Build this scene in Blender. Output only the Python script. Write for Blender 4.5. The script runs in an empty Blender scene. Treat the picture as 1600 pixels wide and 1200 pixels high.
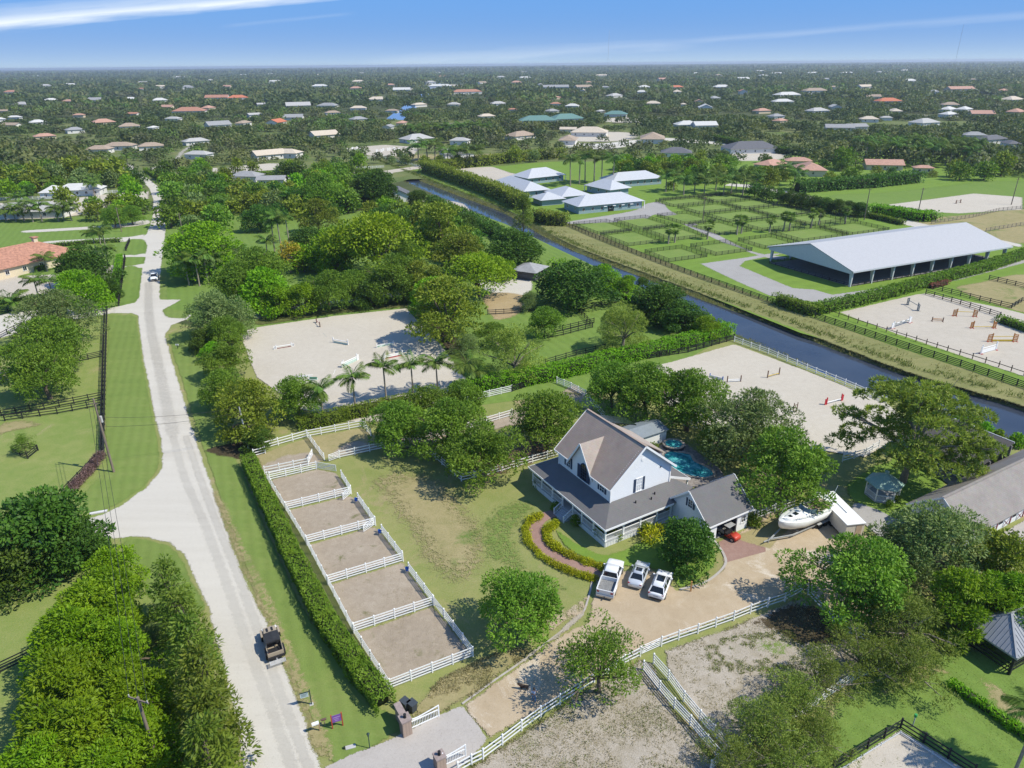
import bpy, math, random
import numpy as np
from math import sin, cos, pi, radians, atan2, hypot
from mathutils import Vector, Matrix, noise, geometry

# ------------------------------------------------------------------ camera
CAM_H = 56.0
HAZE = 9e-5
F = 1109.0                      # focal length for a 1600 px wide picture
ROLL = 0.0094
PITCH = math.atan(500 / F)
S = bpy.context.scene
COL = S.collection
cr, sr, cp, sp = cos(ROLL), sin(ROLL), cos(PITCH), sin(PITCH)
cam = bpy.data.cameras.new('camera')
cam.sensor_width = 36.0
cam.lens = 36.0 * F / 1600
cam.clip_start = 1.0
cam.clip_end = 60000
co = bpy.data.objects.new('camera', cam)
COL.objects.link(co)
co.matrix_world = Matrix.Translation((0, 0, CAM_H)) @ Matrix.Rotation(pi / 2 - PITCH, 4, 'X') @ Matrix.Rotation(-ROLL, 4, 'Z')
S.camera = co

# ------------------------------------------------------------------ sky, sun, exposure
SUN_EL, SUN_AZ = radians(50), radians(105)      # azimuth clockwise from the viewing direction (+Y)
W = bpy.data.worlds.new('World')
S.world = W
W.use_nodes = True
wn, wl = W.node_tree.nodes, W.node_tree.links
wn.clear()
sky = wn.new('ShaderNodeTexSky')
sky.sky_type = 'NISHITA'
sky.sun_disc = False
sky.sun_elevation = SUN_EL
sky.sun_rotation = SUN_AZ
sky.altitude = 10
sky.air_density = 1.0
sky.dust_density = 0.0
sky.ozone_density = 4.0
SKY_STRENGTH = 0.15
def wmath(op, a, b=None, c=None, clamp=False):
    n = wn.new('ShaderNodeMath'); n.operation = op; n.use_clamp = clamp
    for i, x in enumerate((a, b, c)):
        if x is None: continue
        if isinstance(x, (int, float)): n.inputs[i].default_value = x
        else: wl.new(x, n.inputs[i])
    return n.outputs[0]
tc = wn.new('ShaderNodeTexCoord')
sep = wn.new('ShaderNodeSeparateXYZ'); wl.new(tc.outputs['Generated'], sep.inputs[0])
yy = wmath('MAXIMUM', sep.outputs[1], 0.05)
cx_ = wmath('DIVIDE', sep.outputs[0], yy)        # bearing and height of the direction looked in
cy_ = wmath('DIVIDE', sep.outputs[2], yy)
ahead = wmath('MULTIPLY', sep.outputs[1], 5.0, clamp=True)
def sky_pt(u, v):
    x = (u - 800) / F; y = -(v - 600) / F
    x, y = cr * x + sr * y, -sr * x + cr * y
    d = (x, y * sp + cp, y * cp - sp)
    return (d[0] / d[1], d[2] / d[1])
def streak(p0, p1, w0, w1, s, wob, soft=1.0):
    """a wisp of cirrus from p0 to p1, half width w0 to w1 (all in hundredths of the distance)"""
    d = Vector((p1[0] - p0[0], p1[1] - p0[1])); L = d.length; d.normalize()
    px = wmath('SUBTRACT', cx_, p0[0]); py = wmath('SUBTRACT', cy_, p0[1])
    along = wmath('ADD', wmath('MULTIPLY', px, d.x), wmath('MULTIPLY', py, d.y))
    across = wmath('SUBTRACT', wmath('MULTIPLY', py, d.x), wmath('MULTIPLY', px, d.y))
    c2 = wn.new('ShaderNodeCombineXYZ'); wl.new(wmath('MULTIPLY', along, 7.0), c2.inputs[0]); wl.new(wmath('MULTIPLY', across, 95.0), c2.inputs[1])
    nz = wn.new('ShaderNodeTexNoise'); nz.inputs['Scale'].default_value = 1.0; nz.inputs['Detail'].default_value = 8; nz.inputs['Roughness'].default_value = .6
    wl.new(c2.outputs[0], nz.inputs['Vector'])
    w = wmath('MULTIPLY_ADD', wmath('DIVIDE', along, L, clamp=True), (w1 - w0), w0)
    ac = wmath('ADD', wmath('DIVIDE', across, w), wmath('MULTIPLY', wmath('SUBTRACT', nz.outputs[0], .5), wob))
    g = wmath('SUBTRACT', 1.0, wmath('ABSOLUTE', ac), clamp=True)
    g = wmath('POWER', g, soft)
    m = wmath('MULTIPLY', g, wmath('MULTIPLY_ADD', nz.outputs[0], 1.3, .45))
    e = wmath('SUBTRACT', 1.0, wmath('DIVIDE', wmath('ABSOLUTE', wmath('SUBTRACT', along, L / 2)), L / 2), clamp=True)
    e = wmath('MULTIPLY', wmath('MULTIPLY', e, 3.5, clamp=True), ahead)
    return wmath('MULTIPLY', wmath('MULTIPLY', m, e), s, clamp=True)
PX = 1 / F
st = [streak(sky_pt(-620, 88), sky_pt(680, -24), 19 * PX, 7 * PX, .85, 1.2, .9),
      streak(sky_pt(-300, 58), sky_pt(520, -26), 24 * PX, 14 * PX, .42, 1.6, 1.2),
      streak(sky_pt(980, 72), sky_pt(1900, 0), 4 * PX, 9 * PX, .13, 1.2),
      streak(sky_pt(340, 42), sky_pt(560, 20), 3 * PX, 3 * PX, .08, 1.2),
      streak(sky_pt(560, 100), sky_pt(1100, 66), 12 * PX, 8 * PX, .16, 2.0)]
cov = st[0]
for s_ in st[1:]:
    cov = wmath('MAXIMUM', cov, s_)
# clear subtropical air: azure above, pale towards the horizon, the same all round
alt = wmath('SUBTRACT', 1.0, wmath('ABSOLUTE', sep.outputs[2]), clamp=True)
tint = wn.new('ShaderNodeMixRGB'); tint.blend_type = 'MULTIPLY'; tint.inputs[0].default_value = 1.0; tint.inputs[2].default_value = (.92, 1.0, 1.1, 1); wl.new(sky.outputs[0], tint.inputs[1])
az_ = wn.new('ShaderNodeMixRGB'); wl.new(wmath('MULTIPLY', wmath('POWER', alt, 2.2), .975), az_.inputs[0]); wl.new(tint.outputs[0], az_.inputs[1]); az_.inputs[2].default_value = (.24, 1.47, 4.35, 1)
hs = wn.new('ShaderNodeMixRGB'); wl.new(wmath('POWER', alt, 36.0), hs.inputs[0]); wl.new(az_.outputs[0], hs.inputs[1]); hs.inputs[2].default_value = (2.9, 3.85, 4.85, 1)
mixc = wn.new('ShaderNodeMixRGB'); wl.new(cov, mixc.inputs[0]); wl.new(hs.outputs[0], mixc.inputs[1])
mixc.inputs[2].default_value = (5.2, 5.7, 6.2, 1)
bg = wn.new('ShaderNodeBackground'); bg.inputs[1].default_value = SKY_STRENGTH
wl.new(mixc.outputs[0], bg.inputs[0])
wo = wn.new('ShaderNodeOutputWorld'); wl.new(bg.outputs[0], wo.inputs[0])

sl = bpy.data.lights.new('sun', 'SUN')
sl.energy = 4.6
sl.angle = radians(.53)
sl.color = (1, .95, .82)
so = bpy.data.objects.new('sun', sl)
COL.objects.link(so)
sv = Vector((cos(SUN_EL) * sin(SUN_AZ), cos(SUN_EL) * cos(SUN_AZ), sin(SUN_EL)))
so.rotation_euler = sv.to_track_quat('Z', 'Y').to_euler()
vs = S.view_settings
vs.view_transform = 'Standard'
vs.look = 'None'
vs.exposure = 0.22
vs.gamma = 1.0
vs.use_curve_mapping = False
S.cycles.max_bounces = 6
S.cycles.diffuse_bounces = 2
S.cycles.glossy_bounces = 2
S.cycles.transmission_bounces = 3
S.cycles.transparent_max_bounces = 8
S.cycles.volume_bounces = 0
S.cycles.caustics_reflective = False
S.cycles.caustics_refractive = False

# ------------------------------------------------------------------ helpers
R = random.Random(11)
NP = np.random.default_rng(5)

def ray(u, v):
    x = (u - 800) / F; y = -(v - 600) / F
    x, y = cr * x + sr * y, -sr * x + cr * y
    return x, y * sp + cp, y * cp - sp
def G(u, v, z=0.0):
    """ground point (at height z) that the photograph shows at pixel u, v"""
    d = ray(u, v); t = (z - CAM_H) / d[2]
    return Vector((d[0] * t, d[1] * t, z))
def depth(p):
    return p[1] * cp - (p[2] - CAM_H) * sp

def nn(nt, typ, **kw):
    n = nt.nodes.new(typ)
    for k, v in kw.items():
        if k in n.inputs: n.inputs[k].default_value = v
        else: setattr(n, k, v)
    return n
def c4(c): return (c[0], c[1], c[2], 1)
def ramp(nt, fac, stops, interp='LINEAR'):
    r = nt.nodes.new('ShaderNodeValToRGB'); r.color_ramp.interpolation = interp
    el = r.color_ramp.elements
    while len(el) > 1: el.remove(el[-1])
    el[0].position = stops[0][0]; el[0].color = c4(stops[0][1])
    for p, c in stops[1:]:
        e = el.new(p); e.color = c4(c)
    nt.links.new(fac, r.inputs[0])
    return r.outputs[0]
def noise_fac(nt, vec, scale, detail=4, rough=.6, dist=0):
    n = nn(nt, 'ShaderNodeTexNoise', Scale=scale, Detail=detail, Roughness=rough, Distortion=dist)
    nt.links.new(vec, n.inputs['Vector'])
    return n.outputs[0]
def mixrgb(nt, fac, a, b, blend='MIX'):
    m = nt.nodes.new('ShaderNodeMixRGB'); m.blend_type = blend
    for i, x in enumerate((fac, a, b)):
        if isinstance(x, (int, float)): m.inputs[i].default_value = x
        elif isinstance(x, tuple): m.inputs[i].default_value = c4(x)
        else: nt.links.new(x, m.inputs[i])
    return m.outputs[0]
def mth(nt, op, a, b=None, c=None, clamp=False):
    n = nt.nodes.new('ShaderNodeMath'); n.operation = op; n.use_clamp = clamp
    for i, x in enumerate((a, b, c)):
        if x is None: continue
        if isinstance(x, (int, float)): n.inputs[i].default_value = x
        else: nt.links.new(x, n.inputs[i])
    return n.outputs[0]
def new_mat(name):
    m = bpy.data.materials.new(name); m.use_nodes = True
    nt = m.node_tree; nt.nodes.clear()
    return m, nt
def out(nt, sh):
    o = nt.nodes.new('ShaderNodeOutputMaterial'); nt.links.new(sh, o.inputs[0])

MATS = {}
def plain(name, c, rough=.7, var=.12, scale=3.0, metal=0.0, spec=.3, bump=0.0, coat=0.0, stretch=None, big=0.0):
    """one base colour with grain, faint larger blotches and relief"""
    if name in MATS: return MATS[name]
    m, nt = new_mat(name)
    t = nt.nodes.new('ShaderNodeTexCoord'); vec = t.outputs['Object']
    if stretch:
        mp = nn(nt, 'ShaderNodeMapping'); mp.inputs['Scale'].default_value = stretch
        nt.links.new(vec, mp.inputs[0]); vec = mp.outputs[0]
    f1 = noise_fac(nt, vec, scale, 5, .65)
    lo = tuple(x * (1 - 2 * var) for x in c); hi = tuple(min(1, x * (1 + 2 * var)) for x in c)
    colr = ramp(nt, f1, [(.25, lo), (.75, hi)])
    if big:
        f2 = noise_fac(nt, vec, scale * .12, 3, .6)
        colr = mixrgb(nt, 1.0, colr, ramp(nt, f2, [(.3, (1 - big,) * 3), (.7, (1, 1, 1))]), 'MULTIPLY')
    b = nn(nt, 'ShaderNodeBsdfPrincipled', Roughness=rough, Metallic=metal)
    b.inputs['Specular IOR Level'].default_value = spec
    if coat: b.inputs['Coat Weight'].default_value = coat
    nt.links.new(colr, b.inputs['Base Color'])
    if bump:
        bn = nn(nt, 'ShaderNodeBump', Strength=bump, Distance=.05); nt.links.new(f1, bn.inputs['Height']); nt.links.new(bn.outputs[0], b.inputs['Normal'])
    out(nt, b.outputs[0])
    MATS[name] = m
    return m

def ground_mat(name, cols, fine=6.0, mid=.35, bigs=.035, contrast=1.0, rough=.95, bump=.3, stripes=None, blot=None, fringe=True, stretch=None, speck=.4):
    """ground cover: three colours mixed by noise of three sizes in world space; dissolves into the
    sheet below along its outline (attribute 'fringe')"""
    if name in MATS: return MATS[name]
    m, nt = new_mat(name)
    g = nt.nodes.new('ShaderNodeNewGeometry'); vec = g.outputs['Position']
    v2 = vec
    if stretch:
        mp = nn(nt, 'ShaderNodeMapping'); mp.inputs['Rotation'].default_value = (0, 0, -stretch[0]); mp.inputs['Scale'].default_value = (stretch[1], 1, 1)
        nt.links.new(vec, mp.inputs[0]); v2 = mp.outputs[0]
    fa = noise_fac(nt, vec, fine, 5, .75); fb = noise_fac(nt, v2, mid, 5, .65, .6); fc = noise_fac(nt, v2, bigs, 4, .6, .4)
    a = mth(nt, 'ADD', mth(nt, 'MULTIPLY', fa, .40), mth(nt, 'ADD', mth(nt, 'MULTIPLY', fb, .34), mth(nt, 'MULTIPLY', fc, .26)))
    a = mth(nt, 'MULTIPLY_ADD', mth(nt, 'SUBTRACT', a, .5), 2.4 * contrast, .5, clamp=True)
    n = len(cols)
    fs_ = noise_fac(nt, vec, fine * 2.6, 3, .8)
    colr = ramp(nt, a, [(i / (n - 1), c) for i, c in enumerate(cols)])
    ks = mth(nt, 'MULTIPLY_ADD', mth(nt, 'SUBTRACT', fs_, .5), 2 * speck, 1.0); ck = nt.nodes.new('ShaderNodeCombineXYZ')
    for i in range(3): nt.links.new(ks, ck.inputs[i])
    colr = mixrgb(nt, 1.0, colr, ck.outputs[0], 'MULTIPLY')
    if stripes:          # mowing stripes: (direction angle, metres per pair, strength)
        mp = nn(nt, 'ShaderNodeMapping'); mp.inputs['Rotation'].default_value = (0, 0, -stripes[0])
        nt.links.new(vec, mp.inputs[0])
        sx = nt.nodes.new('ShaderNodeSeparateXYZ'); nt.links.new(mp.outputs[0], sx.inputs[0])
        wv = mth(nt, 'SINE', mth(nt, 'ADD', mth(nt, 'MULTIPLY', sx.outputs[1], 2 * pi / stripes[1]), mth(nt, 'MULTIPLY', fb, 7.0)))
        k = mth(nt, 'MULTIPLY_ADD', wv, stripes[2], 1.0)
        cc = nt.nodes.new('ShaderNodeCombineXYZ')
        for i in range(3): nt.links.new(k, cc.inputs[i])
        colr = mixrgb(nt, 1.0, colr, cc.outputs[0], 'MULTIPLY')
    for (colb, sc, thr, soft) in (blot or []):
        fx = noise_fac(nt, v2, sc, 5, .7, .8)
        fx = mth(nt, 'DIVIDE', mth(nt, 'SUBTRACT', mth(nt, 'MULTIPLY_ADD', mth(nt, 'SUBTRACT', fa, .5), .25, fx), thr), soft, clamp=True)
        colr = mixrgb(nt, fx, colr, colb)
    b = nn(nt, 'ShaderNodeBsdfPrincipled', Roughness=rough)
    b.inputs['Specular IOR Level'].default_value = .1
    nt.links.new(colr, b.inputs['Base Color'])
    if bump:
        bn = nn(nt, 'ShaderNodeBump', Strength=bump, Distance=.12); nt.links.new(mth(nt, 'ADD', fa, fb), bn.inputs['Height']); nt.links.new(bn.outputs[0], b.inputs['Normal'])
    if fringe:
        at = nn(nt, 'ShaderNodeAttribute', attribute_name='fringe')
        ff = noise_fac(nt, vec, 1.6, 6, .7)
        fm = mth(nt, 'ADD', mth(nt, 'MULTIPLY', ff, .65), mth(nt, 'MULTIPLY', fa, .35))
        fr_ = at.outputs['Fac']
        bell = mth(nt, 'MULTIPLY', mth(nt, 'MULTIPLY', fr_, mth(nt, 'SUBTRACT', 1.0, fr_)), 4.0)
        k = mth(nt, 'ADD', mth(nt, 'MULTIPLY_ADD', fr_, 1.8, -.45), mth(nt, 'MULTIPLY', mth(nt, 'MULTIPLY', mth(nt, 'SUBTRACT', .5, fm), bell), 4.5), clamp=True)
        dn = noise_fac(nt, vec, 13.0, 2, .6)
        k = mth(nt, 'MULTIPLY', mth(nt, 'SUBTRACT', k, mth(nt, 'MULTIPLY_ADD', dn, 2.6, -.8)), 14.0, clamp=True)
        tr = nt.nodes.new('ShaderNodeBsdfTransparent'); mx = nt.nodes.new('ShaderNodeMixShader')
        nt.links.new(k, mx.inputs[0]); nt.links.new(b.outputs[0], mx.inputs[1]); nt.links.new(tr.outputs[0], mx.inputs[2])
        out(nt, mx.outputs[0])
    else:
        out(nt, b.outputs[0])
    MATS[name] = m
    return m

def leaf_mat(name, lo, hi, trans=.3, tintvar=.35, hue=.02, rough=.55):
    """foliage: colour per leaf between lo and hi (attribute 'tint'), shifted a little per tree"""
    if name in MATS: return MATS[name]
    m, nt = new_mat(name)
    at = nn(nt, 'ShaderNodeAttribute', attribute_name='tint')
    oi = nt.nodes.new('ShaderNodeObjectInfo')
    colr = ramp(nt, at.outputs['Fac'], [(0, lo), (1, hi)])
    h = nt.nodes.new('ShaderNodeHueSaturation')
    nt.links.new(mth(nt, 'MULTIPLY_ADD', oi.outputs['Random'], 2 * hue, .5 - hue), h.inputs['Hue'])
    nt.links.new(mth(nt, 'MULTIPLY_ADD', oi.outputs['Random'], tintvar, 1 - tintvar / 2), h.inputs['Value'])
    h.inputs['Saturation'].default_value = 1.08
    nt.links.new(colr, h.inputs['Color'])
    b = nn(nt, 'ShaderNodeBsdfPrincipled', Roughness=rough); b.inputs['Specular IOR Level'].default_value = .22
    nt.links.new(h.outputs[0], b.inputs['Base Color'])
    t = nt.nodes.new('ShaderNodeBsdfTranslucent')
    nt.links.new(mixrgb(nt, 1.0, h.outputs[0], (1.15, 1.25, .55), 'MULTIPLY'), t.inputs[0])
    mx = nt.nodes.new('ShaderNodeMixShader'); mx.inputs[0].default_value = trans
    nt.links.new(b.outputs[0], mx.inputs[1]); nt.links.new(t.outputs[0], mx.inputs[2])
    out(nt, mx.outputs[0])
    MATS[name] = m
    return m

class MB:
    """collects faces; build() links them as ONE mesh object"""
    def __init__(s): s.v = []; s.f = []; s.m = []
    def add(s, vs_, fs, mi=0):
        o = len(s.v); s.v += [tuple(p) for p in vs_]
        for f in fs: s.f.append(tuple(o + i for i in f)); s.m.append(mi)
        return s
    def box(s, x0, y0, z0, x1, y1, z1, mi=0):
        return s.add([(x0, y0, z0), (x1, y0, z0), (x1, y1, z0), (x0, y1, z0), (x0, y0, z1), (x1, y0, z1), (x1, y1, z1), (x0, y1, z1)],
                     [(0, 3, 2, 1), (4, 5, 6, 7), (0, 1, 5, 4), (1, 2, 6, 5), (2, 3, 7, 6), (3, 0, 4, 7)], mi)
    def bar(s, p, q, w, h=None, mi=0):
        """beam of section w (level) by h between two points"""
        p, q = Vector(p), Vector(q); h = h or w; d = (q - p).normalized()
        a = d.cross(Vector((0, 0, 1)))
        a = a.normalized() if a.length > 1e-4 else Vector((1, 0, 0))
        b = a.cross(d); a *= w / 2; b *= h / 2
        vs_ = [e + a * i + b * j for e in (p, q) for i, j in ((-1, -1), (1, -1), (1, 1), (-1, 1))]
        return s.add(vs_, [(0, 3, 2, 1), (4, 5, 6, 7), (0, 1, 5, 4), (1, 2, 6, 5), (2, 3, 7, 6), (3, 0, 4, 7)], mi)
    def tube(s, pts, rad, n=6, mi=0, cap=True):
        pts = [Vector(p) for p in pts]
        if not hasattr(rad, '__len__'): rad = [rad] * len(pts)
        rings = []
        for i, p in enumerate(pts):
            d = (pts[min(i + 1, len(pts) - 1)] - pts[max(i - 1, 0)]).normalized()
            a = d.cross(Vector((.31, .17, 1))) if abs(d.z) < .92 else d.cross(Vector((1, .1, 0)))
            a.normalize(); b = d.cross(a)
            rings.append([p + (a * cos(2 * pi * k / n) + b * sin(2 * pi * k / n)) * rad[i] for k in range(n)])
        vs_ = [q for r in rings for q in r]; fs = []
        for i in range(len(pts) - 1):
            for k in range(n):
                k2 = (k + 1) % n; fs.append((i * n + k, i * n + k2, (i + 1) * n + k2, (i + 1) * n + k))
        if cap:
            fs.append(tuple(range(n))[::-1]); fs.append(tuple((len(pts) - 1) * n + k for k in range(n)))
        return s.add(vs_, fs, mi)
    def cyl(s, c, r, h, n=12, mi=0, r2=None):
        c = Vector(c); return s.tube([c, c + Vector((0, 0, h))], [r, r if r2 is None else r2], n, mi)
    def prism(s, poly, z0, z1, mi=0):
        n = len(poly)
        vs_ = [(p[0], p[1], z0) for p in poly] + [(p[0], p[1], z1) for p in poly]
        fs = [tuple(range(n))[::-1], tuple(range(n, 2 * n))] + [(i, (i + 1) % n, n + (i + 1) % n, n + i) for i in range(n)]
        return s.add(vs_, fs, mi)
    def slab(s, pts, t, mi=0):
        """flat polygon given by its upper corners, thickness t downwards"""
        n = len(pts)
        vs_ = [tuple(p) for p in pts] + [(p[0], p[1], p[2] - t) for p in pts]
        fs = [tuple(range(n)), tuple(range(n, 2 * n))[::-1]] + [((i + 1) % n, i, n + i, n + (i + 1) % n) for i in range(n)]
        return s.add(vs_, fs, mi)
    def mesh(s, name, mats, smooth=False):
        me = bpy.data.meshes.new(name); me.from_pydata(s.v, [], s.f)
        if not isinstance(mats, (list, tuple)): mats = [mats]
        for m in mats: me.materials.append(m)
        if len(mats) > 1: me.polygons.foreach_set('material_index', s.m)
        if smooth: me.polygons.foreach_set('use_smooth', [True] * len(s.f))
        me.update()
        return me
    def build(s, name, mats, parent=None, smooth=False, loc=None, rz=0):
        return put(name, s.mesh(name, mats, smooth), parent, loc, rz)
def put(name, me, parent=None, loc=None, rz=0, scale=None, rot=None):
    o = bpy.data.objects.new(name, me); COL.objects.link(o)
    if parent: o.parent = parent
    if loc is not None: o.location = loc
    if rz: o.rotation_euler = (0, 0, rz)
    if rot is not None: o.rotation_euler = rot
    if scale is not None: o.scale = scale
    return o
def tag(o, label, cat, group=None):
    o['label'] = label; o['category'] = cat
    if group: o['group'] = group
    return o
def thing(name, label, cat, loc=(0, 0, 0), rz=0, group=None):
    o = bpy.data.objects.new(name, None); COL.objects.link(o); o.empty_display_size = .5
    o.location = loc; o.rotation_euler = (0, 0, rz)
    return tag(o, label, cat, group)
def structure(o): o['kind'] = 'structure'; return o
def stuff(o): o['kind'] = 'stuff'; return o
def copy_thing(root, loc, rz=None, label=None, scale=None):
    r = root.copy(); COL.objects.link(r); r.location = loc
    if rz is not None: r.rotation_euler = (0, 0, rz)
    if label: r['label'] = label
    if scale is not None: r.scale = (scale,) * 3
    for ch in list(root.children):
        c = ch.copy(); COL.objects.link(c); c.parent = r
        for g in list(ch.children):
            d = g.copy(); COL.objects.link(d); d.parent = c
    return r
ORD = ['first', 'second', 'third', 'fourth', 'fifth', 'sixth', 'seventh', 'eighth', 'ninth', 'tenth', 'eleventh', 'twelfth', 'thirteenth', 'fourteenth', 'fifteenth', 'sixteenth', 'seventeenth', 'eighteenth', 'nineteenth', 'twentieth',
       'twenty first', 'twenty second', 'twenty third', 'twenty fourth', 'twenty fifth', 'twenty sixth', 'twenty seventh', 'twenty eighth', 'twenty ninth', 'thirtieth', 'thirty first', 'thirty second', 'thirty third', 'thirty fourth']
NUM = ['one', 'two', 'three', 'four', 'five', 'six', 'seven', 'eight', 'nine', 'ten', 'eleven', 'twelve', 'thirteen']
# ------------------------------------------------------------------ the ground and what is laid on it
AX = radians(27)                # the lots run along this direction, left of straight ahead
m_far = ground_mat('far_ground', [(.04, .052, .02), (.075, .092, .035), (.12, .125, .06)], fine=.5, mid=.05, bigs=.006, fringe=False, bump=0)
m_lawn = ground_mat('lawn', [(.13, .17, .048), (.20, .235, .068), (.275, .27, .105), (.37, .32, .18)], fine=5, mid=.45, bigs=.05, contrast=.8,
                    blot=[((.34, .27, .155), .07, .56, .12)])
m_green = ground_mat('mown_grass', [(.095, .165, .032), (.15, .23, .048), (.21, .265, .07)], fine=5, mid=.35, bigs=.04, contrast=.75, stripes=(radians(114), 2.2, .05))
m_bright = ground_mat('bright_grass', [(.105, .185, .028), (.16, .25, .042), (.22, .285, .065)], fine=4, mid=.3, bigs=.03, contrast=.7, stripes=(radians(30), 5, .04))
m_past = ground_mat('pasture_grass', [(.105, .165, .035), (.17, .235, .055), (.25, .275, .09), (.36, .31, .17)], fine=5, mid=.4, bigs=.05, contrast=.85, blot=[((.36, .29, .165), .06, .585, .10)])
m_pad = ground_mat('paddock_turf', [(.12, .19, .04), (.175, .25, .06), (.25, .28, .09)], fine=4, mid=.3, bigs=.05, contrast=.9)
m_verge = ground_mat('verge_grass', [(.105, .165, .038), (.165, .228, .055), (.245, .27, .09)], fine=6, mid=.5, bigs=.06, contrast=.8, stripes=(radians(112), 1.5, .05), stretch=(radians(112), .25))
m_dry = ground_mat('dry_grass', [(.20, .18, .105), (.33, .285, .215), (.43, .38, .315), (.51, .46, .40)], fine=7, mid=.6, bigs=.08, contrast=1.15, bump=.6,
                   blot=[((.16, .19, .06), .10, .60, .12)])
m_drylawn = ground_mat('dry_lawn', [(.19, .195, .07), (.31, .265, .13), (.40, .33, .185)], fine=6, mid=.6, bigs=.1, contrast=1.0,
                       blot=[((.13, .19, .045), .09, .56, .12)])
m_tan = ground_mat('tan_bank_grass', [(.11, .145, .045), (.22, .22, .085), (.34, .295, .15)], fine=5, mid=.4, bigs=.06, contrast=1.0, bump=.5, stretch=(radians(116), .2))
m_weed = ground_mat('bank_weeds', [(.055, .08, .02), (.11, .125, .04), (.20, .18, .075)], fine=4, mid=.5, bigs=.1, contrast=1.2, bump=.8)
m_pen = ground_mat('pen_dirt', [(.235, .19, .14), (.345, .285, .215), (.46, .395, .315)], fine=9, mid=1.1, bigs=.12, contrast=1.0, bump=.5,
                   blot=[((.15, .15, .06), .22, .60, .09)])
m_shell = ground_mat('shell_rock_road', [(.44, .40, .34), (.53, .495, .43), (.60, .565, .495)], fine=8, mid=.5, bigs=.06, contrast=.9, bump=.15, speck=.12, stretch=(radians(114), .06))
m_worn = ground_mat('worn_wheel_track', [(.37, .335, .285), (.455, .425, .37), (.53, .50, .44)], fine=8, mid=.5, bigs=.08, contrast=.9, bump=.1, stretch=(radians(114), .05))
m_sand = ground_mat('arena_sand', [(.42, .37, .30), (.50, .45, .37), (.575, .53, .45)], fine=7, mid=.9, bigs=.07, contrast=.9, bump=.3, speck=.18)
m_sand2 = ground_mat('arena_sand_beige', [(.39, .345, .28), (.475, .425, .35), (.555, .505, .43)], fine=6, mid=.7, bigs=.05, contrast=.9, bump=.3, speck=.18)
m_gravel = ground_mat('tan_gravel', [(.32, .24, .15), (.43, .34, .23), (.54, .455, .345)], fine=9, mid=.6, bigs=.1, contrast=.85, speck=.18, bump=.25,
                      blot=[((.66, .60, .51), .085, .56, .10)])
m_conc = ground_mat('concrete', [(.33, .295, .265), (.42, .385, .35), (.48, .445, .41)], fine=5, mid=.4, bigs=.12, contrast=.8, bump=.08, speck=.18)
m_paver = ground_mat('path_brick_bed', [(.20, .12, .095), (.30, .19, .155), (.38, .26, .22)], fine=14, mid=1.6, bigs=.3, contrast=.9, bump=.3, fringe=False)
m_asph = ground_mat('grey_gravel', [(.27, .255, .235), (.35, .335, .315), (.42, .40, .38)], fine=5, mid=.4, bigs=.05, contrast=.7, bump=.1, speck=.18)
m_sub = ground_mat('suburb_ground', [(.055, .085, .024), (.10, .14, .04), (.17, .185, .07), (.27, .235, .14)], fine=1.0, mid=.06, bigs=.012, fringe=False, bump=0, contrast=1.1)
m_dark = ground_mat('dark_brown_ground', [(.035, .03, .018), (.07, .055, .032), (.13, .095, .055)], fine=6, mid=.7, bigs=.1, contrast=1.2, bump=.5)  # darkest brown ground mix, laid in patches beside trees
m_mulch = ground_mat('mulch', [(.10, .06, .035), (.19, .125, .08), (.34, .27, .2)], fine=8, mid=1.2, bigs=.3, contrast=1.2, bump=.6)
m_clay = ground_mat('orange_clay', [(.28, .20, .11), (.37, .28, .155), (.44, .35, .22)], fine=5, mid=.5, bigs=.1)
m_foot = ground_mat('grey_footing', [(.17, .165, .165), (.21, .205, .205), (.27, .265, .26)], fine=4, mid=.4, bigs=.08, bump=.2, speck=.18)

LAYERS = []
def layer(pts):
    """each sheet lies 4 mm above the highest earlier one it could overlap"""
    b = (min(p.x for p in pts), min(p.y for p in pts), max(p.x for p in pts), max(p.y for p in pts))
    z = .004 + max([zz_ for (x0, y0, x1, y1), zz_ in LAYERS if x0 < b[2] and x1 > b[0] and y0 < b[3] and y1 > b[1]] or [0.0])
    LAYERS.append((b, z)); return z
def smooth_poly(pts, closed=True, n=6):
    o = []; k = len(pts)
    for i in range(k if closed else k - 1):
        if closed: a, b, c, d = pts[i - 1], pts[i], pts[(i + 1) % k], pts[(i + 2) % k]
        else: a, b, c, d = pts[max(i - 1, 0)], pts[i], pts[i + 1], pts[min(i + 2, k - 1)]
        for j in range(n):
            t = j / n; t2 = t * t; t3 = t2 * t
            o.append(.5 * ((2 * b) + (-a + c) * t + (2 * a - 5 * b + 4 * c - d) * t2 + (-a + 3 * b - 3 * c + d) * t3))
    if not closed: o.append(pts[-1].copy())
    return o
def resample(pts, step, closed=True):
    o = []; k = len(pts)
    for i in range(k if closed else k - 1):
        a, b = pts[i], pts[(i + 1) % k]; n = max(1, int((b - a).length / step))
        for j in range(n): o.append(a.lerp(b, j / n))
    if not closed: o.append(pts[-1].copy())
    return o
AVOID = []; BLOCK = []; SIGHT = []
NOTREE = {'road', 'side_road', 'arena_sand', 'far_road', 'far_lot_sand', 'far_field', 'driveway', 'stable_yard', 'sand_yard', 'palm_lawn', 'shell_road', 'tan_grass_bank', 'green_grass_bank'}
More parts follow.
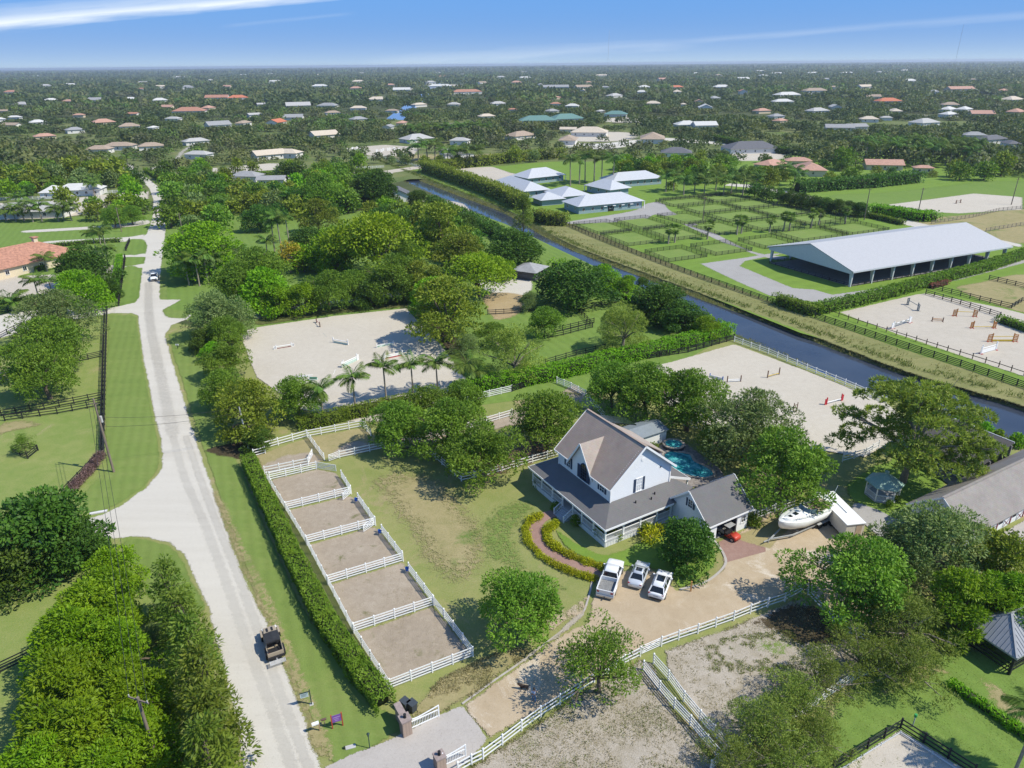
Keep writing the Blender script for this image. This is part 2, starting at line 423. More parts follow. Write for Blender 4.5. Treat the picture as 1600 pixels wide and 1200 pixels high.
def patch(name, px, mat, jit=.25, fr=.7, curve=True, z=None, world=False):
    """a ground sheet bounded by the outline px, its edge ragged, with a strip where it dissolves"""
    pts = [Vector((p[0], p[1], 0)) for p in px] if world else [G(*p) for p in px]
    z = layer(pts) if z is None else z
    if name in NOTREE: AVOID.append((pts, (min(p.x for p in pts), min(p.y for p in pts), max(p.x for p in pts), max(p.y for p in pts))))
    near = min(p.length for p in pts)
    pts = smooth_poly(pts) if curve else pts
    step = max(.35, near * .006)
    pts = resample(pts, step)
    if jit:
        pts = [p + Vector((noise.noise(p * .45 + Vector((3, 0, 0))) + .6 * noise.noise(p * 1.7), noise.noise(p * .45 + Vector((0, 9, 5))) + .6 * noise.noise(p * 1.7 + Vector((8, 0, 0))), 0)) * jit for p in pts]
    n = len(pts)
    w = fr * max(1, near / 90)
    co_ = [Vector((p.x, p.y)) for p in pts]
    A = np.array([(p.x, p.y) for p in pts]); Bv = np.roll(A, -1, 0) - A; L2 = np.maximum((Bv ** 2).sum(1), 1e-9)
    def dist(q):
        t = np.clip((((q - A) * Bv).sum(1)) / L2, 0, 1)
        return np.sqrt((((A + Bv * t[:, None]) - q) ** 2).sum(1).min())
    if fr:                                   # inner points where the edge has become solid
        for k, f_ in ((1, .5), (1, 1.1)):
            for i in range(0, n, k):
                d = co_[(i + 2) % n] - co_[i - 2]
                if d.length < 1e-6: continue
                d = Vector((-d.y, d.x)).normalized() * w * f_
                for q in (co_[i] + d, co_[i] - d):
                    if dist(np.array(q)) > w * f_ * .8: co_.append(q)
    vv, ee, ff, *_ = geometry.delaunay_2d_cdt(co_, [], [list(range(n))], 1, 1e-4)
    vs_ = [(p.x, p.y, z) for p in vv]; fs = [tuple(f_) for f_ in ff]
    fringe = [max(0.0, 1 - dist(np.array(p)) / w) if fr else 0.0 for p in vv]
    me = bpy.data.meshes.new(name); me.from_pydata(vs_, [], fs); me.materials.append(mat)
    a = me.attributes.new('fringe', 'FLOAT', 'POINT'); a.data.foreach_set('value', fringe)
    me.update()
    # every sheet faces up
    if me.polygons and sum(p.normal.z * p.area for p in me.polygons) < 0: me.flip_normals()
    o = bpy.data.objects.new(name, me); COL.objects.link(o)
    return structure(o)
def strip(name, px, width, mat, jit=.15, fr=.4, world=False):
    pts = [Vector((p[0], p[1], 0)) for p in px] if world else [G(*p) for p in px]
    pts = smooth_poly(pts, False)
    L, Rr = [], []
    for i, p in enumerate(pts):
        d = (pts[min(i + 1, len(pts) - 1)] - pts[max(i - 1, 0)]).normalized(); nrm = Vector((-d.y, d.x, 0))
        L.append(p + nrm * width / 2); Rr.append(p - nrm * width / 2)
    return patch(name, [(p.x, p.y) for p in L + Rr[::-1]], mat, jit, fr, False, world=True)

# canal line: water edges as seen, drawn at the water level
WZ = -.9
canal_left = [G(u, v, WZ) for u, v in ((1780, 778), (1600, 695), (1540, 672), (1440, 640), (1300, 592), (1240, 562), (1160, 527), (870, 408), (760, 340), (640, 288), (600, 267), (540, 245))]
canal_right = [G(u, v, WZ) for u, v in ((1780, 700), (1600, 640), (1500, 612), (1400, 582), (1300, 545), (1200, 505), (1100, 470), (1000, 432), (900, 394), (850, 370), (790, 333), (700, 300), (640, 276), (575, 250))]
def extend(pl):
    d = (pl[0] - pl[1]).normalized(); e = (pl[-1] - pl[-2]).normalized()
    return [pl[0] + d * 500] + pl + [pl[-1] + e * 15]
canal_left, canal_right = extend(canal_left), extend(canal_right)
BIG = 30000.0
def offs(pl, w, z):
    o = []
    for i, p in enumerate(pl):
        d = (pl[min(i + 1, len(pl) - 1)] - pl[max(i - 1, 0)]).normalized()
        q = p + Vector((-d.y, d.x, 0)) * w; q.z = z; o.append(q)
    return o
bl_top = offs(canal_left, 1.6, 0.0)        # top of the left bank
br_top = offs(canal_right, -2.2, 0.0)
def sheet(name, rows, mat):
    vs_ = [p for r in rows for p in r]; n = len(rows[0]); fs = []
    for k in range(len(rows) - 1):
        for i in range(n - 1): fs.append((k * n + i, k * n + i + 1, (k + 1) * n + i + 1, (k + 1) * n + i))
    mb = MB(); mb.add(vs_, fs); me = mb.mesh(name, mat)
    if sum(p.normal.z * p.area for p in me.polygons) < 0: me.flip_normals()
    return structure(put(name, me))
def land(name, edge, side):
    e0, e1 = edge[0], edge[-1]
    far = Vector((e1.x - 400 * .45, e1.y + 3000, 0))
    if side < 0: poly = edge + [far, Vector((far.x, BIG, 0)), Vector((-BIG, BIG, 0)), Vector((-BIG, -600, 0)), Vector((e0.x, -600, 0))]
    else: poly = edge + [far, Vector((far.x, BIG, 0)), Vector((BIG, BIG, 0)), Vector((BIG, -600, 0)), Vector((e0.x, -600, 0))]
    me = bpy.data.meshes.new(name)
    me.from_pydata([tuple(p) for p in poly], [], [t for t in geometry.tessellate_polygon([poly])])
    me.materials.append(m_far); me.update()
    if me.polygons[0].normal.z < 0: me.flip_normals()
    return structure(put(name, me))
fl = [bl_top[-1] + Vector((-60, -25, -.05)), br_top[-1] + Vector((60, -25, -.05)), Vector((-1300, 3600, -.05)), Vector((-1700, 3600, -.05))]
mb = MB(); mb.add(fl, [(0, 1, 2, 3)]); structure(mb.build('ground_behind_canal', m_far))
land('ground', bl_top, -1)
land('ground_beyond_canal', br_top, 1)
# the two land sheets leave the canal's own gap; beyond its far end it goes on under the woods
m_water, nt = new_mat('canal_water')
g_ = nt.nodes.new('ShaderNodeNewGeometry')
wf = noise_fac(nt, g_.outputs['Position'], 1.1, 4, .6); wf2 = noise_fac(nt, g_.outputs['Position'], .08, 3, .6)
b_ = nn(nt, 'ShaderNodeBsdfPrincipled', Roughness=.05, IOR=1.33)
nt.links.new(ramp(nt, wf2, [(.3, (.032, .042, .062)), (.7, (.055, .066, .085))]), b_.inputs['Base Color'])
bn_ = nn(nt, 'ShaderNodeBump', Strength=.05, Distance=.1); nt.links.new(wf, bn_.inputs['Height']); nt.links.new(bn_.outputs[0], b_.inputs['Normal'])
out(nt, b_.outputs[0])
def resample_pair(a, b, n=40):
    def rs(pl):
        L = [0]
        for i in range(1, len(pl)): L.append(L[-1] + (pl[i] - pl[i - 1]).length)
        o = []
        for k in range(n + 1):
            t = L[-1] * k / n; i = max(j for j in range(len(L)) if L[j] <= t + 1e-6); i = min(i, len(pl) - 2)
            o.append(pl[i].lerp(pl[i + 1], (t - L[i]) / max(1e-6, L[i + 1] - L[i])))
        return o
    return rs(a), rs(b)
wa, wb = resample_pair(canal_left, canal_right)
sheet('canal_water', [[p + Vector((0, 0, -.02)) for p in wa], [p + Vector((0, 0, -.02)) for p in wb]], m_water)
under = offs(canal_left, -.6, WZ - .35)
sheet('canal_bank', [bl_top, canal_left, under], m_weed)
under = offs(canal_right, .6, WZ - .35)
mid_ = offs(canal_right, -.8, WZ + .25)
sheet('canal_bank_far', [br_top, mid_, canal_right, under], m_weed)
# near land, drawn back to front in layers
patch('suburb_ground', [(-900, 330), (-500, 200), (300, 190), (900, 185), (1700, 190), (2300, 300), (2100, 340), (1700, 300), (1000, 270), (640, 280), (560, 300), (260, 300), (200, 340), (0, 360), (-300, 420)], m_sub, 0, 0, False)
patch('lawn', [(240, 500), (380, 520), (700, 560), (1147, 530), (1600, 702), (1700, 780), (1900, 1400), (200, 1400), (100, 820), (180, 640)], m_lawn, 0, 0, False)
patch('verge_grass', [(246, 500), (246, 435), (252, 390), (256, 350), (258, 300), (300, 296), (320, 380), (305, 470), (300, 500)], m_verge, 0, 0, False)
patch('left_pasture_grass', [(-700, 1500), (-600, 700), (-300, 480), (0, 470), (150, 470), (215, 490), (232, 600), (251, 720), (225, 765), (160, 810), (290, 880), (380, 1500)], m_past, 0, 0, False)
patch('roadside_lawn', [(-400, 470), (-300, 330), (0, 345), (100, 340), (240, 330), (240, 380), (228, 430), (216, 480), (0, 500)], m_green, 0, 0, False)
patch('far_lawn', [(255, 300), (420, 290), (560, 330), (640, 420), (620, 500), (390, 520), (330, 520), (262, 480)], m_green, 0, 0, False)
patch('middle_ground_grass', [(560, 330), (650, 300), (790, 350), (1000, 450), (1150, 520), (1000, 600), (700, 640), (640, 560), (640, 480)], m_green, 0, 0, False)
patch('right_grass', [(640, 265), (880, 255), (1200, 235), (1700, 240), (2100, 330), (2100, 560), (1700, 640), (1500, 590), (1250, 520), (1000, 420), (860, 360), (760, 310)], m_bright, 0, 0, False)
patch('far_field', [(600, 244), (700, 240), (860, 240), (900, 248), (760, 250), (680, 258), (640, 252)], m_drylawn, .6, 1.5)
patch('far_field', [(1290, 306), (1380, 300), (1460, 292), (1560, 282), (1700, 290), (1700, 330), (1560, 340), (1440, 350), (1380, 332)], m_green, .6, 1.2)
patch('far_field', [(1420, 345), (1500, 335), (1640, 325), (1700, 360), (1600, 382), (1500, 365)], m_drylawn, .6, 1.2)
patch('palm_lawn', [(770, 262), (880, 252), (960, 268), (980, 282), (900, 288), (830, 276)], m_bright, .4, .8)
patch('tan_grass_bank', [(838, 342), (880, 345), (930, 362), (1000, 392), (1100, 430), (1210, 472), (1300, 505), (1400, 540), (1500, 572), (1640, 618), (1800, 668), (1800, 706), (1600, 637), (1400, 577), (1200, 499), (1000, 425), (900, 387), (850, 360)], m_tan, .5, 1.0)
patch('green_grass_bank', [(640, 262), (672, 270), (720, 286), (770, 303), (818, 325), (838, 343), (812, 338), (775, 322), (720, 300), (660, 276)], m_bright, .4, .8)
# roads of white shell rock
road = [(560, 1400), (505, 1200), (482, 1130), (455, 1060), (420, 975), (400, 935), (382, 900), (365, 850), (340, 780), (317, 712), (300, 662), (282, 600), (267, 553), (260, 523), (270, 508), (294, 499), (300, 492), (258, 488), (256, 484), (275, 474), (285, 468), (251, 468), (251, 435), (256, 390), (261, 350), (263, 337), (261, 312), (252, 295), (232, 279), (214, 268), (208, 258), (190, 256), (176, 247), (160, 246), (180, 258),
        (189, 263), (216, 276), (233, 295), (239, 313), (238, 337), (234, 352), (228, 366), (213, 374), (200, 376), (200, 381), (226, 378), (229, 385), (227, 396), (190, 399), (190, 402), (226, 402), (224, 412), (190, 417), (190, 420), (221, 419), (216, 465), (210, 473), (169, 482), (169, 490), (205, 490), (214, 493), (218, 530), (224, 570), (231, 600), (240, 650), (249, 690), (252, 715), (248, 738), (225, 763), (190, 788), (160, 803), (120, 815), (0, 850), (0, 905), (110, 850), (150, 845), (210, 840), (262, 848), (285, 868), (300, 900), (322, 950), (345, 1040), (365, 1120), (376, 1200), (400, 1400)]
patch('road', road, m_shell, .22, .55, False)
strip('worn_wheel_track', [(270, 680), (288, 745), (318, 815), (350, 900), (385, 1000), (425, 1110), (470, 1240)], 1.7, m_worn, .05, .8)
strip('worn_wheel_track', [(290, 680), (312, 745), (338, 815), (372, 900), (408, 1000), (448, 1110), (498, 1240)], 1.5, m_worn, .05, .7)
strip('worn_wheel_track', [(232, 440), (234, 500), (250, 580), (262, 640), (272, 685)], 3.2, m_worn, .1, 1.5)
# side drives
patch('side_road', [(250, 292), (262, 288), (330, 282), (460, 272), (600, 268), (600, 274), (460, 280), (330, 290), (256, 297)], m_shell, .2, .5)
strip('side_road', [(214, 275), (236, 264), (262, 256), (278, 246), (286, 236), (300, 228)], 6.5, m_shell, .3, 1.0)
strip('side_road', [(166, 247), (190, 243), (230, 238), (262, 233), (300, 230)], 5.5, m_shell, .3, 1.0)
patch('driveway', [(228, 343), (236, 349), (200, 355), (120, 360), (40, 364), (40, 360), (120, 355), (190, 350)], m_shell, .1, .4)
patch('driveway', [(228, 366), (214, 376), (160, 380), (72, 382), (72, 377), (140, 373), (200, 370)], m_shell, .1, .4)
patch('driveway', [(175, 481), (175, 490), (120, 500), (60, 516), (0, 530), (-60, 560), (-60, 520), (0, 492), (60, 484), (110, 480)], m_shell, .3, .5)
patch('stable_yard', [(-60, 440), (0, 432), (50, 430), (110, 426), (180, 414), (183, 440), (150, 462), (0, 470), (-60, 472)], m_sand2, .3, .5)
# verges beside the road
patch('verge_grass', [(169, 492), (205, 492), (214, 496), (218, 530), (224, 570), (231, 602), (239, 650), (248, 690), (251, 716), (246, 738), (222, 764), (186, 788), (155, 802), (120, 800), (130, 770), (165, 735), (163, 640), (166, 560)], m_verge, .15, .4, False)
patch('verge_grass', [(262, 522), (300, 515), (330, 560), (340, 620), (352, 680), (385, 745), (420, 830), (470, 940), (530, 1030), (590, 1100), (640, 1135), (600, 1160), (545, 1192), (515, 1198), (488, 1140), (462, 1075), (430, 1000), (388, 905), (345, 788), (320, 712), (302, 660), (284, 598), (268, 552)], m_verge, .2, .5, False)
patch('dry_verge_edge', [(328, 770), (352, 840), (378, 905), (408, 975), (440, 1050), (466, 1120), (486, 1180), (530, 1190), (506, 1110), (478, 1040), (448, 975), (416, 905), (384, 845), (350, 775)], m_drylawn, .25, 1.3)
patch('corner_grass', [(205, 842), (262, 850), (284, 870), (300, 903), (322, 955), (250, 960), (215, 900), (190, 860)], m_verge, .2, .5)
patch('verge_grass', [(252, 488), (258, 483), (292, 486), (293, 497), (262, 497)], m_verge, .2, .5)
patch('verge_grass', [(190, 419), (221, 420), (216, 466), (200, 473), (170, 480), (172, 455)], m_green, .2, .5)
patch('verge_grass', [(196, 403), (225, 402), (223, 412), (196, 416)], m_green, .1, .4)
patch('verge_grass', [(196, 376), (226, 374), (228, 386), (224, 396), (200, 398)], m_green, .1, .4)
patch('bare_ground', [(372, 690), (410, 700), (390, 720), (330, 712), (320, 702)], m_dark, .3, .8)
# paddock pens
patch('upper_pen_ground', [(398, 712), (480, 684), (567, 668), (610, 690), (605, 700), (531, 716), (508, 722), (485, 728), (414, 742)], m_drylawn, .2, .5, False)
patch('bare_pen_dirt', [(405, 732), (440, 712), (490, 706), (505, 720), (480, 728), (418, 742)], m_pen, .5, 1.0)
patch('bare_pen_dirt', [(510, 712), (545, 690), (585, 690), (600, 700), (532, 716)], m_pen, .5, 1.0)
for q in ([(422, 750), (495, 733), (526, 738), (549, 771), (446, 796)], [(447, 798), (549, 774), (562, 783), (586, 820), (479, 850)], [(480, 852), (586, 822), (598, 834), (629, 875), (512, 912)],
          [(513, 914), (629, 878), (640, 893), (677, 945), (553, 988)], [(554, 990), (677, 947), (694, 966), (739, 1026), (609, 1076)]):
    patch('pen_dirt', q, m_pen, .15, .45, False)
patch('dry_lawn', [(560, 745), (640, 725), (700, 740), (760, 800), (790, 860), (740, 930), (700, 940), (650, 890), (610, 830)], m_drylawn, 1.5, 6.0)
patch('green_lawn', [(755, 800), (830, 770), (850, 800), (822, 830), (830, 870), (870, 900), (910, 915), (870, 940), (790, 900), (740, 860)], m_verge, 1.2, 4.0)
patch('dry_bank', [(640, 1110), (690, 1060), (740, 1035), (800, 1010), (830, 1020), (770, 1068), (724, 1100), (660, 1128)], m_drylawn, .4, .9)
patch('bare_tree_ring', [(700, 690), (780, 680), (850, 690), (860, 712), (780, 745), (720, 740)], m_mulch, .7, 1.6)
patch('sandy_track', [(600, 690), (680, 672), (735, 655), (800, 640), (870, 615), (900, 602), (935, 640), (880, 640), (800, 668), (700, 690), (640, 702)], m_pen, .4, 1.0)
# gravel drive, concrete apron, brick path and parking
patch('gravel_drive', [(722, 1102), (780, 1062), (840, 1020), (880, 990), (915, 972), (926, 935), (930, 893), (1020, 890), (1058, 922), (1096, 912), (1128, 890), (1130, 850), (1200, 800), (1330, 820), (1400, 860), (1420, 960), (1340, 990), (1250, 918), (1150, 962), (1040, 1003), (1000, 1022), (905, 1076), (763, 1158)], m_gravel, .2, .5, False)
patch('concrete_apron', [(505, 1200), (545, 1180), (600, 1160), (636, 1142), (680, 1120), (722, 1102), (742, 1124), (764, 1157), (724, 1198), (690, 1240), (640, 1330), (560, 1330)], m_conc, .06, .25, False)
strip('drive_edging', [(722, 1101), (770, 1066), (815, 1035), (850, 1008), (880, 985), (908, 962), (918, 940), (926, 905)], .22, m_conc, .03, 0)
patch('dry_stones', [(806, 1036), (850, 1005), (880, 980), (905, 955), (914, 962), (884, 990), (850, 1014), (812, 1042)], m_dry, .2, .4)
patch('orange_dry_patch', [(850, 965), (890, 945), (925, 925), (928, 940), (910, 965), (860, 990)], m_gravel, .6, 1.4)
patch('garage_forecourt', [(1122, 848), (1152, 836), (1196, 857), (1196, 863), (1134, 880)], m_paver, .02, 0, False)
strip('forecourt_kerb', [(1116, 846), (1128, 862), (1134, 880), (1120, 898), (1098, 912), (1062, 922)], .3, m_conc, .03, 0)
patch('drive_side_grass', [(1150, 842), (1175, 825), (1215, 800), (1250, 805), (1215, 850), (1196, 858)], m_drylawn, .3, .6)
patch('front_lawn', [(866, 826), (905, 850), (950, 866), (1010, 842), (1060, 835), (1110, 850), (1120, 880), (1098, 905), (1062, 918), (1030, 892), (948, 884), (890, 862)], m_bright, .2, .5)
patch('sandy_paddock', [(1035, 1016), (1150, 975), (1250, 930), (1330, 990), (1380, 1040), (1290, 1092), (1190, 1150), (1140, 1172), (1095, 1126), (1045, 1062)], m_dry, .3, .8, False)
patch('green_weeds', [(1180, 985), (1235, 985), (1258, 1010), (1240, 1045), (1170, 1030), (1110, 1060), (1090, 1040), (1150, 1010)], m_verge, 1.6, 3.2)
patch('dry_paddock', [(908, 1082), (1000, 1028), (1022, 1040), (1050, 1105), (1104, 1165), (1140, 1230), (1150, 1400), (700, 1400), (735, 1196), (850, 1122)], m_dry, .3, .7, False)
patch('dark_brown_ground', [(1230, 940), (1290, 950), (1330, 990), (1310, 1010), (1250, 1010), (1200, 985), (1170, 975)], m_dark, .6, 1.2)  # dark brown ground patch near the big oak
patch('pasture_grass', [(1330, 1066), (1400, 1030), (1480, 1010), (1600, 1020), (1760, 1060), (1900, 1400), (1180, 1400), (1200, 1190)], m_green, .8, 1.4)
patch('bare_patch', [(0, 662), (30, 655), (66, 660), (60, 668), (20, 676), (-30, 690)], m_drylawn, .5, 1.2)
patch('bare_patch', [(1240, 1120), (1300, 1095), (1360, 1060), (1400, 1060), (1340, 1110), (1280, 1150)], m_drylawn, 1.0, 2.0)
patch('tan_pasture_patch', [(1370, 1060), (1440, 1035), (1480, 1050), (1420, 1085), (1380, 1100)], m_drylawn, .8, 1.5)
patch('tan_pasture_patch', [(1530, 1060), (1560, 1070), (1620, 1120), (1600, 1140), (1545, 1095)], m_drylawn, .6, 1.2)
patch('corner_arena_sand', [(1405, 1140), (1512, 1206), (1600, 1270), (1560, 1400), (1180, 1400), (1306, 1206)], m_sand2, .05, .2, False)
patch('barn_yard_grass', [(1320, 760), (1360, 730), (1420, 712), (1480, 758), (1440, 800), (1400, 812), (1340, 790)], m_bright, .4, .8)
patch('barn_apron', [(1405, 700), (1440, 690), (1600, 790), (1600, 810), (1484, 760)], m_conc, .1, .2, False)
patch('barn_path', [(1340, 785), (1395, 808), (1420, 820), (1400, 860), (1360, 830), (1330, 800)], m_asph, .2, .5)
patch('stable_front_walk', [(1562, 835), (1620, 800), (1680, 830), (1620, 880), (1580, 870)], m_conc, .1, .3, False)
# arenas
patch('arena_sand', [(372, 520), (400, 512), (523, 494), (636, 482), (650, 498), (690, 540), (730, 590), (700, 640), (640, 660), (540, 660), (470, 640), (400, 590)], m_sand, .12, .3, False)
patch('arena_sand', [(985, 582), (1070, 560), (1147, 538), (1260, 580), (1384, 628), (1420, 660), (1400, 690), (1352, 716), (1180, 690), (1060, 650)], m_sand, .12, .3, False)
patch('arena_sand', [(1310, 488), (1430, 460), (1448, 458), (1560, 480), (1700, 515), (1800, 650), (1640, 602), (1500, 556), (1400, 522)], m_sand2, .15, .3, False)
patch('arena_sand', [(1382, 320), (1460, 310), (1520, 302), (1600, 308), (1600, 328), (1500, 334), (1420, 330)], m_sand, .1, .4, False)
patch('arena_sand', [(690, 264), (770, 260), (800, 270), (840, 278), (800, 288), (748, 284)], m_sand2, .2, .5, False)
patch('arena_sand', [(530, 232), (600, 226), (660, 230), (648, 243), (590, 245), (545, 240)], m_sand2, .2, .5, False)
patch('arena_sand', [(-60, 318), (60, 316), (160, 304), (235, 298), (235, 310), (180, 330), (80, 342), (-60, 345)], m_sand, .2, .5, False)
patch('arena_sand', [(296, 263), (340, 262), (420, 255), (480, 256), (470, 263), (400, 268), (330, 274)], m_sand, .2, .5, False)
patch('sand_yard', [(640, 318), (680, 312), (725, 318), (735, 335), (700, 345), (650, 338)], m_sand2, .3, .6)
patch('sand_yard', [(740, 440), (800, 425), (832, 438), (826, 460), (780, 462)], m_shell, .3, .6)
patch('orange_clay', [(752, 462), (790, 456), (826, 464), (815, 490), (770, 500)], m_clay, .4, 1.0)
patch('field_drive', [(395, 488), (460, 476), (540, 466), (620, 456), (624, 464), (540, 474), (470, 486), (400, 500)], m_sand2, .3, .8)
patch('dark_ground_by_trees', [(385, 505), (470, 486), (550, 475), (625, 466), (632, 480), (520, 492), (420, 508)], m_weed, .3, .8)  # darker weedy ground along the tree row
patch('dark_ground_by_trees', [(632, 478), (690, 500), (740, 560), (760, 590), (720, 590), (690, 540), (655, 498)], m_dark, .4, .9)  # dark brown ground along the arena's right side
# covered arena, gravel and paddock lanes
patch('arena_gravel', [(1092, 412), (1165, 402), (1200, 396), (1230, 396), (1166, 408), (1158, 416), (1240, 450), (1272, 452), (1300, 460), (1400, 446), (1500, 430), (1600, 402), (1640, 400), (1600, 412), (1500, 438), (1400, 455), (1310, 470), (1275, 473), (1200, 462), (1150, 440)], m_asph, .1, .4, False)
patch('indoor_footing', [(1202, 411), (1328, 448), (1566, 407), (1440, 380)], m_foot, 0, 0, False)
patch('stable_lane', [(985, 330), (1010, 318), (1036, 316), (1050, 330), (1110, 360), (1175, 392), (1230, 402), (1210, 406), (1150, 388), (1090, 362), (1030, 336), (1000, 345), (900, 350), (890, 346)], m_asph, .1, .4)
patch('shell_road', [(1128, 290), (1175, 294), (1260, 310), (1350, 338), (1450, 360), (1600, 388), (1600, 382), (1460, 353), (1370, 332), (1270, 306), (1180, 289), (1140, 286)], m_shell, .2, .5, False)
patch('far_road', [(1040, 220), (1150, 228), (1260, 236), (1265, 232), (1150, 223), (1040, 215)], m_shell, .3, .8)
patch('far_road', [(870, 226), (940, 234), (1000, 226), (1020, 220), (990, 218), (930, 224), (880, 220)], m_shell, .4, 1.0)
patch('far_lot_sand', [(870, 214), (930, 205), (1000, 208), (990, 220), (900, 222)], m_sand, 1, 2)
patch('far_lot_sand', [(1130, 242), (1180, 236), (1230, 240), (1225, 250), (1150, 252)], m_sand, .6, 1.5)
patch('far_lot_sand', [(930, 186), (1000, 182), (1060, 185), (1055, 190), (960, 192)], m_sand, .6, 1.5)
patch('weedy_lot', [(1490, 452), (1530, 440), (1600, 428), (1700, 450), (1700, 500), (1600, 490)], m_drylawn, .4, .8)
patch('lily_pads', [(1150, 540), (1190, 552), (1260, 590), (1330, 612), (1380, 624), (1340, 604), (1290, 585), (1240, 560), (1180, 536)], m_weed, .4, 1.4, z=WZ + .012)
patch('lily_pads', [(1535, 674), (1600, 690), (1660, 715), (1690, 740), (1600, 700)], m_weed, .4, .9, z=WZ + .012)

# streets and open lots of the suburb that show between its trees
def far_street(px, w=9, mat=m_sand):
    strip('far_road', px, w, mat, .3, 1.5)
    pts = [G(*q) for q in px]
    for a, b in zip(pts, pts[1:]):
        for k in range(1 + int((b - a).length / 60)): q = a.lerp(b, k * 60 / max(60, (b - a).length)); SIGHT.append((q.length, q.x / q.y, 26 / q.y, .8))
def far_lot(px, mat=m_sand):
    patch('far_lot_sand', px, mat, 1.0, 3.0)
    pts = [G(*q) for q in px]; c = sum(pts, Vector()) / len(pts); hw = max(abs(q.x / q.y - c.x / c.y) for q in pts); SIGHT.append((c.length, c.x / c.y, hw, .6))
far_street([(540, 151), (600, 150), (690, 151), (760, 154)], 16); far_street([(40, 186), (120, 184), (190, 188)], 9); far_street([(560, 172), (640, 168), (720, 172)], 9); far_street([(1060, 182), (1140, 178), (1230, 184)], 10)
far_street([(1280, 190), (1380, 194), (1470, 190), (1560, 196)], 9); far_street([(120, 150), (220, 152), (330, 149)], 14); far_street([(880, 158), (960, 156), (1050, 159)], 13); far_street([(20, 214), (110, 212), (150, 222)], 7)
for x, y, w in ((100, 198, 40), (345, 186, 34), (470, 180, 30), (600, 186, 30), (700, 194, 40), (960, 196, 60), (1150, 150, 40), (1440, 180, 46), (1540, 150, 40), (260, 144, 50), (700, 134, 90), (640, 140, 70), (1010, 130, 40), (420, 210, 40), (1220, 208, 50), (1360, 218, 40)):
    far_lot([(x - w / 2, y), (x - w * .2, y - 2.5), (x + w * .4, y - 2), (x + w / 2, y + 1), (x, y + 2.5)], R.choice((m_sand, m_sand2, m_drylawn, m_green)))
# earth causeway over the canal's far end
a_, b_ = G(596, 270), G(664, 260); d_ = (b_ - a_).normalized(); n_ = Vector((-d_.y, d_.x, 0)) * 5
mb = MB(); mb.slab([a_ - n_ + Vector((0, 0, .06)), b_ - n_ + Vector((0, 0, .06)), b_ + n_ + Vector((0, 0, .06)), a_ + n_ + Vector((0, 0, .06))], 1.4); structure(mb.build('causeway', m_sand2))
# ------------------------------------------------------------------ plants: shared meshes
def unit(a): return a / np.maximum(np.linalg.norm(a, axis=1, keepdims=True), 1e-9)
def leaf_mesh(name, P, D, N, L, Wd, tint, mat, extra=None):
    """rhombic leaves: base P, direction D, surface normal N, length L, half width Wd"""
    n = len(P); D = unit(D); Sd = unit(np.cross(N, D)); N2 = np.cross(D, Sd)
    L = np.broadcast_to(L, n)[:, None]; Wd = np.broadcast_to(Wd, n)[:, None]
    V = np.empty((n, 4, 3), np.float32)
    V[:, 0] = P; V[:, 1] = P + D * L * .45 + Sd * Wd; V[:, 2] = P + D * L - N2 * L * .12; V[:, 3] = P + D * L * .45 - Sd * Wd
    V = V.reshape(-1, 3); T = np.repeat(np.clip(tint, 0, 1), 4).astype(np.float32)
    idx = np.arange(4 * n, dtype=np.int32); st_ = np.arange(0, 4 * n, 4, dtype=np.int32)
    mi = np.zeros(n, np.int32); mats = [mat]
    if extra:                      # an MB (wood) joined in, for plants whose wood is not a part of its own
        mb, wm = extra; o = len(V)
        V = np.concatenate([V, np.array(mb.v, np.float32)]); T = np.concatenate([T, np.zeros(len(mb.v), np.float32)])
        li = [i + o for f in mb.f for i in f]; ls = np.cumsum([0] + [len(f) for f in mb.f])[:-1] + 4 * n
        idx = np.concatenate([idx, np.array(li, np.int32)]); st_ = np.concatenate([st_, ls.astype(np.int32)])
        mi = np.concatenate([mi, np.ones(len(mb.f), np.int32)]); mats.append(wm)
    me = bpy.data.meshes.new(name)
    me.vertices.add(len(V)); me.vertices.foreach_set('co', V.ravel())
    me.loops.add(len(idx)); me.loops.foreach_set('vertex_index', idx)
    me.polygons.add(len(st_)); me.polygons.foreach_set('loop_start', st_)
    for m in mats: me.materials.append(m)
    if len(mats) > 1: me.polygons.foreach_set('material_index', mi)
    a = me.attributes.new('tint', 'FLOAT', 'POINT'); a.data.foreach_set('value', T)
    me.update(calc_edges=True)
    return me
def rdir(n):
    return unit(NP.normal(size=(n, 3)))
def crown_leaves(cl, per, L, Wd, flat=.75, up=.5, droop=0.0, rnd=.6, low=-.35, hair=0.0):
    """cl: list of (centre, radius, tint); returns leaf arrays; leaves lie on the outside of each clump"""
    Ps, Ds, Ns, Ls, Ts = [], [], [], [], []
    for c, r, t in cl:
        m = int(per * (r ** 2))
        d = rdir(int(m * 1.5)); keep = (d[:, 2] > low) | (NP.random(len(d)) < .25); d = d[keep][:m]; m = len(d)
        rad = r * (.55 + .45 * NP.random(m) ** .6)[:, None]
        p = np.array(c) + d * rad * np.array([1, 1, flat])
        ld = d * .7 + rdir(m) * rnd; ld[:, 2] += .15 - droop
        nn_ = d + rdir(m) * .45; nn_[:, 2] += up
        if hair:
            k = NP.random(m) < hair; ld[k] = d[k] + rdir(m)[k] * .2; p[k] = np.array(c) + d[k] * r * .9 * np.array([1, 1, flat])
        Ps.append(p); Ds.append(ld); Ns.append(nn_); Ls.append(L * (.6 + .8 * NP.random(m))); Ts.append(t + .30 * (NP.random(m) - .5) + .22 * d[:, 2] * 0)
    P, D, N, Lc, T = map(np.concatenate, (Ps, Ds, Ns, Ls, Ts))
    return P, D, N, Lc, Lc / L * Wd, T
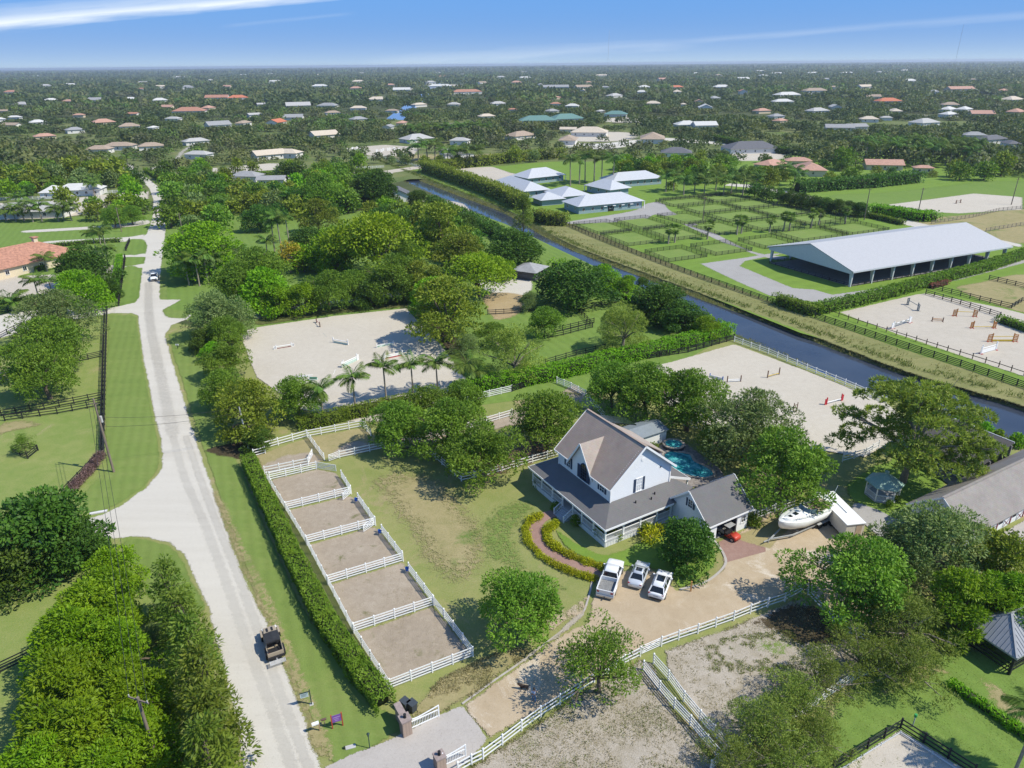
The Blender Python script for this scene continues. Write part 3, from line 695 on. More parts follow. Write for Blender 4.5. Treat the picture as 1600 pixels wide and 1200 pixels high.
def dome(Dm, H, zb, n, rc, shape=1.0, core=.3, irregular=.18):
    """clump centres over a dome of diameter Dm between heights zb and H"""
    cl = []; a = Dm / 2; wob = [R.uniform(0, 6.28) for _ in range(3)]
    for i in range(n):
        az = R.uniform(0, 2 * pi); s = R.random()
        el = math.asin(min(1, s ** .8)) if R.random() < .85 else R.uniform(-.5, .1)
        r = rc * R.uniform(.65, 1.25)
        k = 1 + irregular * (sin(2 * az + wob[0]) * .6 + sin(3 * az + wob[1]) * .5 + sin(5 * az + wob[2]) * .4)
        k *= 1.2 if R.random() < .12 else 1
        q = 1.0 if R.random() > core else R.uniform(.35, .8)
        x = cos(az) * cos(el) ** shape * (a - r) * k * q; y = sin(az) * cos(el) ** shape * (a - r) * k * q
        z = zb + r * .6 + max(-.12, sin(el)) * (H - zb - 1.3 * r) * (.55 + .45 * q)
        cl.append(((x, y, z), r, .5 + R.uniform(-.28, .28)))
    return cl
def wood(H0, cl, r0, split=.25, limbs=7, lean=.1, sub=2):
    mb = MB(); zs = H0 * split
    base = Vector((0, 0, 0)); fork = Vector((R.uniform(-lean, lean) * zs, R.uniform(-lean, lean) * zs, zs))
    mb.tube([base + Vector((0, 0, -.15)), base + Vector((0, 0, .25)), base.lerp(fork, .6) + Vector((R.uniform(-.1, .1), R.uniform(-.1, .1), 0)), fork], [r0 * 1.5, r0 * 1.1, r0 * .9, r0 * .82], 8)
    pick = R.sample(cl, min(limbs, len(cl)))
    for c, r, t in pick:
        e = Vector(c); m = fork.lerp(e, .5) + Vector((R.uniform(-.4, .4), R.uniform(-.4, .4), R.uniform(.1, .6)))
        mb.tube([fork - Vector((0, 0, .1)), m, e], [r0 * .55, r0 * .36, r0 * .12], 5)
        for _ in range(sub):
            e2 = e + Vector((R.uniform(-1, 1), R.uniform(-1, 1), R.uniform(-.3, .8))) * r * 1.2
            mb.tube([m.lerp(e, R.uniform(.1, .7)), e2], [r0 * .2, r0 * .06], 4)
    return mb

bark = plain('bark', (.15, .115, .085), .9, .25, 4, bump=.6)
bark_pale = plain('pale_bark', (.26, .22, .175), .9, .2, 4, bump=.5)
palm_bark = plain('palm_bark', (.29, .25, .20), .9, .18, 6, bump=.4)
L_oak = leaf_mat('oak_leaves', (.070, .148, .019), (.245, .365, .062), hue=.012)
L_dark = leaf_mat('dark_leaves', (0.035, 0.083, 0.016), (0.128, 0.216, 0.038), tintvar=.3)
L_bright = leaf_mat('bright_leaves', (0.096, 0.216, 0.016), (0.272, 0.448, 0.048))
L_lime = leaf_mat('lime_leaves', (0.149, 0.241, 0.021), (0.333, 0.425, 0.052), hue=.01)
L_olive = leaf_mat('olive_leaves', (.095, .140, .020), (.305, .355, .060), hue=.005)
L_grey = leaf_mat('grey_leaves', (.11, .18, .055), (.29, .36, .14), hue=.008)
L_pine = leaf_mat('pine_needles', (.12, .19, .034), (.41, .50, .12), hue=.006)
L_spray = leaf_mat('spray_leaves', (.085, .185, .014), (.27, .395, .042), hue=.01)
L_yellow = leaf_mat('yellow_leaves', (0.242, 0.187, 0.022), (0.528, 0.418, 0.077), hue=.01)
L_palm = leaf_mat('palm_fronds', (0.056, 0.12, 0.019), (0.2, 0.28, 0.064), trans=.2)
L_scrag = leaf_mat('scraggly_leaves', (.095, .15, .028), (.30, .36, .085), hue=.006)
L_ylw = leaf_mat('yellow_shrub_leaves', (.20, .25, .02), (.56, .53, .06), hue=.01)
L_hedge = leaf_mat('hedge_leaves', (0.072, 0.16, 0.019), (0.256, 0.352, 0.056), tintvar=.2)
L_purple = leaf_mat('purple_grass_leaves', (0.14, 0.084, 0.084), (0.364, 0.252, 0.238))
L_red = leaf_mat('red_blossom', (.10, .06, .03), (.34, .10, .12))

KIND = {}
def proto(kind, Dm, H, make, variants=3):
    KIND[kind] = []
    for k in range(variants):
        cm, tm = make(Dm, H, k)
        KIND[kind].append((cm, tm, Dm, H))
def mk_broad(mat, L, Wd, n, rc, per, zb=.2, r0=.28, split=.25, limbs=8, bk=bark, shape=1.0, droop=0, core=.3, hair=.06, irregular=.18, rnd=.6, flat=.75):
    def f(Dm, H, k):
        cl = dome(Dm, H, H * zb, n, rc, shape, core, irregular)
        cm = leaf_mesh('crown', *crown_leaves(cl, per, L, Wd, droop=droop, hair=hair, rnd=rnd, flat=flat), mat)
        return cm, wood(H, cl, r0, split, limbs).mesh('trunk', bk)
    return f
proto('oak', 10, 8, mk_broad(L_oak, .32, .07, 84, 1.15, 150, .22, core=.4, irregular=.26, hair=.15), 4)
proto('dense', 10, 8, mk_broad(L_dark, .38, .11, 84, 1.2, 92, .12, core=.3, irregular=.24, hair=.12), 3)
proto('bright', 10, 8, mk_broad(L_bright, .38, .10, 80, 1.2, 90, .15, core=.3, irregular=.24, hair=.12), 3)
proto('lime', 12, 8, mk_broad(L_lime, .42, .09, 85, 1.35, 72, .3, hair=.15, limbs=10, split=.22, irregular=.25), 2)
proto('olive', 10, 8.5, mk_broad(L_olive, .38, .095, 80, 1.15, 88, .15, hair=.12, irregular=.26, shape=.9, flat=.5), 3)
proto('grey', 10, 8, mk_broad(L_grey, .32, .06, 84, 1.15, 130, .18, limbs=12, irregular=.32, hair=.3, core=.45), 3)
proto('spray', 9, 8, mk_broad(L_spray, .36, .068, 110, .95, 170, .05, droop=.15, hair=.4, flat=.5, irregular=.3, rnd=.8), 3)
proto('scrag', 10, 6.5, mk_broad(L_scrag, .34, .04, 74, 1.0, 135, .2, limbs=18, hair=.45, irregular=.3, core=.45, flat=.45, bk=bark_pale), 3)
proto('yellow', 7, 8, mk_broad(L_yellow, .4, .12, 45, 1.0, 40, .25, limbs=9, irregular=.3, bk=bark_pale), 1)
def mk_airy(Dm, H, k):               # thin feathery crown that lets the ground show through
    cl = dome(Dm, H, H * .3, 70, 1.1, 1.0, .45, .25)
    return leaf_mesh('crown', *crown_leaves(cl, 78, .30, .06, hair=.3, flat=.6), L_oak), wood(H, cl, .22, .28, 16, .1, 3).mesh('trunk', bark)
proto('airy', 10, 8, mk_airy, 2)
def mk_pine(Dm, H, k):
    cl = dome(Dm, H, H * .32, 84, 1.15, .8, .25, .22)
    Ps, Ds, Ns, Ts = [], [], [], []
    for c, r, t in cl:               # tufts of needles on the upper side of flat branch sprays
        nt_ = int(30 * r * r)
        d = rdir(nt_); d[:, 2] = np.abs(d[:, 2]) * .7 - .1
        pc = np.array(c) + d * r * np.array([1, 1, .55])
        for q, dq in zip(pc, d):
            m = 9; nd = rdir(m) * .8 + dq * .5; nd[:, 2] += .35
            Ps.append(np.repeat(q[None], m, 0)); Ds.append(nd); Ns.append(rdir(m) + np.array([0, 0, .8])); Ts.append(np.full(m, t + R.uniform(-.2, .25)))
    P, D, N, T = map(np.concatenate, (Ps, Ds, Ns, Ts))
    cm = leaf_mesh('crown', P, D, N, .42 * (.8 + .4 * NP.random(len(P))), .05, T, L_pine)
    return cm, wood(H, cl, .3, .3, 13, .12, 3).mesh('trunk', bark_pale)
proto('pine', 11, 10, mk_pine, 2)
def mk_cone(Dm, H, k):               # dark upright tree with spiky side shoots
    cl = []
    for i in range(46):
        z = R.random() ** .8; a = R.uniform(0, 2 * pi); r = R.uniform(.55, .95) * (1.25 - .6 * z)
        q = (Dm / 2 - r * .6) * (1 - z * .85)
        cl.append(((cos(a) * q, sin(a) * q, .5 + z * (H - 1.0)), r, .5 + R.uniform(-.3, .3)))
    cm = leaf_mesh('crown', *crown_leaves(cl, 130, .4, .065, hair=.5, flat=.9, low=-.8), L_dark2)
    return cm, wood(H, cl, .16, .5, 5).mesh('trunk', bark)
L_dark2 = leaf_mat('dark_spiky_leaves', (0.064, 0.12, 0.019), (0.216, 0.264, 0.048), tintvar=.3)  # own dark green of the spiky roadside trees
proto('roundpine', 10, 8.5, mk_broad(L_pine, .36, .035, 90, 1.0, 190, .12, limbs=12, hair=.35, irregular=.2, flat=.7, bk=bark_pale), 2)
proto('cone', 5, 9, mk_cone, 3)
def mk_bush(mat, L, Wd, per=150):
    def f(Dm, H, k):
        cl = dome(Dm, H, 0, 16, .55, 1, .3, .15)
        mb = MB(); mb.tube([(0, 0, 0), (0, 0, H * .5)], [.06, .03], 5)
        return leaf_mesh('bush', *crown_leaves(cl, per, L, Wd, low=-.6), mat, (mb, bark)), None
    return f
proto('bush', 2, 1.6, mk_bush(L_hedge, .22, .07), 3)
proto('brightbush', 2, 1.6, mk_bush(L_bright, .24, .08), 2)
proto('ylwbush', 1, .8, mk_bush(L_ylw, .20, .055, 60), 3)
proto('purplebush', 1.6, 1.3, mk_bush(L_purple, .34, .03, 120), 2)
proto('greybush', 2, 1.6, mk_bush(L_grey, .2, .05), 2)
# distant kinds: fewer, larger leaves
for k_, mat_ in (('f_oak', L_oak), ('f_dense', L_dark), ('f_bright', L_bright), ('f_olive', L_olive), ('f_grey', L_grey)):
    proto(k_, 10, 8, mk_broad(mat_, .95, .30, 42, 1.6, 8.5, .12, limbs=4, hair=.1), 3)

def frond_mesh(L, droop, n, ll, mat, name='frond', vee=.5, wd=.05):
    """one feather frond along +X from the origin: arched rib with two rows of leaflets"""
    Ps, Ds, Ns, Ls, Ts = [], [], [], [], []
    pts = []
    for i in range(9):
        t = i / 8; pts.append(Vector((L * (t - .12 * t ** 3 * droop), 0, L * (.42 * t - (.30 + .42 * droop) * t * t * 1.05))))
    def at(t):
        k = min(7, int(t * 8)); return pts[k].lerp(pts[k + 1], t * 8 - k), (pts[k + 1] - pts[k]).normalized()
    for i in range(n):
        t = .12 + .88 * i / (n - 1); p, d = at(t); l = ll * (.45 + 1.1 * sin(pi * min(1, t * .9 + .08)) ** .8)
        for s in (-1, 1):
            Ps.append(p); Ds.append(d * .55 + Vector((0, s, 0)) * .8 + Vector((0, 0, -vee - R.uniform(0, .25)))); Ns.append(Vector((0, -s * .4, 1))); Ls.append(l * R.uniform(.85, 1.1)); Ts.append(.45 + R.uniform(-.3, .3))
    mb = MB(); mb.tube(pts, [.05 - .04 * i / 8 for i in range(9)], 4)
    A = lambda q: np.array([tuple(v) for v in q])
    return leaf_mesh(name, A(Ps), A(Ds), A(Ns), np.array(Ls), wd, np.array(Ts), mat, (mb, L_palm))
FR = {'royal': [frond_mesh(3.3, dr, 26, 1.0, L_palm, wd=.055) for dr in (.35, .65, 1.0)], 'coco': [frond_mesh(2.7, dr, 24, .8, L_palm, wd=.05) for dr in (.35, .7, 1.05)]}
shaft = plain('green_crownshaft', (.12, .19, .05), .5, .15, 4)
def palm_trunk(h, r, kind):
    mb = MB(); lean = R.uniform(-.03, .03) * h
    mb.tube([(0, 0, -.1), (0, 0, .4), (lean * .3, 0, h * .45), (lean, 0, h - .1)], [r * 1.5, r * 1.15, r, r * .8], 8)
    if kind == 'royal': mb.tube([(lean, 0, h - 1.2), (lean, 0, h - .6), (lean, 0, h + .15)], [r * .82, r * .95, r * .4], 8, 1)
    return mb.mesh('trunk', [palm_bark, shaft]), lean
PT = {}
for kd, h_ in (('royal', 8.0), ('coco', 5.0)): PT[kd] = [(palm_trunk(h_, .17 if kd == 'royal' else .13, kd), h_) for _ in range(3)]
def frond_set(kd, n, scale=1):
    o = []
    for i in range(n):
        up = R.random()
        o.append((i * 2 * pi / n * 2.618 + R.uniform(-.2, .2), -1.05 * up + .12, R.choice(FR[kd])))
    return o
def joined_crown(kd, n):
    vs_, fs, mi, ti = [], [], [], []
    for az, el, me in frond_set(kd, n):
        M_ = Matrix.Rotation(az, 4, 'Z') @ Matrix.Rotation(el, 4, 'Y'); o = len(vs_)
        vs_ += [tuple(M_ @ v.co) for v in me.vertices]; fs += [tuple(o + i for i in p.vertices) for p in me.polygons]
        ti += [d.value for d in me.attributes['tint'].data]
    me = bpy.data.meshes.new('crown'); me.from_pydata(vs_, [], fs); me.materials.append(L_palm)
    a = me.attributes.new('tint', 'FLOAT', 'POINT'); a.data.foreach_set('value', ti)
    return me
PC = {k: [joined_crown(k, n) for _ in range(2)] for k, n in (('royal', 13), ('coco', 13))}
def fan_crown():                     # cabbage palm: a ball of stiff fans
    Ps, Ds, Ns, Ts = [], [], [], []
    for i in range(34):
        d = rdir(1)[0]; d[2] = d[2] * .9 + .15; tip = d * R.uniform(.55, .95); t = R.uniform(.15, .7)
        side = np.cross(d, [0, 0, 1.0]); side /= max(1e-6, np.linalg.norm(side))
        for k in range(7):
            a = (k - 3) * .36; Ps.append(tip); Ds.append(d * cos(a) + side * sin(a) + np.array([0, 0, -.25])); Ns.append(np.cross(side, d) + rdir(1)[0] * .2); Ts.append(t)
    A = np.array
    return leaf_mesh('crown', A(Ps), A(Ds), A(Ns), .85, .075, A(Ts), L_palm)
PC['fan'] = [fan_crown() for _ in range(2)]
PT['fan'] = [(palm_trunk(5.0, .17, 'fan'), 5.0) for _ in range(2)]

def solve(px, py, wpx, ratio, zf):
    zc = 3.0
    for _ in range(5):
        p = G(px, py, zc); D = wpx * depth(p) / F; zc = zf * ratio * D
    return Vector((p.x, p.y, 0)), D, ratio * D
def tree(kind, px, py, wpx, label, group=None, ratio=None, name=None, cat='tree', zf=.56, rz=None):
    """a tree whose crown the photograph shows centred at px, py and wpx pixels wide"""
    base = kind if kind in KIND else kind
    v = KIND[base]
    Dm, H = v[0][2], v[0][3]
    p, D, h = solve(px, py, wpx, ratio or H / Dm, zf)
    if kind[:2] != 'f_' and 'f_' + kind in KIND and p.length > 330: v = KIND['f_' + kind]; Dm, H = v[0][2], v[0][3]
    return plant_at(v, p, D, h, label, group, name or {'pine': 'pine_tree', 'oak': 'oak_tree', 'f_oak': 'oak_tree', 'yellow': 'blossoming_tree'}.get(kind, 'tree'), cat, rz)
def plant_at(v, p, D, h, label, group, name, cat, rz=None):
    cm, tm, Dm, H = R.choice(v)
    rz = R.uniform(0, 6.28) if rz is None else rz
    sc = (D / Dm, D / Dm, h / H)
    if tm is None:
        o = put(name, cm, None, p, rz, sc); return tag(o, label, cat, group)
    t = thing(name, label, cat, p, rz, group); t.scale = sc
    put('trunk', tm, t); put('crown', cm, t)
    return t
def palm(kd, px, py, h, label, group=None, s=1.0, fronds=False, name='palm_tree'):
    """a palm standing on the ground at px, py, h metres to the top of its stem"""
    p = G(px, py); (tm, lean), h0 = R.choice(PT[kd])
    t = thing(name, label, 'palm', p, R.uniform(0, 6.28), group)
    put('trunk', tm, t, scale=(s, s, h / h0))
    if fronds and kd in FR:
        for az, el, me in frond_set(kd, 14): put('frond', me, t, (lean * s, 0, h), rot=(0, el, az), scale=(s, s, s))
    else: put('crown', R.choice(PC[kd]), t, (lean * s, 0, h), scale=(s, s, s))
    return t
core_mat = plain('hedge_wood', (.035, .045, .016), .9, .2, 3)
def hedge(label, px, w, h, mat=None, per=46, L=.2, Wd=.065, group=None, name='hedge', world=False, rough=.22, taper=1.0, cat='hedge'):
    """clipped hedge along a line of ground pixels: leaves over a twiggy core"""
    mat = mat or L_hedge
    pts = [Vector(p) for p in px] if world else [G(*p) for p in px]
    o = pts[0].copy(); Ps, Ds, Ns, Ts = [], [], [], []; mb = MB()
    for a, b in zip(pts, pts[1:]):
        d = b - a; l = d.length; d.normalize(); nrm = Vector((-d.y, d.x, 0)); nrm_ = np.array(nrm); d_ = np.array(d); a_ = np.array(a - o)
        e0 = d * min(.6, l * .3) if a is pts[0] else d * 0; e1 = d * min(.6, l * .3) if b is pts[-1] else d * 0
        c = [a - o + e0 + nrm * w * .36, b - o - e1 + nrm * w * .36, b - o - e1 - nrm * w * .36, a - o + e0 - nrm * w * .36]
        mb.prism([(q.x, q.y) for q in (c if True else c)], 0, h * .82, 0)
        m = int(per * l * (w + 2 * h)); t = NP.random(m) * (l + w * .5) - w * .25; u = NP.random(m) * (w + 2 * h)
        top = (u > h) & (u < h + w); left = u <= h
        zz_ = np.where(top, h, np.where(left, u, u - h - w)); ac = np.where(top, u - h - w / 2, np.where(left, -w / 2, w / 2))
        ac = ac * np.where(top, 1, taper + (1 - taper) * (1 - zz_ / h))
        P = a_ + d_ * t[:, None] + nrm_ * ac[:, None] + np.array([0, 0, 1]) * zz_[:, None]
        bump = np.array([noise.noise(Vector(q) * .9 + o) + .6 * noise.noise(Vector(q) * 2.3) for q in P]) * rough
        No = np.where(top[:, None], np.array([0, 0, 1.0]), np.sign(ac)[:, None] * nrm_)
        P = P + No * bump[:, None] - No * L * .4
        P[:, 2] = np.maximum(P[:, 2], .03)
        Ps.append(P); Ns.append(No + rdir(m) * .5 + np.array([0, 0, .3])); Ds.append(rdir(m) + No * .5); Ts.append(.5 + bump / rough * .35 + .3 * (NP.random(m) - .5))
    P, D, N, T = map(np.concatenate, (Ps, Ds, Ns, Ts))
    me = leaf_mesh(name, P, D, N, L * (.7 + .6 * NP.random(len(P))), Wd, T, mat, (mb, core_mat))
    return tag(put(name, me, None, o), label, cat, group)
# ------------------------------------------------------------------ buildings
white = plain('white_paint', (.80, .80, .79), .55, .02, 2)
trim = plain('white_trim', (.84, .84, .83), .5, .015, 2)
pvc = plain('white_vinyl', (.80, .80, .78), .45, .03, 1.5)
lap = plain('white_lap_siding', (.80, .81, .82), .6, .02, 2, stretch=(1, 1, 8))
navy = plain('navy_shutter_paint', (.035, .055, .10), .5, .08, 4)
glass, nt = new_mat('window_glass')
b_ = nn(nt, 'ShaderNodeBsdfPrincipled', Roughness=.06); b_.inputs['Base Color'].default_value = (.012, .016, .02, 1); b_.inputs['Specular IOR Level'].default_value = .7
out(nt, b_.outputs[0])
def shingle_mat(name, c, pitch=.16, amt=.14, big=.25):
    m, nt = new_mat(name)
    t = nt.nodes.new('ShaderNodeTexCoord'); sx = nt.nodes.new('ShaderNodeSeparateXYZ'); nt.links.new(t.outputs['Object'], sx.inputs[0])
    f1 = noise_fac(nt, t.outputs['Object'], 7, 5, .7); f2 = noise_fac(nt, t.outputs['Object'], .5, 4, .65)
    vo = nn(nt, 'ShaderNodeTexVoronoi', Scale=3.2); nt.links.new(t.outputs['Object'], vo.inputs['Vector'])
    course = mth(nt, 'FRACT', mth(nt, 'DIVIDE', sx.outputs[2], pitch))
    k = mth(nt, 'MULTIPLY_ADD', mth(nt, 'GREATER_THAN', course, .82), -amt, 1.0)
    k = mth(nt, 'ADD', k, mth(nt, 'MULTIPLY', mth(nt, 'SUBTRACT', f1, .5), .5))
    k = mth(nt, 'ADD', k, mth(nt, 'MULTIPLY', mth(nt, 'SUBTRACT', f2, .5), big * 2))
    cc = nt.nodes.new('ShaderNodeCombineXYZ')
    for i in range(3): nt.links.new(mth(nt, 'MULTIPLY', k, c[i]), cc.inputs[i])
    colr = mixrgb(nt, .035, cc.outputs[0], vo.outputs['Color'], 'OVERLAY')
    b = nn(nt, 'ShaderNodeBsdfPrincipled', Roughness=.9); b.inputs['Specular IOR Level'].default_value = .2
    nt.links.new(colr, b.inputs['Base Color'])
    bn = nn(nt, 'ShaderNodeBump', Strength=.4, Distance=.03); nt.links.new(k, bn.inputs['Height']); nt.links.new(bn.outputs[0], b.inputs['Normal'])
    out(nt, b.outputs[0]); MATS[name] = m
    return m
sh_brown = shingle_mat('brown_grey_shingles', (.36, .28, .225), .17)
sh_lit = shingle_mat('sunlit_brown_shingles', (.38, .32, .275), .17)  # paler brown shingles, sunlit tone of these slopes put into the colour
sh_char = shingle_mat('charcoal_shingles', (.150, .145, .143), .09, .1, .12)
sh_barn = shingle_mat('weathered_barn_shingles', (.27, .245, .225), .13, .1, .3)
sh_bdark = shingle_mat('dark_barn_shingles', (.085, .08, .076), .1, .1, .2)
near_black = plain('near_black_fill', (.02, .02, .022), .9, .1, 2)  # near black fill; at the stall openings it stands in for interior shade
planks = plain('grey_deck_boards', (.42, .43, .44), .8, .12, 3, stretch=(1, 12, 1))
stone = plain('pool_stone', (.36, .31, .25), .85, .22, 2.5, bump=.5)

WCACHE = {}
def window(parent, c, ang, w=1.0, h=1.5, cols=2, rows=3, shutter=True, arch=False, fm=None, name='window', shm=None):
    """a framed window; ang turns its outward normal (+Y when 0); panes and shutters are sub-parts"""
    key = (w, h, cols, rows, arch, fm.name if fm else '')
    if key not in WCACHE:
        f = MB(); t = .07
        for s in (-1, 1): f.box(s * w / 2 - t / 2, .0, -h / 2, s * w / 2 + t / 2, .07, h / 2)
        f.box(-w / 2 - .1, 0, -h / 2 - .1, w / 2 + .1, .10, -h / 2 - .002); f.box(-w / 2 - .05, 0, h / 2 + .002, w / 2 + .05, .08, h / 2 + .1)
        for i in range(1, cols): f.box(-w / 2 + w * i / cols - .02, .02, -h / 2, -w / 2 + w * i / cols + .02, .055, h / 2)
        for i in range(1, rows): f.box(-w / 2 + t / 2, .02, -h / 2 + h * i / rows - .02, w / 2 - t / 2, .05, -h / 2 + h * i / rows + .02)
        g = MB(); g.box(-w / 2, -.04, -h / 2, w / 2, .015, h / 2)
        s = MB(); sw = w * .38; s.box(-sw / 2, 0, -h / 2 - .05, sw / 2, .05, h / 2 + .05)
        for i in range(9): z = -h / 2 + h * (i + .5) / 9; s.box(-sw / 2 + .05, .051, z - .05, sw / 2 - .05, .068, z + .03)
        WCACHE[key] = (f.mesh('window', fm or trim), g.mesh('pane', glass), s.mesh('shutter', shm or navy))
    f, g, s = WCACHE[key]
    o = put(name, f, parent, c, ang); put('pane', g, o)
    if shutter:
        for k in (-1, 1): put('shutter', s, o, (k * (w / 2 + w * .19 + .06), 0, 0))
    return o

HO = Vector((12.503, 77.143, 0)); HA = radians(30.7)
hs_ = thing('white_house', 'white two storey farmhouse with brown shingle gable roof and wraparound porch', 'house', HO, HA)
D_, W_, ZT, ZE, ZR = 10.1, 11.6, 4.33, 6.95, 11.36
# walls, gables running along Y
mb = MB()
gab = [(0, 0), (D_, 0), (D_, 7.2), (D_ / 2, ZR - .12), (0, ZE)]
def gable_prism(mb, prof, y0, y1, mi=0):
    n = len(prof); mb.add([(x, y0, z) for x, z in prof] + [(x, y1, z) for x, z in prof],
        [tuple(range(n)), tuple(range(n, 2 * n))[::-1]] + [((i + 1) % n, i, n + i, n + (i + 1) % n) for i in range(n)], mi)
gable_prism(mb, gab, 0, W_)
mb.build('wall', lap, hs_)
mb = MB()
for z in np.arange(4.5, 10.6, .2):               # the boards of the sunny gable end
    xa = 0 if z < ZE else (z - ZE) / (ZR - ZE) * D_ / 2; xb = D_ if z < 7.2 else D_ - (z - 7.2) / (ZR - 7.2) * D_ / 2
    mb.box(xa + .1, -.016, z, xb - .1, -.002, z + .17)
stuff(mb.build('siding_boards', lap, hs_))
for x, y in ((0, 0), (D_, 0), (0, W_)): mb = MB(); mb.box(x - .09, y - .09, .9, x + .09, y + .09, ZE - .1); mb.build('corner_trim', trim, hs_)
ov = .5
mb = MB()
sl_ = (ZR - ZE) / (D_ / 2)
zq = ZE - ov * sl_; sdq = (10.1 - 6.35) / 2.55; tq = (10.1 - zq) / sdq - .02; xq = (10.1 - ZE) / sl_ + .02; yq = 6.3
mb.slab([(-ov, -ov, zq), (D_ / 2, -ov, ZR), (D_ / 2, yq, ZR), (xq, yq, ZE + xq * sl_), (-ov, yq - tq, zq)], .16)
mb.slab([(-ov, yq + tq, zq), (xq, yq + .002, ZE + xq * sl_), (D_ / 2, yq + .002, ZR), (D_ / 2, W_ + ov, ZR), (-ov, W_ + ov, zq)], .16)
slb = (ZR - 7.2) / (D_ / 2)
mb.slab([(D_ / 2 + .002, -ov, ZR), (D_ + .6, -ov, 7.2 - .6 * slb), (D_ + .6, W_ + ov, 7.2 - .6 * slb), (D_ / 2 + .002, W_ + ov, ZR)], .16)
mb.bar((D_ / 2, -ov, ZR + .02), (D_ / 2, W_ + ov, ZR + .02), .3, .06)
mb.build('roof', sh_brown, hs_)
mb = MB()
for y in (-ov - .03, W_ + ov + .03):
    mb.bar((-ov, y, ZE - ov * sl_ - .08), (D_ / 2, y, ZR - .08), .05, .28); mb.bar((D_ + .6, y, 7.2 - .6 * slb - .08), (D_ / 2, y, ZR - .08), .05, .28)
mb.bar((-ov - .03, -ov, ZE - ov * sl_ - .1), (-ov - .03, yq - tq, ZE - ov * sl_ - .1), .06, .2); mb.bar((-ov - .03, yq + tq, ZE - ov * sl_ - .1), (-ov - .03, W_ + ov, ZE - ov * sl_ - .1), .06, .2)
mb.bar((D_ + .63, -ov, 7.2 - .6 * slb - .1), (D_ + .63, W_ + ov, 7.2 - .6 * slb - .1), .06, .2)
mb.build('roof_trim', trim, hs_)
# front dormer gable, its wall flush above the porch
yc, hw, zp = 6.3, 2.55, 10.1
mb = MB()
mb.add([(-.012, yc - hw, ZE - .6), (-.012, yc + hw, ZE - .6), (-.012, yc, zp - .1), (1.2, yc - hw, ZE - .6), (1.2, yc + hw, ZE - .6), (1.2, yc, zp - .1)], [(0, 2, 1), (3, 4, 5), (0, 1, 4, 3), (1, 2, 5, 4), (2, 0, 3, 5)])
mb.build('dormer_wall', lap, hs_)
sd = (zp - 6.35) / hw
xr = (zp - ZE) / sl_
mb = MB(); e = .35
for s in (-1, 1):
    yb = yc + s * (hw + e); zb_ = zp - (hw + e) * sd
    p = [(-.45, yb, zb_), (-.45, yc + s * .001, zp), (xr + .05, yc + s * .001, zp), (max(-.4, (zb_ - ZE) / sl_), yb, zb_)]
    mb.slab(p if s < 0 else p[::-1], .14)
mb.build('dormer_roof', sh_lit, hs_)
mb = MB()
for s in (-1, 1): mb.bar((-.48, yc + s * (hw + e), zp - (hw + e) * sd - .05), (-.48, yc, zp - .05), .05, .24)
mb.build('dormer_trim', trim, hs_)
window(hs_, (0, 9.35, 5.75), radians(90), .95, 1.6, 2, 4); window(hs_, (0, 1.75, 5.85), radians(90), .95, 1.6, 2, 4)
window(hs_, (4.72, 0, 5.5), radians(180), 1.0, 1.9, 3, 4)
# arched window in the dormer
mb = MB(); w2, z0, z1 = .72, 4.75, 6.5
mb.bar((0, -w2, z0), (0, -w2, z1), .09, .12); mb.bar((0, w2, z0), (0, w2, z1), .09, .12); mb.box(-.05, -w2 - .1, z0 - .1, .05, w2 + .1, z0)
mb.tube([(-.01, w2 * cos(a), z1 + w2 * sin(a)) for a in np.linspace(0, pi, 11)], .07, 4)
for y in (-.25, .25): mb.bar((-.02, y, z0), (-.02, y, z1 + .6), .035, .05)
for z in (5.2, 5.65, 6.1, 6.5): mb.bar((-.02, -w2, z), (-.02, w2, z), .035, .05)
aw = mb.build('arched_window', navy, hs_, loc=(-.10, yc - .62, 0))
mb = MB(); mb.add([(0, -w2, z0), (0, w2, z0)] + [(0, w2 * cos(a), z1 + w2 * sin(a)) for a in np.linspace(0, pi, 11)] , [tuple(range(13))])
mb.build('pane', glass, aw, loc=(.045, 0, 0))
for k in (-1, 1):
    mb = MB(); mb.box(-.06, -.28, z0 - .05, .0, .28, z1 + .2)
    for i in range(10): z = z0 + .1 + i * .17; mb.box(-.08, -.22, z, -.062, .22, z + .11)
    mb.build('shutter', navy, aw, loc=(-.01, k * (w2 + .36), 0))
mb = MB(); mb.tube([(5.05, -.03, 9.2), (5.05, -.05, 9.2)], .3, 14); mb.tube([(5.05, -.05, 9.2), (5.05, -.07, 9.2)], .22, 14); mb.build('gable_vent', trim, hs_)
mb = MB(); mb.box(8.2, -.1, 7.0, 8.35, -.005, 7.2); mb.build('wall_lamp', navy, hs_)
# rear: upper brown cross roof, low porch roof, skylight dormer
mb = MB(); mb.slab([(D_ / 2 + .3, 8.6, 11.2), (D_ / 2 + .3, 1.6, 11.2), (D_ + .5, 1.6, 7.75), (D_ + .5, 8.6, 7.75)][::-1], .16); mb.build('rear_roof', sh_lit, hs_)
mb = MB(); mb.box(D_ / 2 + 1.2, 1.9, 7, D_ + .05, 8.3, 7.7); mb.build('rear_wall', lap, hs_)
mb = MB(); mb.slab([(D_ / 2 + 1.0, 11.0, 10.7), (D_ / 2 + 1.0, 8.2, 10.7), (D_ + .8, 8.2, 9.0), (D_ + .8, 11.0, 9.0)][::-1], .12); mb.build('skylight', glass, hs_)
mb = MB(); mb.slab([(D_, W_, 4.9), (D_, .35, 4.9), (D_ + 4.3, .35, 3.1), (D_ + 4.3, W_, 3.1)][::-1], .16); mb.build('rear_porch_roof', sh_char, hs_)
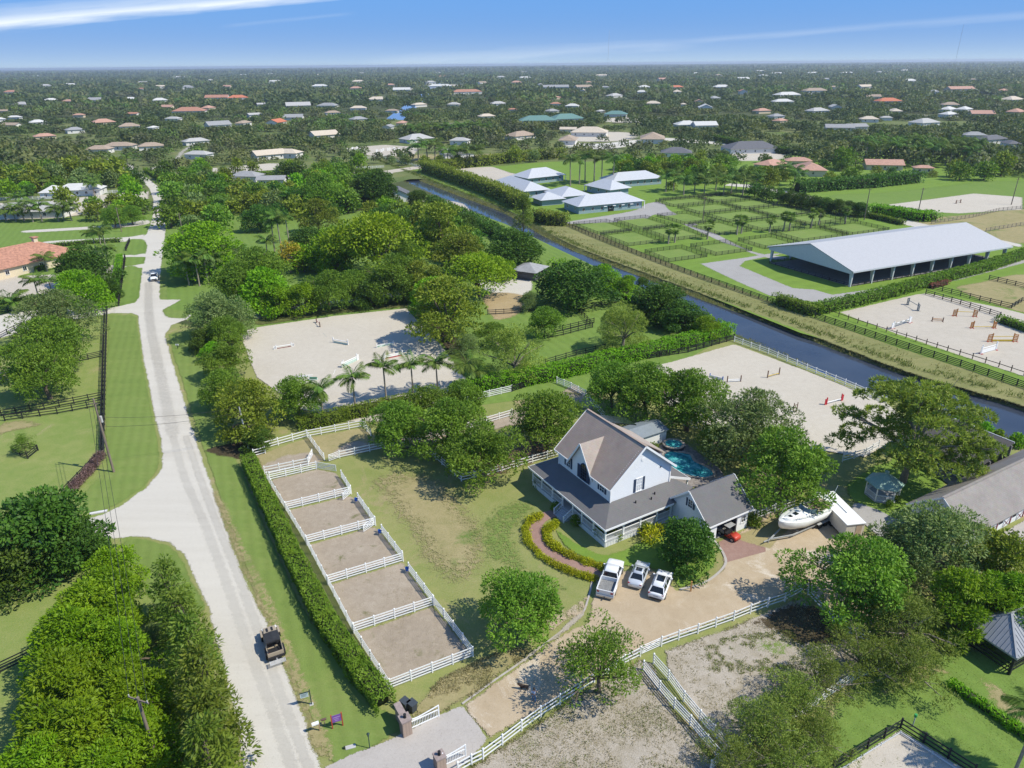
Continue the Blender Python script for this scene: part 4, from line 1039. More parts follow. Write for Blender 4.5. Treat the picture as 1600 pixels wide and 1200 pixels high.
mb = MB(); mb.bar((D_, .3, 4.72), (D_ + 4.35, .3, 2.96), .06, .34); mb.bar((D_ + 4.36, .3, 2.95), (D_ + 4.36, W_, 2.95), .06, .25)
for y in (.6, 4, 7.5, 11): mb.box(D_ + 4.0, y - .1, 0, D_ + 4.2, y + .1, 2.9)
mb.build('rear_porch_trim', trim, hs_)
# porch roof: front, near side and left end, hipped at the corners
po, zpe = 3.17, 3.18
XR = 8.55
mb = MB()
mb.slab([(-po, -po, zpe), (0, 0, ZT), (0, W_, ZT), (-po, W_ + po, zpe)], .14)
mb.slab([(-po, -po, zpe), (XR, -po, zpe), (XR, 0, ZT), (0, 0, ZT)], .14)
mb.slab([(-po, W_ + po, zpe), (0, W_, ZT), (D_, W_, ZT), (D_, W_ + po, zpe)], .14)
mb.slab([(XR, -po, zpe), (XR + 4.2, -po + 1.2, zpe + .3), (XR + 2.5, .2, ZT - .1), (XR, 0, ZT)], .14)
mb.build('porch_roof', sh_char, hs_)
mb = MB()
mb.bar((-po - .04, -po - .04, zpe - .14), (-po - .04, W_ + po, zpe - .14), .06, .26); mb.bar((-po, -po - .04, zpe - .14), (XR - .4, -po - .04, zpe - .14), .06, .26)
mb.bar((-po - .04, W_ + po + .04, zpe - .14), (D_, W_ + po + .04, zpe - .14), .06, .26)
mb.build('porch_fascia', trim, hs_)
mb = MB(); mb.slab([(-po + .3, -po + .3, zpe - .2), (-po + .3, W_ + po - .3, zpe - .2), (-.05, W_ + po - .3, zpe - .2), (-.05, -po + .3, zpe - .2)][::-1], .03); mb.slab([(-.04, -po + .3, zpe - .2), (XR, -po + .3, zpe - .2), (XR, -.05, zpe - .2), (-.04, -.05, zpe - .2)], .03)
mb.build('porch_ceiling', white, hs_)
pe = po - .42
mb = MB()
mb.box(-pe, -pe, .74, -.02, W_ + pe, .90); mb.box(-.019, -pe, .74, XR, -.02, .90)
mb.build('porch_floor', planks, hs_)
mb = MB()
mb.box(-pe + .05, -pe + .05, 0, -pe + .12, W_ + pe, .73); mb.box(-pe + .13, -pe + .05, 0, XR, -pe + .12, .73)
for i in range(58): x = -pe + .2 + i * .25; mb.box(x, -pe + .01, .05, x + .05, -pe + .045, .7) if x < XR else None
for i in range(66): y = -pe + .2 + i * .25; mb.box(-pe + .01, y, .05, -pe + .045, y + .05, .7)
stuff(mb.build('porch_skirt', white, hs_))
posts = [(-pe + .08, y) for y in (-pe + .1, -.2, 2.3, 4.35, 6.75, 9.2, 11.9, W_ + pe - .1)] + [(x, -pe + .08) for x in (0.2, 3.0, 5.8, 8.2)]
pm = MB(); pm.box(-.09, -.09, .9, .09, .09, zpe - .16); pm.box(-.13, -.13, .9, .13, .13, 1.05); pm.box(-.14, -.14, zpe - .36, .14, .14, zpe - .17)
pm = pm.mesh('porch_post', trim)
for x, y in posts: put('porch_post', pm, hs_, (x, y, 0))
def railing(a, b, parent, z=.9, name='porch_railing', mat=None):
    a, b = Vector(a), Vector(b); r = MB(); L = (b - a).length
    r.bar(a + Vector((0, 0, z + .12)), b + Vector((0, 0, z + .12)), .06, .06); r.bar(a + Vector((0, 0, z + .92)), b + Vector((0, 0, z + .92)), .09, .06)
    for i in range(int(L / .16)): p = a.lerp(b, (i + .5) / int(L / .16)); r.bar(p + Vector((0, 0, z + .12)), p + Vector((0, 0, z + .9)), .035)
    return r.build(name, mat or trim, parent)
fr_ = sorted([y for x, y in posts if x < -2 and abs(x + pe - .08) < .01])
for a, b in zip(fr_, fr_[1:]):
    if not (a > 4 and b < 7): railing((-pe + .08, a + .1, 0), (-pe + .08, b - .1, 0), hs_)
sx_ = [-pe + .08, 0.2, 3.0, 5.8, 8.2]
for a, b in zip(sx_, sx_[1:]): railing((a + .1, -pe + .08, 0), (b - .1, -pe + .08, 0), hs_)
for i in range(5):
    mb = MB(); mb.box(-pe - .28 * (5 - i), 4.5, 0, -pe - .28 * (4 - i), 6.6, .16 * (i + 1) - .002 * i); mb.build('step', planks, hs_)
for y in (4.42, 6.68):
    mb = MB(); mb.bar((-pe - 1.35, y, 1.0), (-pe, y, 1.8), .07); mb.bar((-pe - 1.35, y, .2), (-pe, y, 1.0), .06); mb.box(-pe - 1.42, y - .06, 0, -pe - 1.3, y + .06, 1.1)
    for i in range(7): x = -pe - 1.3 + i * .19; mb.bar((x, y, .22 + .11 * i), (x, y, 1.03 + .11 * i), .03)
    mb.build('step_railing', trim, hs_)
for y in (1.0, 8.3, 10.3): window(hs_, (0, y, 2.15), radians(90), .95, 1.7, 2, 4)
for x in (1.6, 4.6, 7.3): window(hs_, (x, 0, 2.15), radians(180), .95, 1.7, 2, 4)
mb = MB(); mb.box(-.06, 4.9, .9, -.005, 6.1, 3.0); dr = mb.build('front_door', navy, hs_)
mb = MB(); mb.tube([(-.12, 5.05, 1.9), (-.06, 5.05, 1.9)], .04, 8); mb.build('handle', trim, dr)
for x, y in ((3.2, -1.3), (5.6, -1.6), (6.6, -1.1)):
    mb = MB(); z = zpe + (y + po) / po * (ZT - zpe); mb.cyl((x, y, z - .1), .09, .45, 8); mb.build('roof_vent', near_black, hs_)

# garage
ga = thing('garage', 'white gabled garage with dark grey shingle roof beside the farmhouse', 'garage', HO, HA)
GX0, GX1, GY, GH, GR, GE = 8.6, 16.2, -5.55, 3.8, 6.3, 3.0
k_ = (GR - GE) / GH; a_ = GH - .35
prof = [(GY - a_, 0), (GY + a_, 0), (GY + a_, GE), (GY, GR - .18), (GY - a_, GE)]
mb = MB()
def xprism(mb, prof, x0, x1, mi=0):
    n = len(prof); mb.add([(x0, y, z) for y, z in prof] + [(x1, y, z) for y, z in prof], [tuple(range(n))[::-1], tuple(range(n, 2 * n))] + [(i, (i + 1) % n, n + (i + 1) % n, n + i) for i in range(n)], mi)
xprism(mb, prof, GX0, GX0 + .2); xprism(mb, prof, GX1 - .6, GX1 - .4)
mb.box(GX0 + .2, GY + a_ - .2, 0, GX1 - .6, GY + a_, GE)
for x0, x1 in ((GX0 + .2, 10.2), (13.9, GX1 - .6)): mb.box(x0, GY - a_, 0, x1, GY - a_ + .2, GE - .2)
mb.box(10.2, GY - a_, 2.5, 13.9, GY - a_ + .2, GE - .2)
mb.build('wall', lap, ga)
mb = MB(); mb.box(GX0 + .25, GY - a_ + .25, .02, GX1 - .65, GY + a_ - .25, .06); mb.build('floor', plain('garage_floor', (.25, .24, .23), .9), ga)
mb = MB()
mb.slab([(GX0 - .4, GY - GH, GE), (GX1, GY - GH, GE), (GX1, GY, GR), (GX0 - .4, GY, GR)], .15)
mb.slab([(GX0 - .4, GY + .002, GR), (GX1, GY + .002, GR), (GX1, GY + GH, GE), (GX0 - .4, GY + GH, GE)], .15)
mb.build('roof', sh_char, ga)
mb = MB()
for s in (-1, 1): mb.bar((GX0 - .44, GY + s * GH, GE - .08), (GX0 - .44, GY, GR - .06), .06, .26); mb.bar((GX1 + .03, GY + s * GH, GE - .08), (GX1 + .03, GY, GR - .06), .06, .26)
mb.bar((GX0 - .4, GY - GH - .04, GE - .12), (GX1, GY - GH - .04, GE - .12), .06, .22)
mb.build('roof_trim', trim, ga)
window(ga, (GX0, GY - .1, 4.35), radians(90), .8, 1.1, 2, 3)
window(ga, (15.0, GY - a_, 1.7), radians(180), .7, 1.0, 2, 2, False)
mb = MB(); mb.slab([(GX1 - .4, GY - a_, 2.4), (GX1 + 1.2, GY - a_, 2.2), (GX1 + 1.2, GY - a_ + 1.6, 2.2), (GX1 - .4, GY - a_ + 1.6, 2.4)], .08); mb.box(GX1 + 1.0, GY - a_ + .05, 0, GX1 + 1.12, GY - a_ + .17, 2.15); mb.box(GX1 + 1.0, GY - a_ + 1.4, 0, GX1 + 1.12, GY - a_ + 1.52, 2.15); mb.build('side_awning', trim, ga)
# grey shed behind the house
sh = thing('shed', 'low grey roofed shed behind the house under the oaks', 'shed', G(1003, 690), HA)
mb = MB(); mb.box(-3.2, -2, 0, 3.2, 2, 2.3); mb.build('wall', white, sh)
mb = MB(); mb.slab([(-3.5, -2.3, 2.3), (3.5, -2.3, 2.3), (3.5, 0, 3.0), (-3.5, 0, 3.0)], .1); mb.slab([(-3.5, 0.002, 3.0), (3.5, .002, 3.0), (3.5, 2.3, 2.3), (-3.5, 2.3, 2.3)], .1)
mb.build('roof', plain('grey_metal', (.22, .25, .27), .45, .06, 2), sh)
# swimming pool with raised round spa
def pool_pts(px): return smooth_poly([G(*p) for p in px], True, 5)
PP = pool_pts([(1036, 713), (1046, 706), (1060, 708), (1078, 711), (1086, 722), (1100, 729), (1112, 736), (1116, 744), (1104, 749), (1090, 748), (1070, 744), (1056, 738), (1044, 728)])
pc = sum(PP, Vector()) / len(PP)
terr = patch('pool_terrace', [(1024, 712), (1036, 694), (1066, 692), (1096, 712), (1125, 735), (1130, 752), (1105, 762), (1060, 756), (1040, 735)], plain('pool_terrace', (.24, .21, .185), .9, .25, 2), .1, 0)
pc.z = terr.data.vertices[0].co.z
pl_ = thing('swimming_pool', 'free form turquoise swimming pool with stone edge and round raised spa', 'pool', pc)
m_pool, nt = new_mat('pool_water')
g_ = nt.nodes.new('ShaderNodeNewGeometry'); b_ = nn(nt, 'ShaderNodeBsdfPrincipled', Roughness=.05, IOR=1.33)
nf = noise_fac(nt, g_.outputs['Position'], .9, 4, .6, 1.2)
nt.links.new(ramp(nt, nf, [(.36, (.012, .16, .18)), (.5, (.035, .30, .32)), (.66, (.16, .52, .52))]), b_.inputs['Base Color'])
bn_ = nn(nt, 'ShaderNodeBump', Strength=.15, Distance=.05); nt.links.new(noise_fac(nt, g_.outputs['Position'], 3, 3), bn_.inputs['Height']); nt.links.new(bn_.outputs[0], b_.inputs['Normal'])
out(nt, b_.outputs[0])
mb = MB(); mb.prism([(p.x - pc.x, p.y - pc.y) for p in PP], .03, .07); mb.build('water', m_pool, pl_)
mb = MB(); n = len(PP)
for i in range(n):
    a, b = PP[i] - pc, PP[(i + 1) % n] - pc; a.z = b.z = 0
    mb.bar((a.x, a.y, .10), (b.x, b.y, .10), .42, .13)
mb.build('coping', stone, pl_)
sc_ = G(1052, 699) - pc; sc_.z = 0
mb = MB(); mb.cyl((sc_.x, sc_.y, 0), 1.75, .5, 24); sp_ = mb.build('spa', plain('dark_spa_tile', (.05, .06, .08), .4), pl_)
mb = MB()
for i in range(20): a = 2 * pi * i / 20; b = 2 * pi * (i + .96) / 20; mb.bar((sc_.x + 1.55 * cos(a), sc_.y + 1.55 * sin(a), .56), (sc_.x + 1.55 * cos(b), sc_.y + 1.55 * sin(b), .56), .45, .1)
mb.build('spa_coping', stone, sp_)
mb = MB(); mb.cyl((sc_.x, sc_.y, .5), 1.34, .04, 24); mb.build('spa_water', m_pool, sp_)
# brick path: bricks laid one by one where they can be told apart, as one joined piece of the path
pathc = smooth_poly([G(*p) for p in ((872, 802), (856, 806), (842, 815), (836, 828), (838, 842), (848, 856), (866, 869), (890, 882), (915, 892), (942, 900))], False, 8)
patch('brick_path', [(p.x, p.y) for p in []] or [((p + q).x, (p + q).y) for p, q in [(pathc[i], Vector((-(pathc[min(i + 1, len(pathc) - 1)] - pathc[max(i - 1, 0)]).normalized().y, (pathc[min(i + 1, len(pathc) - 1)] - pathc[max(i - 1, 0)]).normalized().x, 0)) * .85) for i in range(len(pathc))]] + [((p - q).x, (p - q).y) for p, q in [(pathc[i], Vector((-(pathc[min(i + 1, len(pathc) - 1)] - pathc[max(i - 1, 0)]).normalized().y, (pathc[min(i + 1, len(pathc) - 1)] - pathc[max(i - 1, 0)]).normalized().x, 0)) * .85) for i in range(len(pathc) - 1, -1, -1)]], m_paver, 0, 0, False, world=True)
metal_w = plain('white_standing_seam_metal', (.45, .445, .445), .5, .03, 1.2, spec=.35)
metal_s = plain('stable_metal_roof', (.50, .51, .525), .42, .04, 1.0, spec=.4)
metal_g = plain('grey_standing_seam_metal', (.27, .28, .30), .4, .05, 1.5, spec=.45)
steel = plain('white_steel', (.55, .57, .58), .5, .04, 2)
tealw = plain('grey_teal_wall', (.27, .36, .39), .8, .05, 1.5)
green_roof = plain('green_roof', (.25, .38, .32), .6, .08, 3)
terra = plain('terracotta_tiles', (.40, .20, .135), .85, .22, 1.5, stretch=(1, 1, 1))
cream = plain('cream_stucco', (.62, .53, .38), .85, .05, 2)
black = plain('black_paint', (.022, .022, .024), .6, .2, 3)
seam_mat = plain('roof_seam_metal', (.42, .43, .46), .5, .03, 1)
# grey barn at the right edge
BR_ = radians(29.5)
bx_, by_ = Vector((cos(BR_), sin(BR_), 0)), Vector((-sin(BR_), cos(BR_), 0))
def bl(X, Y): return bx_ * X + by_ * Y
ba = thing('barn', 'long white barn with weathered grey gable roof and stall doors at the right edge', 'barn', bl(84.2, 38.75), BR_)
LN, hwb, ze, zr = 30, 3.9, 2.8, 6.0
prof = [(-hwb + .5, 0), (hwb - .3, 0), (hwb - .3, ze + .05), (0, zr - .15), (-hwb + .5, ze + .2)]
mb = MB(); xprism(mb, prof, .15, LN); mb.build('wall', white, ba)
mb = MB(); mb.slab([(-.35, -hwb - .3, ze - .2), (LN, -hwb - .3, ze - .2), (LN, 0, zr), (-.35, 0, zr)], .15); mb.slab([(-.35, .002, zr), (LN, .002, zr), (LN, hwb + .2, ze), (-.35, hwb + .2, ze)], .15)
mb.bar((-.35, 0, zr + .03), (LN, 0, zr + .03), .35, .06)
mb.build('roof', sh_barn, ba)
mb = MB()
for s in (-1, 1): mb.bar((-.38, s * (hwb + .25), ze - .2), (-.38, 0, zr - .06), .05, .2)
mb.build('roof_trim', trim, ba)
window(ba, (.15, -.5, 4.1), radians(90), .9, .9, 2, 2, False); window(ba, (.15, .6, 4.1), radians(90), .9, .9, 2, 2, False)
wine = plain('wine_red_paint', (.20, .035, .045), .6)
for i in range(8):
    x = 3 + i * 3.2
    mb = MB(); mb.box(x, -hwb + .44, .05, x + 1.2, -hwb + .49, 2.3); d_ = mb.build('stall_door', white, ba)
    mb = MB(); mb.bar((x + .05, -hwb + .42, .2), (x + 1.15, -hwb + .42, 1.1), .03, .08); mb.bar((x + .05, -hwb + .42, 1.1), (x + 1.15, -hwb + .42, .2), .03, .08); mb.build('cross_brace', wine, d_)
    mb = MB(); mb.box(x + 1.5, -hwb + .44, .05, x + 1.75, -hwb + .5, 2.4); mb.build('wall_pilaster', wine, ba)
    mb = MB(); mb.box(x + 2.0, -hwb + .46, .9, x + 2.9, -hwb + .495, 2.1); mb.build('stall_shade_panel', near_black, ba)  # dark panel on the solid wall, painted shade of an opening
# low dark roofed wing with open stalls
b2 = thing('stable_wing', 'low stable wing with dark shingle roof and open railed stalls behind the pine', 'stable', bl(100, 42.9), BR_)
mb = MB(); mb.slab([(-.6, 0, 2.9), (8.6, 0, 4.9), (8.6, 12, 4.9), (-.6, 12, 2.9)], .16); mb.build('roof', sh_bdark, b2)
mb = MB(); mb.bar((8.65, 0, 4.85), (8.65, 12, 4.85), .08, .25); mb.build('roof_trim', trim, b2)
mb = MB(); mb.box(3.2, 0, 0, 3.4, 12, 3.2); mb.box(8.2, 0, 0, 8.4, 12, 4.4); mb.box(3.4, 11.8, 0, 8.2, 12, 3.3); mb.build('wall', plain('grey_blockwork', (.22, .22, .22), .9), b2)
for y in (1.2, 4.6, 8.2, 11.6):
    mb = MB(); mb.box(-.1, y - .08, 0, .06, y + .08, 2.85); mb.build('post', steel, b2)
for z in (.6, 1.2):
    mb = MB(); mb.bar((.12, 0, z), (.12, 12, z), .05, .12); mb.build('rail', trim, b2)
for y in (2, 5, 8):
    mb = MB(); mb.box(3.14, y, .3, 3.195, y + 1.6, 2.2); mb.build('stall_shade_panel', near_black, b2)  # black sheet on the blockwork in place of the stalls' inner shade
# white box trailer beside the boat
tr = thing('white_box_trailer', 'long white flat roofed trailer half hidden by trees behind the boat', 'trailer', G(1330, 842), radians(98))
mb = MB(); mb.box(-.3, -1.25, .55, 7.0, 1.25, 2.45); mb.build('body', plain('cream_paint', (.72, .66, .56), .5, .03), tr)
mb = MB(); mb.box(-.4, -1.32, 2.452, 7.1, 1.32, 2.58); mb.box(2.0, -.2, 2.582, 6.8, -.1, 2.7); mb.build('roof', white, tr)
mb = MB(); mb.box(-.33, -.9, .7, -.302, -.1, 2.3); mb.build('door', plain('tan_door', (.55, .42, .30), .6), tr)
tyre = plain('tyre_rubber', (.02, .02, .02), .85, .1, 5)
for y in (-1.15, 1.15):
    for x in (3, 3.9): mb = MB(); mb.tube([(x, y - .12, .36), (x, y + .12, .36)], .36, 14); mb.build('wheel', tyre, tr)
# gazebo
gz = thing('gazebo', 'small white gazebo with green hipped roof on the lawn', 'gazebo', G(1377, 776), radians(31))
mb = MB(); r_ = 2.55; hp = [(r_ * cos(2 * pi * i / 6 + .2), r_ * sin(2 * pi * i / 6 + .2)) for i in range(6)]
for i in range(6):
    a, b = hp[i], hp[(i + 1) % 6]; mb.add([(a[0], a[1], 2.45), (b[0], b[1], 2.45), (b[0] * .12, b[1] * .12, 3.75), (a[0] * .12, a[1] * .12, 3.75), (a[0], a[1], 2.33), (b[0], b[1], 2.33)], [(0, 1, 2, 3), (1, 0, 4, 5)])
mb.add([(p[0] * .12, p[1] * .12, 3.752) for p in hp], [tuple(range(6))])
mb.add([(p[0], p[1], 2.33) for p in hp], [tuple(range(6))[::-1]])
mb.build('roof', green_roof, gz)
mb = MB(); mb.cyl((0, 0, 3.75), .3, .35, 6); mb.cyl((0, 0, 4.1), .38, .2, 6, 0, .05); mb.build('cupola', green_roof, gz)
mb = MB(); mb.prism([(p[0] * .88, p[1] * .88) for p in hp], .05, .3); mb.build('floor', planks, gz)
for i in range(6):
    x, y = hp[i][0] * .84, hp[i][1] * .84; mb = MB(); mb.box(x - .07, y - .07, .3, x + .07, y + .07, 2.33); mb.build('post', trim, gz)
    if i != 4: railing((x, y, 0), (hp[(i + 1) % 6][0] * .84, hp[(i + 1) % 6][1] * .84, 0), gz, .3, 'railing')
# black pavilion with a metal roof, lower right
pv = thing('pavilion', 'open pavilion with grey standing seam hip roof and black posts, lower right', 'pavilion', Vector((49.1, 52.0, 0)), radians(26.5))
mb = MB(); L_, Wp, ze, zr = 9, 5.6, 2.6, 4.9; h2 = Wp / 2
mb.add([(0, 0, ze), (L_, 0, ze), (L_, Wp, ze), (0, Wp, ze), (h2, h2, zr), (L_ - h2, h2, zr)], [(0, 1, 5, 4), (1, 2, 5), (2, 3, 4, 5), (3, 0, 4)])
mb.add([(0, 0, ze - .12), (L_, 0, ze - .12), (L_, Wp, ze - .12), (0, Wp, ze - .12)], [(3, 2, 1, 0)]); mb.box(-.03, -.03, ze - .2, L_ + .03, Wp + .03, ze - .005)
mb.build('roof', metal_g, pv)
for i in range(1, 22):              # standing seams of the two sides seen
    x = i * L_ / 22; t = min(1, x / h2, (L_ - x) / h2)
    mb = MB(); mb.bar((x, .0, ze + .03), (x, h2 * t, ze + (zr - ze) * t + .03), .035, .05); mb.build('roof_seam', metal_g, pv)
for i in range(1, 14):
    y = i * Wp / 14; t = min(y, Wp - y) / h2
    mb = MB(); mb.bar((0, y, ze + .03), (h2 * t, y, ze + (zr - ze) * t + .03), .035, .05); mb.build('roof_seam', metal_g, pv)
mb = MB()
for a, b in (((0, 0, ze), (h2, h2, zr)), ((0, Wp, ze), (h2, h2, zr)), ((h2, h2, zr), (L_ - h2, h2, zr))): mb.bar(Vector(a) + Vector((0, 0, .05)), Vector(b) + Vector((0, 0, .05)), .2, .05)
mb.build('ridge_cap', metal_g, pv)
for x, y in ((.3, .3), (4.4, .3), (8.6, .3), (.3, 5.2), (4.4, 5.2), (8.6, 5.2)):
    mb = MB(); mb.box(x - .12, y - .12, 0, x + .12, y + .12, ze - .2); mb.build('post', black, pv)
for z in (.5, .95, 1.4):
    mb = MB(); mb.bar((.3, .3, z), (8.6, .3, z), .05, .14); mb.build('rail', black, pv)
    mb = MB(); mb.bar((.3, .3, z), (.3, 5.2, z), .05, .14); mb.build('rail', black, pv)
# covered riding arena
A0, A1 = Vector((91.9, 186.0, 0)), Vector((149.8, 211.8, 0)); A2 = Vector((77.6, 213.0, 0))
ax_ = (A1 - A0); LA = ax_.length + 1.5; ang = atan2(ax_.y, ax_.x); WA = (A2 - A0).length
ca = thing('covered_riding_arena', 'huge open sided riding arena with pale metal gable roof on white columns', 'arena', A0, ang)
ze, zr = 4.6, 8.9
mb = MB()
prof = [(-.6, ze), (WA / 2, zr), (WA + .6, ze)]
mb.slab([(-.8, -.8, ze), (LA, -.8, ze), (LA, WA / 2, zr), (-.8, WA / 2, zr)], .2); mb.slab([(-.8, WA / 2 + .003, zr), (LA, WA / 2 + .003, zr), (LA, WA + .8, ze), (-.8, WA + .8, ze)], .2)
mb.build('roof', metal_w, ca)
for x in (-.6, LA - .2):
    mb = MB(); mb.add([(x, -.4, ze - .9), (x, WA + .4, ze - .9), (x, WA + .4, ze - .25), (x, WA / 2, zr - .25), (x, -.4, ze - .25)], [(0, 1, 2, 3, 4)])
    mb.add([(x + .12, -.4, ze - .9), (x + .12, WA + .4, ze - .9), (x + .12, WA + .4, ze - .25), (x + .12, WA / 2, zr - .25), (x + .12, -.4, ze - .25)], [(4, 3, 2, 1, 0)])
    mb.build('gable_panel', steel, ca)
mb = MB()
for y in (-.85, WA + .85): mb.bar((-.8, y, ze - .2), (LA, y, ze - .2), .12, .45)
mb.build('eave_beam', steel, ca)
cm_ = MB(); cm_.add([(-.2, -.2, 0), (.2, -.2, 0), (.2, .25, 0), (-.2, .25, 0), (-.2, -.35, ze - .3), (.2, -.35, ze - .3), (.2, .8, ze - .3), (-.2, .8, ze - .3)], [(0, 3, 2, 1), (4, 5, 6, 7), (0, 1, 5, 4), (1, 2, 6, 5), (2, 3, 7, 6), (3, 0, 4, 7)])
cm_ = cm_.mesh('column', steel)
for i in range(9):
    x = .2 + (LA - 1.6) * i / 8
    put('column', cm_, ca, (x, .2, 0)); put('column', cm_, ca, (x, WA - .2, 0), pi)
for i in range(9):
    x = .2 + (LA - 1.6) * i / 8; mb = MB(); mb.bar((x, 0, ze - .4), (x, WA / 2, zr - .5), .2, .5); mb.bar((x, WA, ze - .4), (x, WA / 2, zr - .5), .2, .5); mb.build('rafter', steel, ca)
# generic hipped and gabled buildings
def building(name, label, cat, px, w, d, eave, rise, rz, wall, roof, hip=True, windows=0, group=None, ov=.6, porch=False, seams=False, at=None, door=False):
    """px: ground pixel of the middle; w along its own X, d along Y"""
    p = at if at is not None else G(*px)
    t = thing(name, label, cat, p, rz, group)
    BLOCK.append((p, hypot(w, d) * .42)); SIGHT.append((p.length, p.x / p.y, w * .6 / p.y, eave))
    m1 = MB(); m1.box(-w / 2, -d / 2, 0, w / 2, d / 2, eave); 
    if not hip: m1.add([(-w / 2, -d / 2, eave), (-w / 2, d / 2, eave), (-w / 2, 0, eave + rise - .1), (w / 2, -d / 2, eave), (w / 2, d / 2, eave), (w / 2, 0, eave + rise - .1)], [(0, 2, 1), (3, 4, 5), (1, 2, 5, 4), (2, 0, 3, 5)])
    m1.build('wall', wall, t)
    m2 = MB(); a, b = w / 2 + ov, d / 2 + ov; z = eave - ov * rise / (d / 2 + ov) * .5
    if hip:
        r = max(0, a - b)
        m2.add([(-a, -b, z), (a, -b, z), (a, b, z), (-a, b, z), (-r, 0, eave + rise), (r, 0, eave + rise)], [(0, 1, 5, 4), (1, 2, 5), (2, 3, 4, 5), (3, 0, 4), (3, 2, 1, 0)])
    else:
        m2.slab([(-a, -b, z), (a, -b, z), (a, 0, eave + rise), (-a, 0, eave + rise)], .15); m2.slab([(-a, .002, eave + rise), (a, .002, eave + rise), (a, b, z), (-a, b, z)], .15)
    m2.build('roof', roof, t)
    if windows:
        for s in (-1, 1):
            for i in range(windows):
                x = -w / 2 + w * (i + .5) / windows
                window(t, (x, s * d / 2, eave * .52), 0 if s > 0 else pi, 1.1, 1.2, 2, 1, False)
        for s in (-1, 1):
            for i in range(max(1, windows // 3)):
                window(t, (s * w / 2, -d / 2 + d * (i + .5) / max(1, windows // 3), eave * .52), -s * pi / 2, 1.1, 1.2, 2, 1, False)
    if door:
        m3 = MB(); m3.box(-1.4, -d / 2 - .06, 0, 1.4, -d / 2 - .005, 2.3); m3.build('door', near_black, t)
    if porch:
        for s in (-1, 1): m3 = MB(); m3.box(a - .35, s * (b - .35) - .12, 0, a - .1, s * (b - .35) + .12, z); m3.build('porch_post', trim, t)
    return t
# the grey stables with pale metal roofs
SA = radians(23)
t = building('stable', 'front stable with long pale metal hip roof and grey teal walls facing the paddocks', 'stable', (942, 326), 30, 13, 3.4, 3.0, SA, tealw, metal_s, True, 7, door=True, ov=1.0, porch=True)
for i in range(4): 
    mb = MB(); x = -3 + i * 4.2; mb.slab([(x - .7, -6.53, 2.7), (x - .7, -7.3, 2.3), (x + .7, -7.3, 2.3), (x + .7, -6.53, 2.7)], .05); mb.build('awning', white, t)
building('stable', 'wing at the canal end of the front stable, with its own pale metal hip roof', 'stable', (886, 312), 16, 13, 3.2, 2.7, SA + radians(90), tealw, metal_s, True, 4, ov=1.0)
building('stable', 'long canal side stable with pale metal roof and dark windows', 'stable', (813, 300), 34, 12, 3.4, 3.0, SA + radians(92), tealw, metal_s, True, 9, ov=1.0)
building('stable', 'rear stable with pale hip roof beside the light sand ring', 'stable', (842, 283), 22, 13, 3.4, 3.4, SA + radians(10), tealw, metal_s, True, 5, ov=1.2, porch=True)
building('garden_pavilion', 'small square pavilion with pale hip roof joining two stables', 'pavilion', (856, 318), 10, 9, 2.8, 2.2, SA, tealw, metal_s, True, 0, ov=1.2)
building('stable', 'small pale roofed barn behind the front stable', 'stable', (949, 301), 17, 11, 3.2, 3.0, SA + radians(100), tealw, metal_s, True, 3, ov=1.2, porch=True)
building('guest_house', 'grey house with long pale roof behind the palms of the stables', 'house', (986, 288), 28, 12, 3.4, 3.0, SA, tealw, metal_s, True, 7, ov=1.0)
# other buildings in the middle distance
W1, W2 = plain('pale_wall', (.66, .65, .62), .8, .03, 1), plain('off_white_wall', (.68, .65, .60), .8, .04, 1)
grey_tile = plain('grey_roof_tiles', (.30, .30, .30), .85, .1, 1); lgrey_tile = plain('light_grey_roof_tiles', (.42, .41, .39), .85, .08, 1); wtile = plain('white_roof_tiles', (.56, .55, .52), .8, .06, 1)
tan_tile = plain('tan_roof_tiles', (.36, .28, .21), .85, .12, 1); dgrey_tile = plain('dark_grey_roof_tiles', (.13, .13, .14), .8, .1, 1); pink_tile = plain('pink_clay_tiles', (.46, .27, .20), .85, .12, 1); red_tile = plain('red_clay_tiles', (.50, .17, .09), .85, .12, 1); teal_roof = plain('teal_metal_roof', (.13, .24, .21), .6, .06, 1)
building('small_garage', 'small dark garage with grey hip roof beside the white paved yard', 'garage', (828, 432), 7.5, 7, 2.6, 1.5, radians(62), plain('dark_grey_wall', (.10, .10, .11), .8), grey_tile, True, 0, door=True, ov=.7)
building('stable', 'small white stable with dark gable roof in a sandy yard', 'stable', (624, 314), 11, 9, 3.4, 2.4, radians(100), white, dgrey_tile, False, 2, door=False)
t = building('terracotta_house', 'cream house with terracotta tile roof at the left edge', 'house', (30, 420), 30, 16, 3.2, 4.0, radians(62), cream, terra, True, 6, ov=.9)
mb = MB(); mb.box(6.2, -.6, 5.5, 7.4, .6, 8.2); ch_ = mb.build('chimney', cream, t); mb = MB(); mb.slab([(5.9, -.9, 8.5), (7.7, -.9, 8.5), (7.7, .9, 8.5), (5.9, .9, 8.5)], .28); mb.build('chimney_cap', terra, ch_)
building('terracotta_house', 'front wing of the terracotta roofed house, by the hedge square', 'house', (72, 412), 12, 10, 3.0, 2.4, radians(20), cream, terra, True, 2, ov=.8)
building('villa', 'white villa with pale grey hip roof and a porch among palms at left', 'house', (52, 337), 30, 13, 3.0, 2.6, radians(8), W1, lgrey_tile, True, 6, ov=.9)
building('villa', 'cluster villa with white domed roofs behind the sand arena at left', 'house', (128, 304), 20, 10, 3.0, 2.4, radians(10), W1, wtile, True, 5)
building('villa', 'white roofed annex left of the cluster villa', 'house', (88, 308), 10, 9, 3.0, 2.6, radians(10), W1, wtile, True, 2)
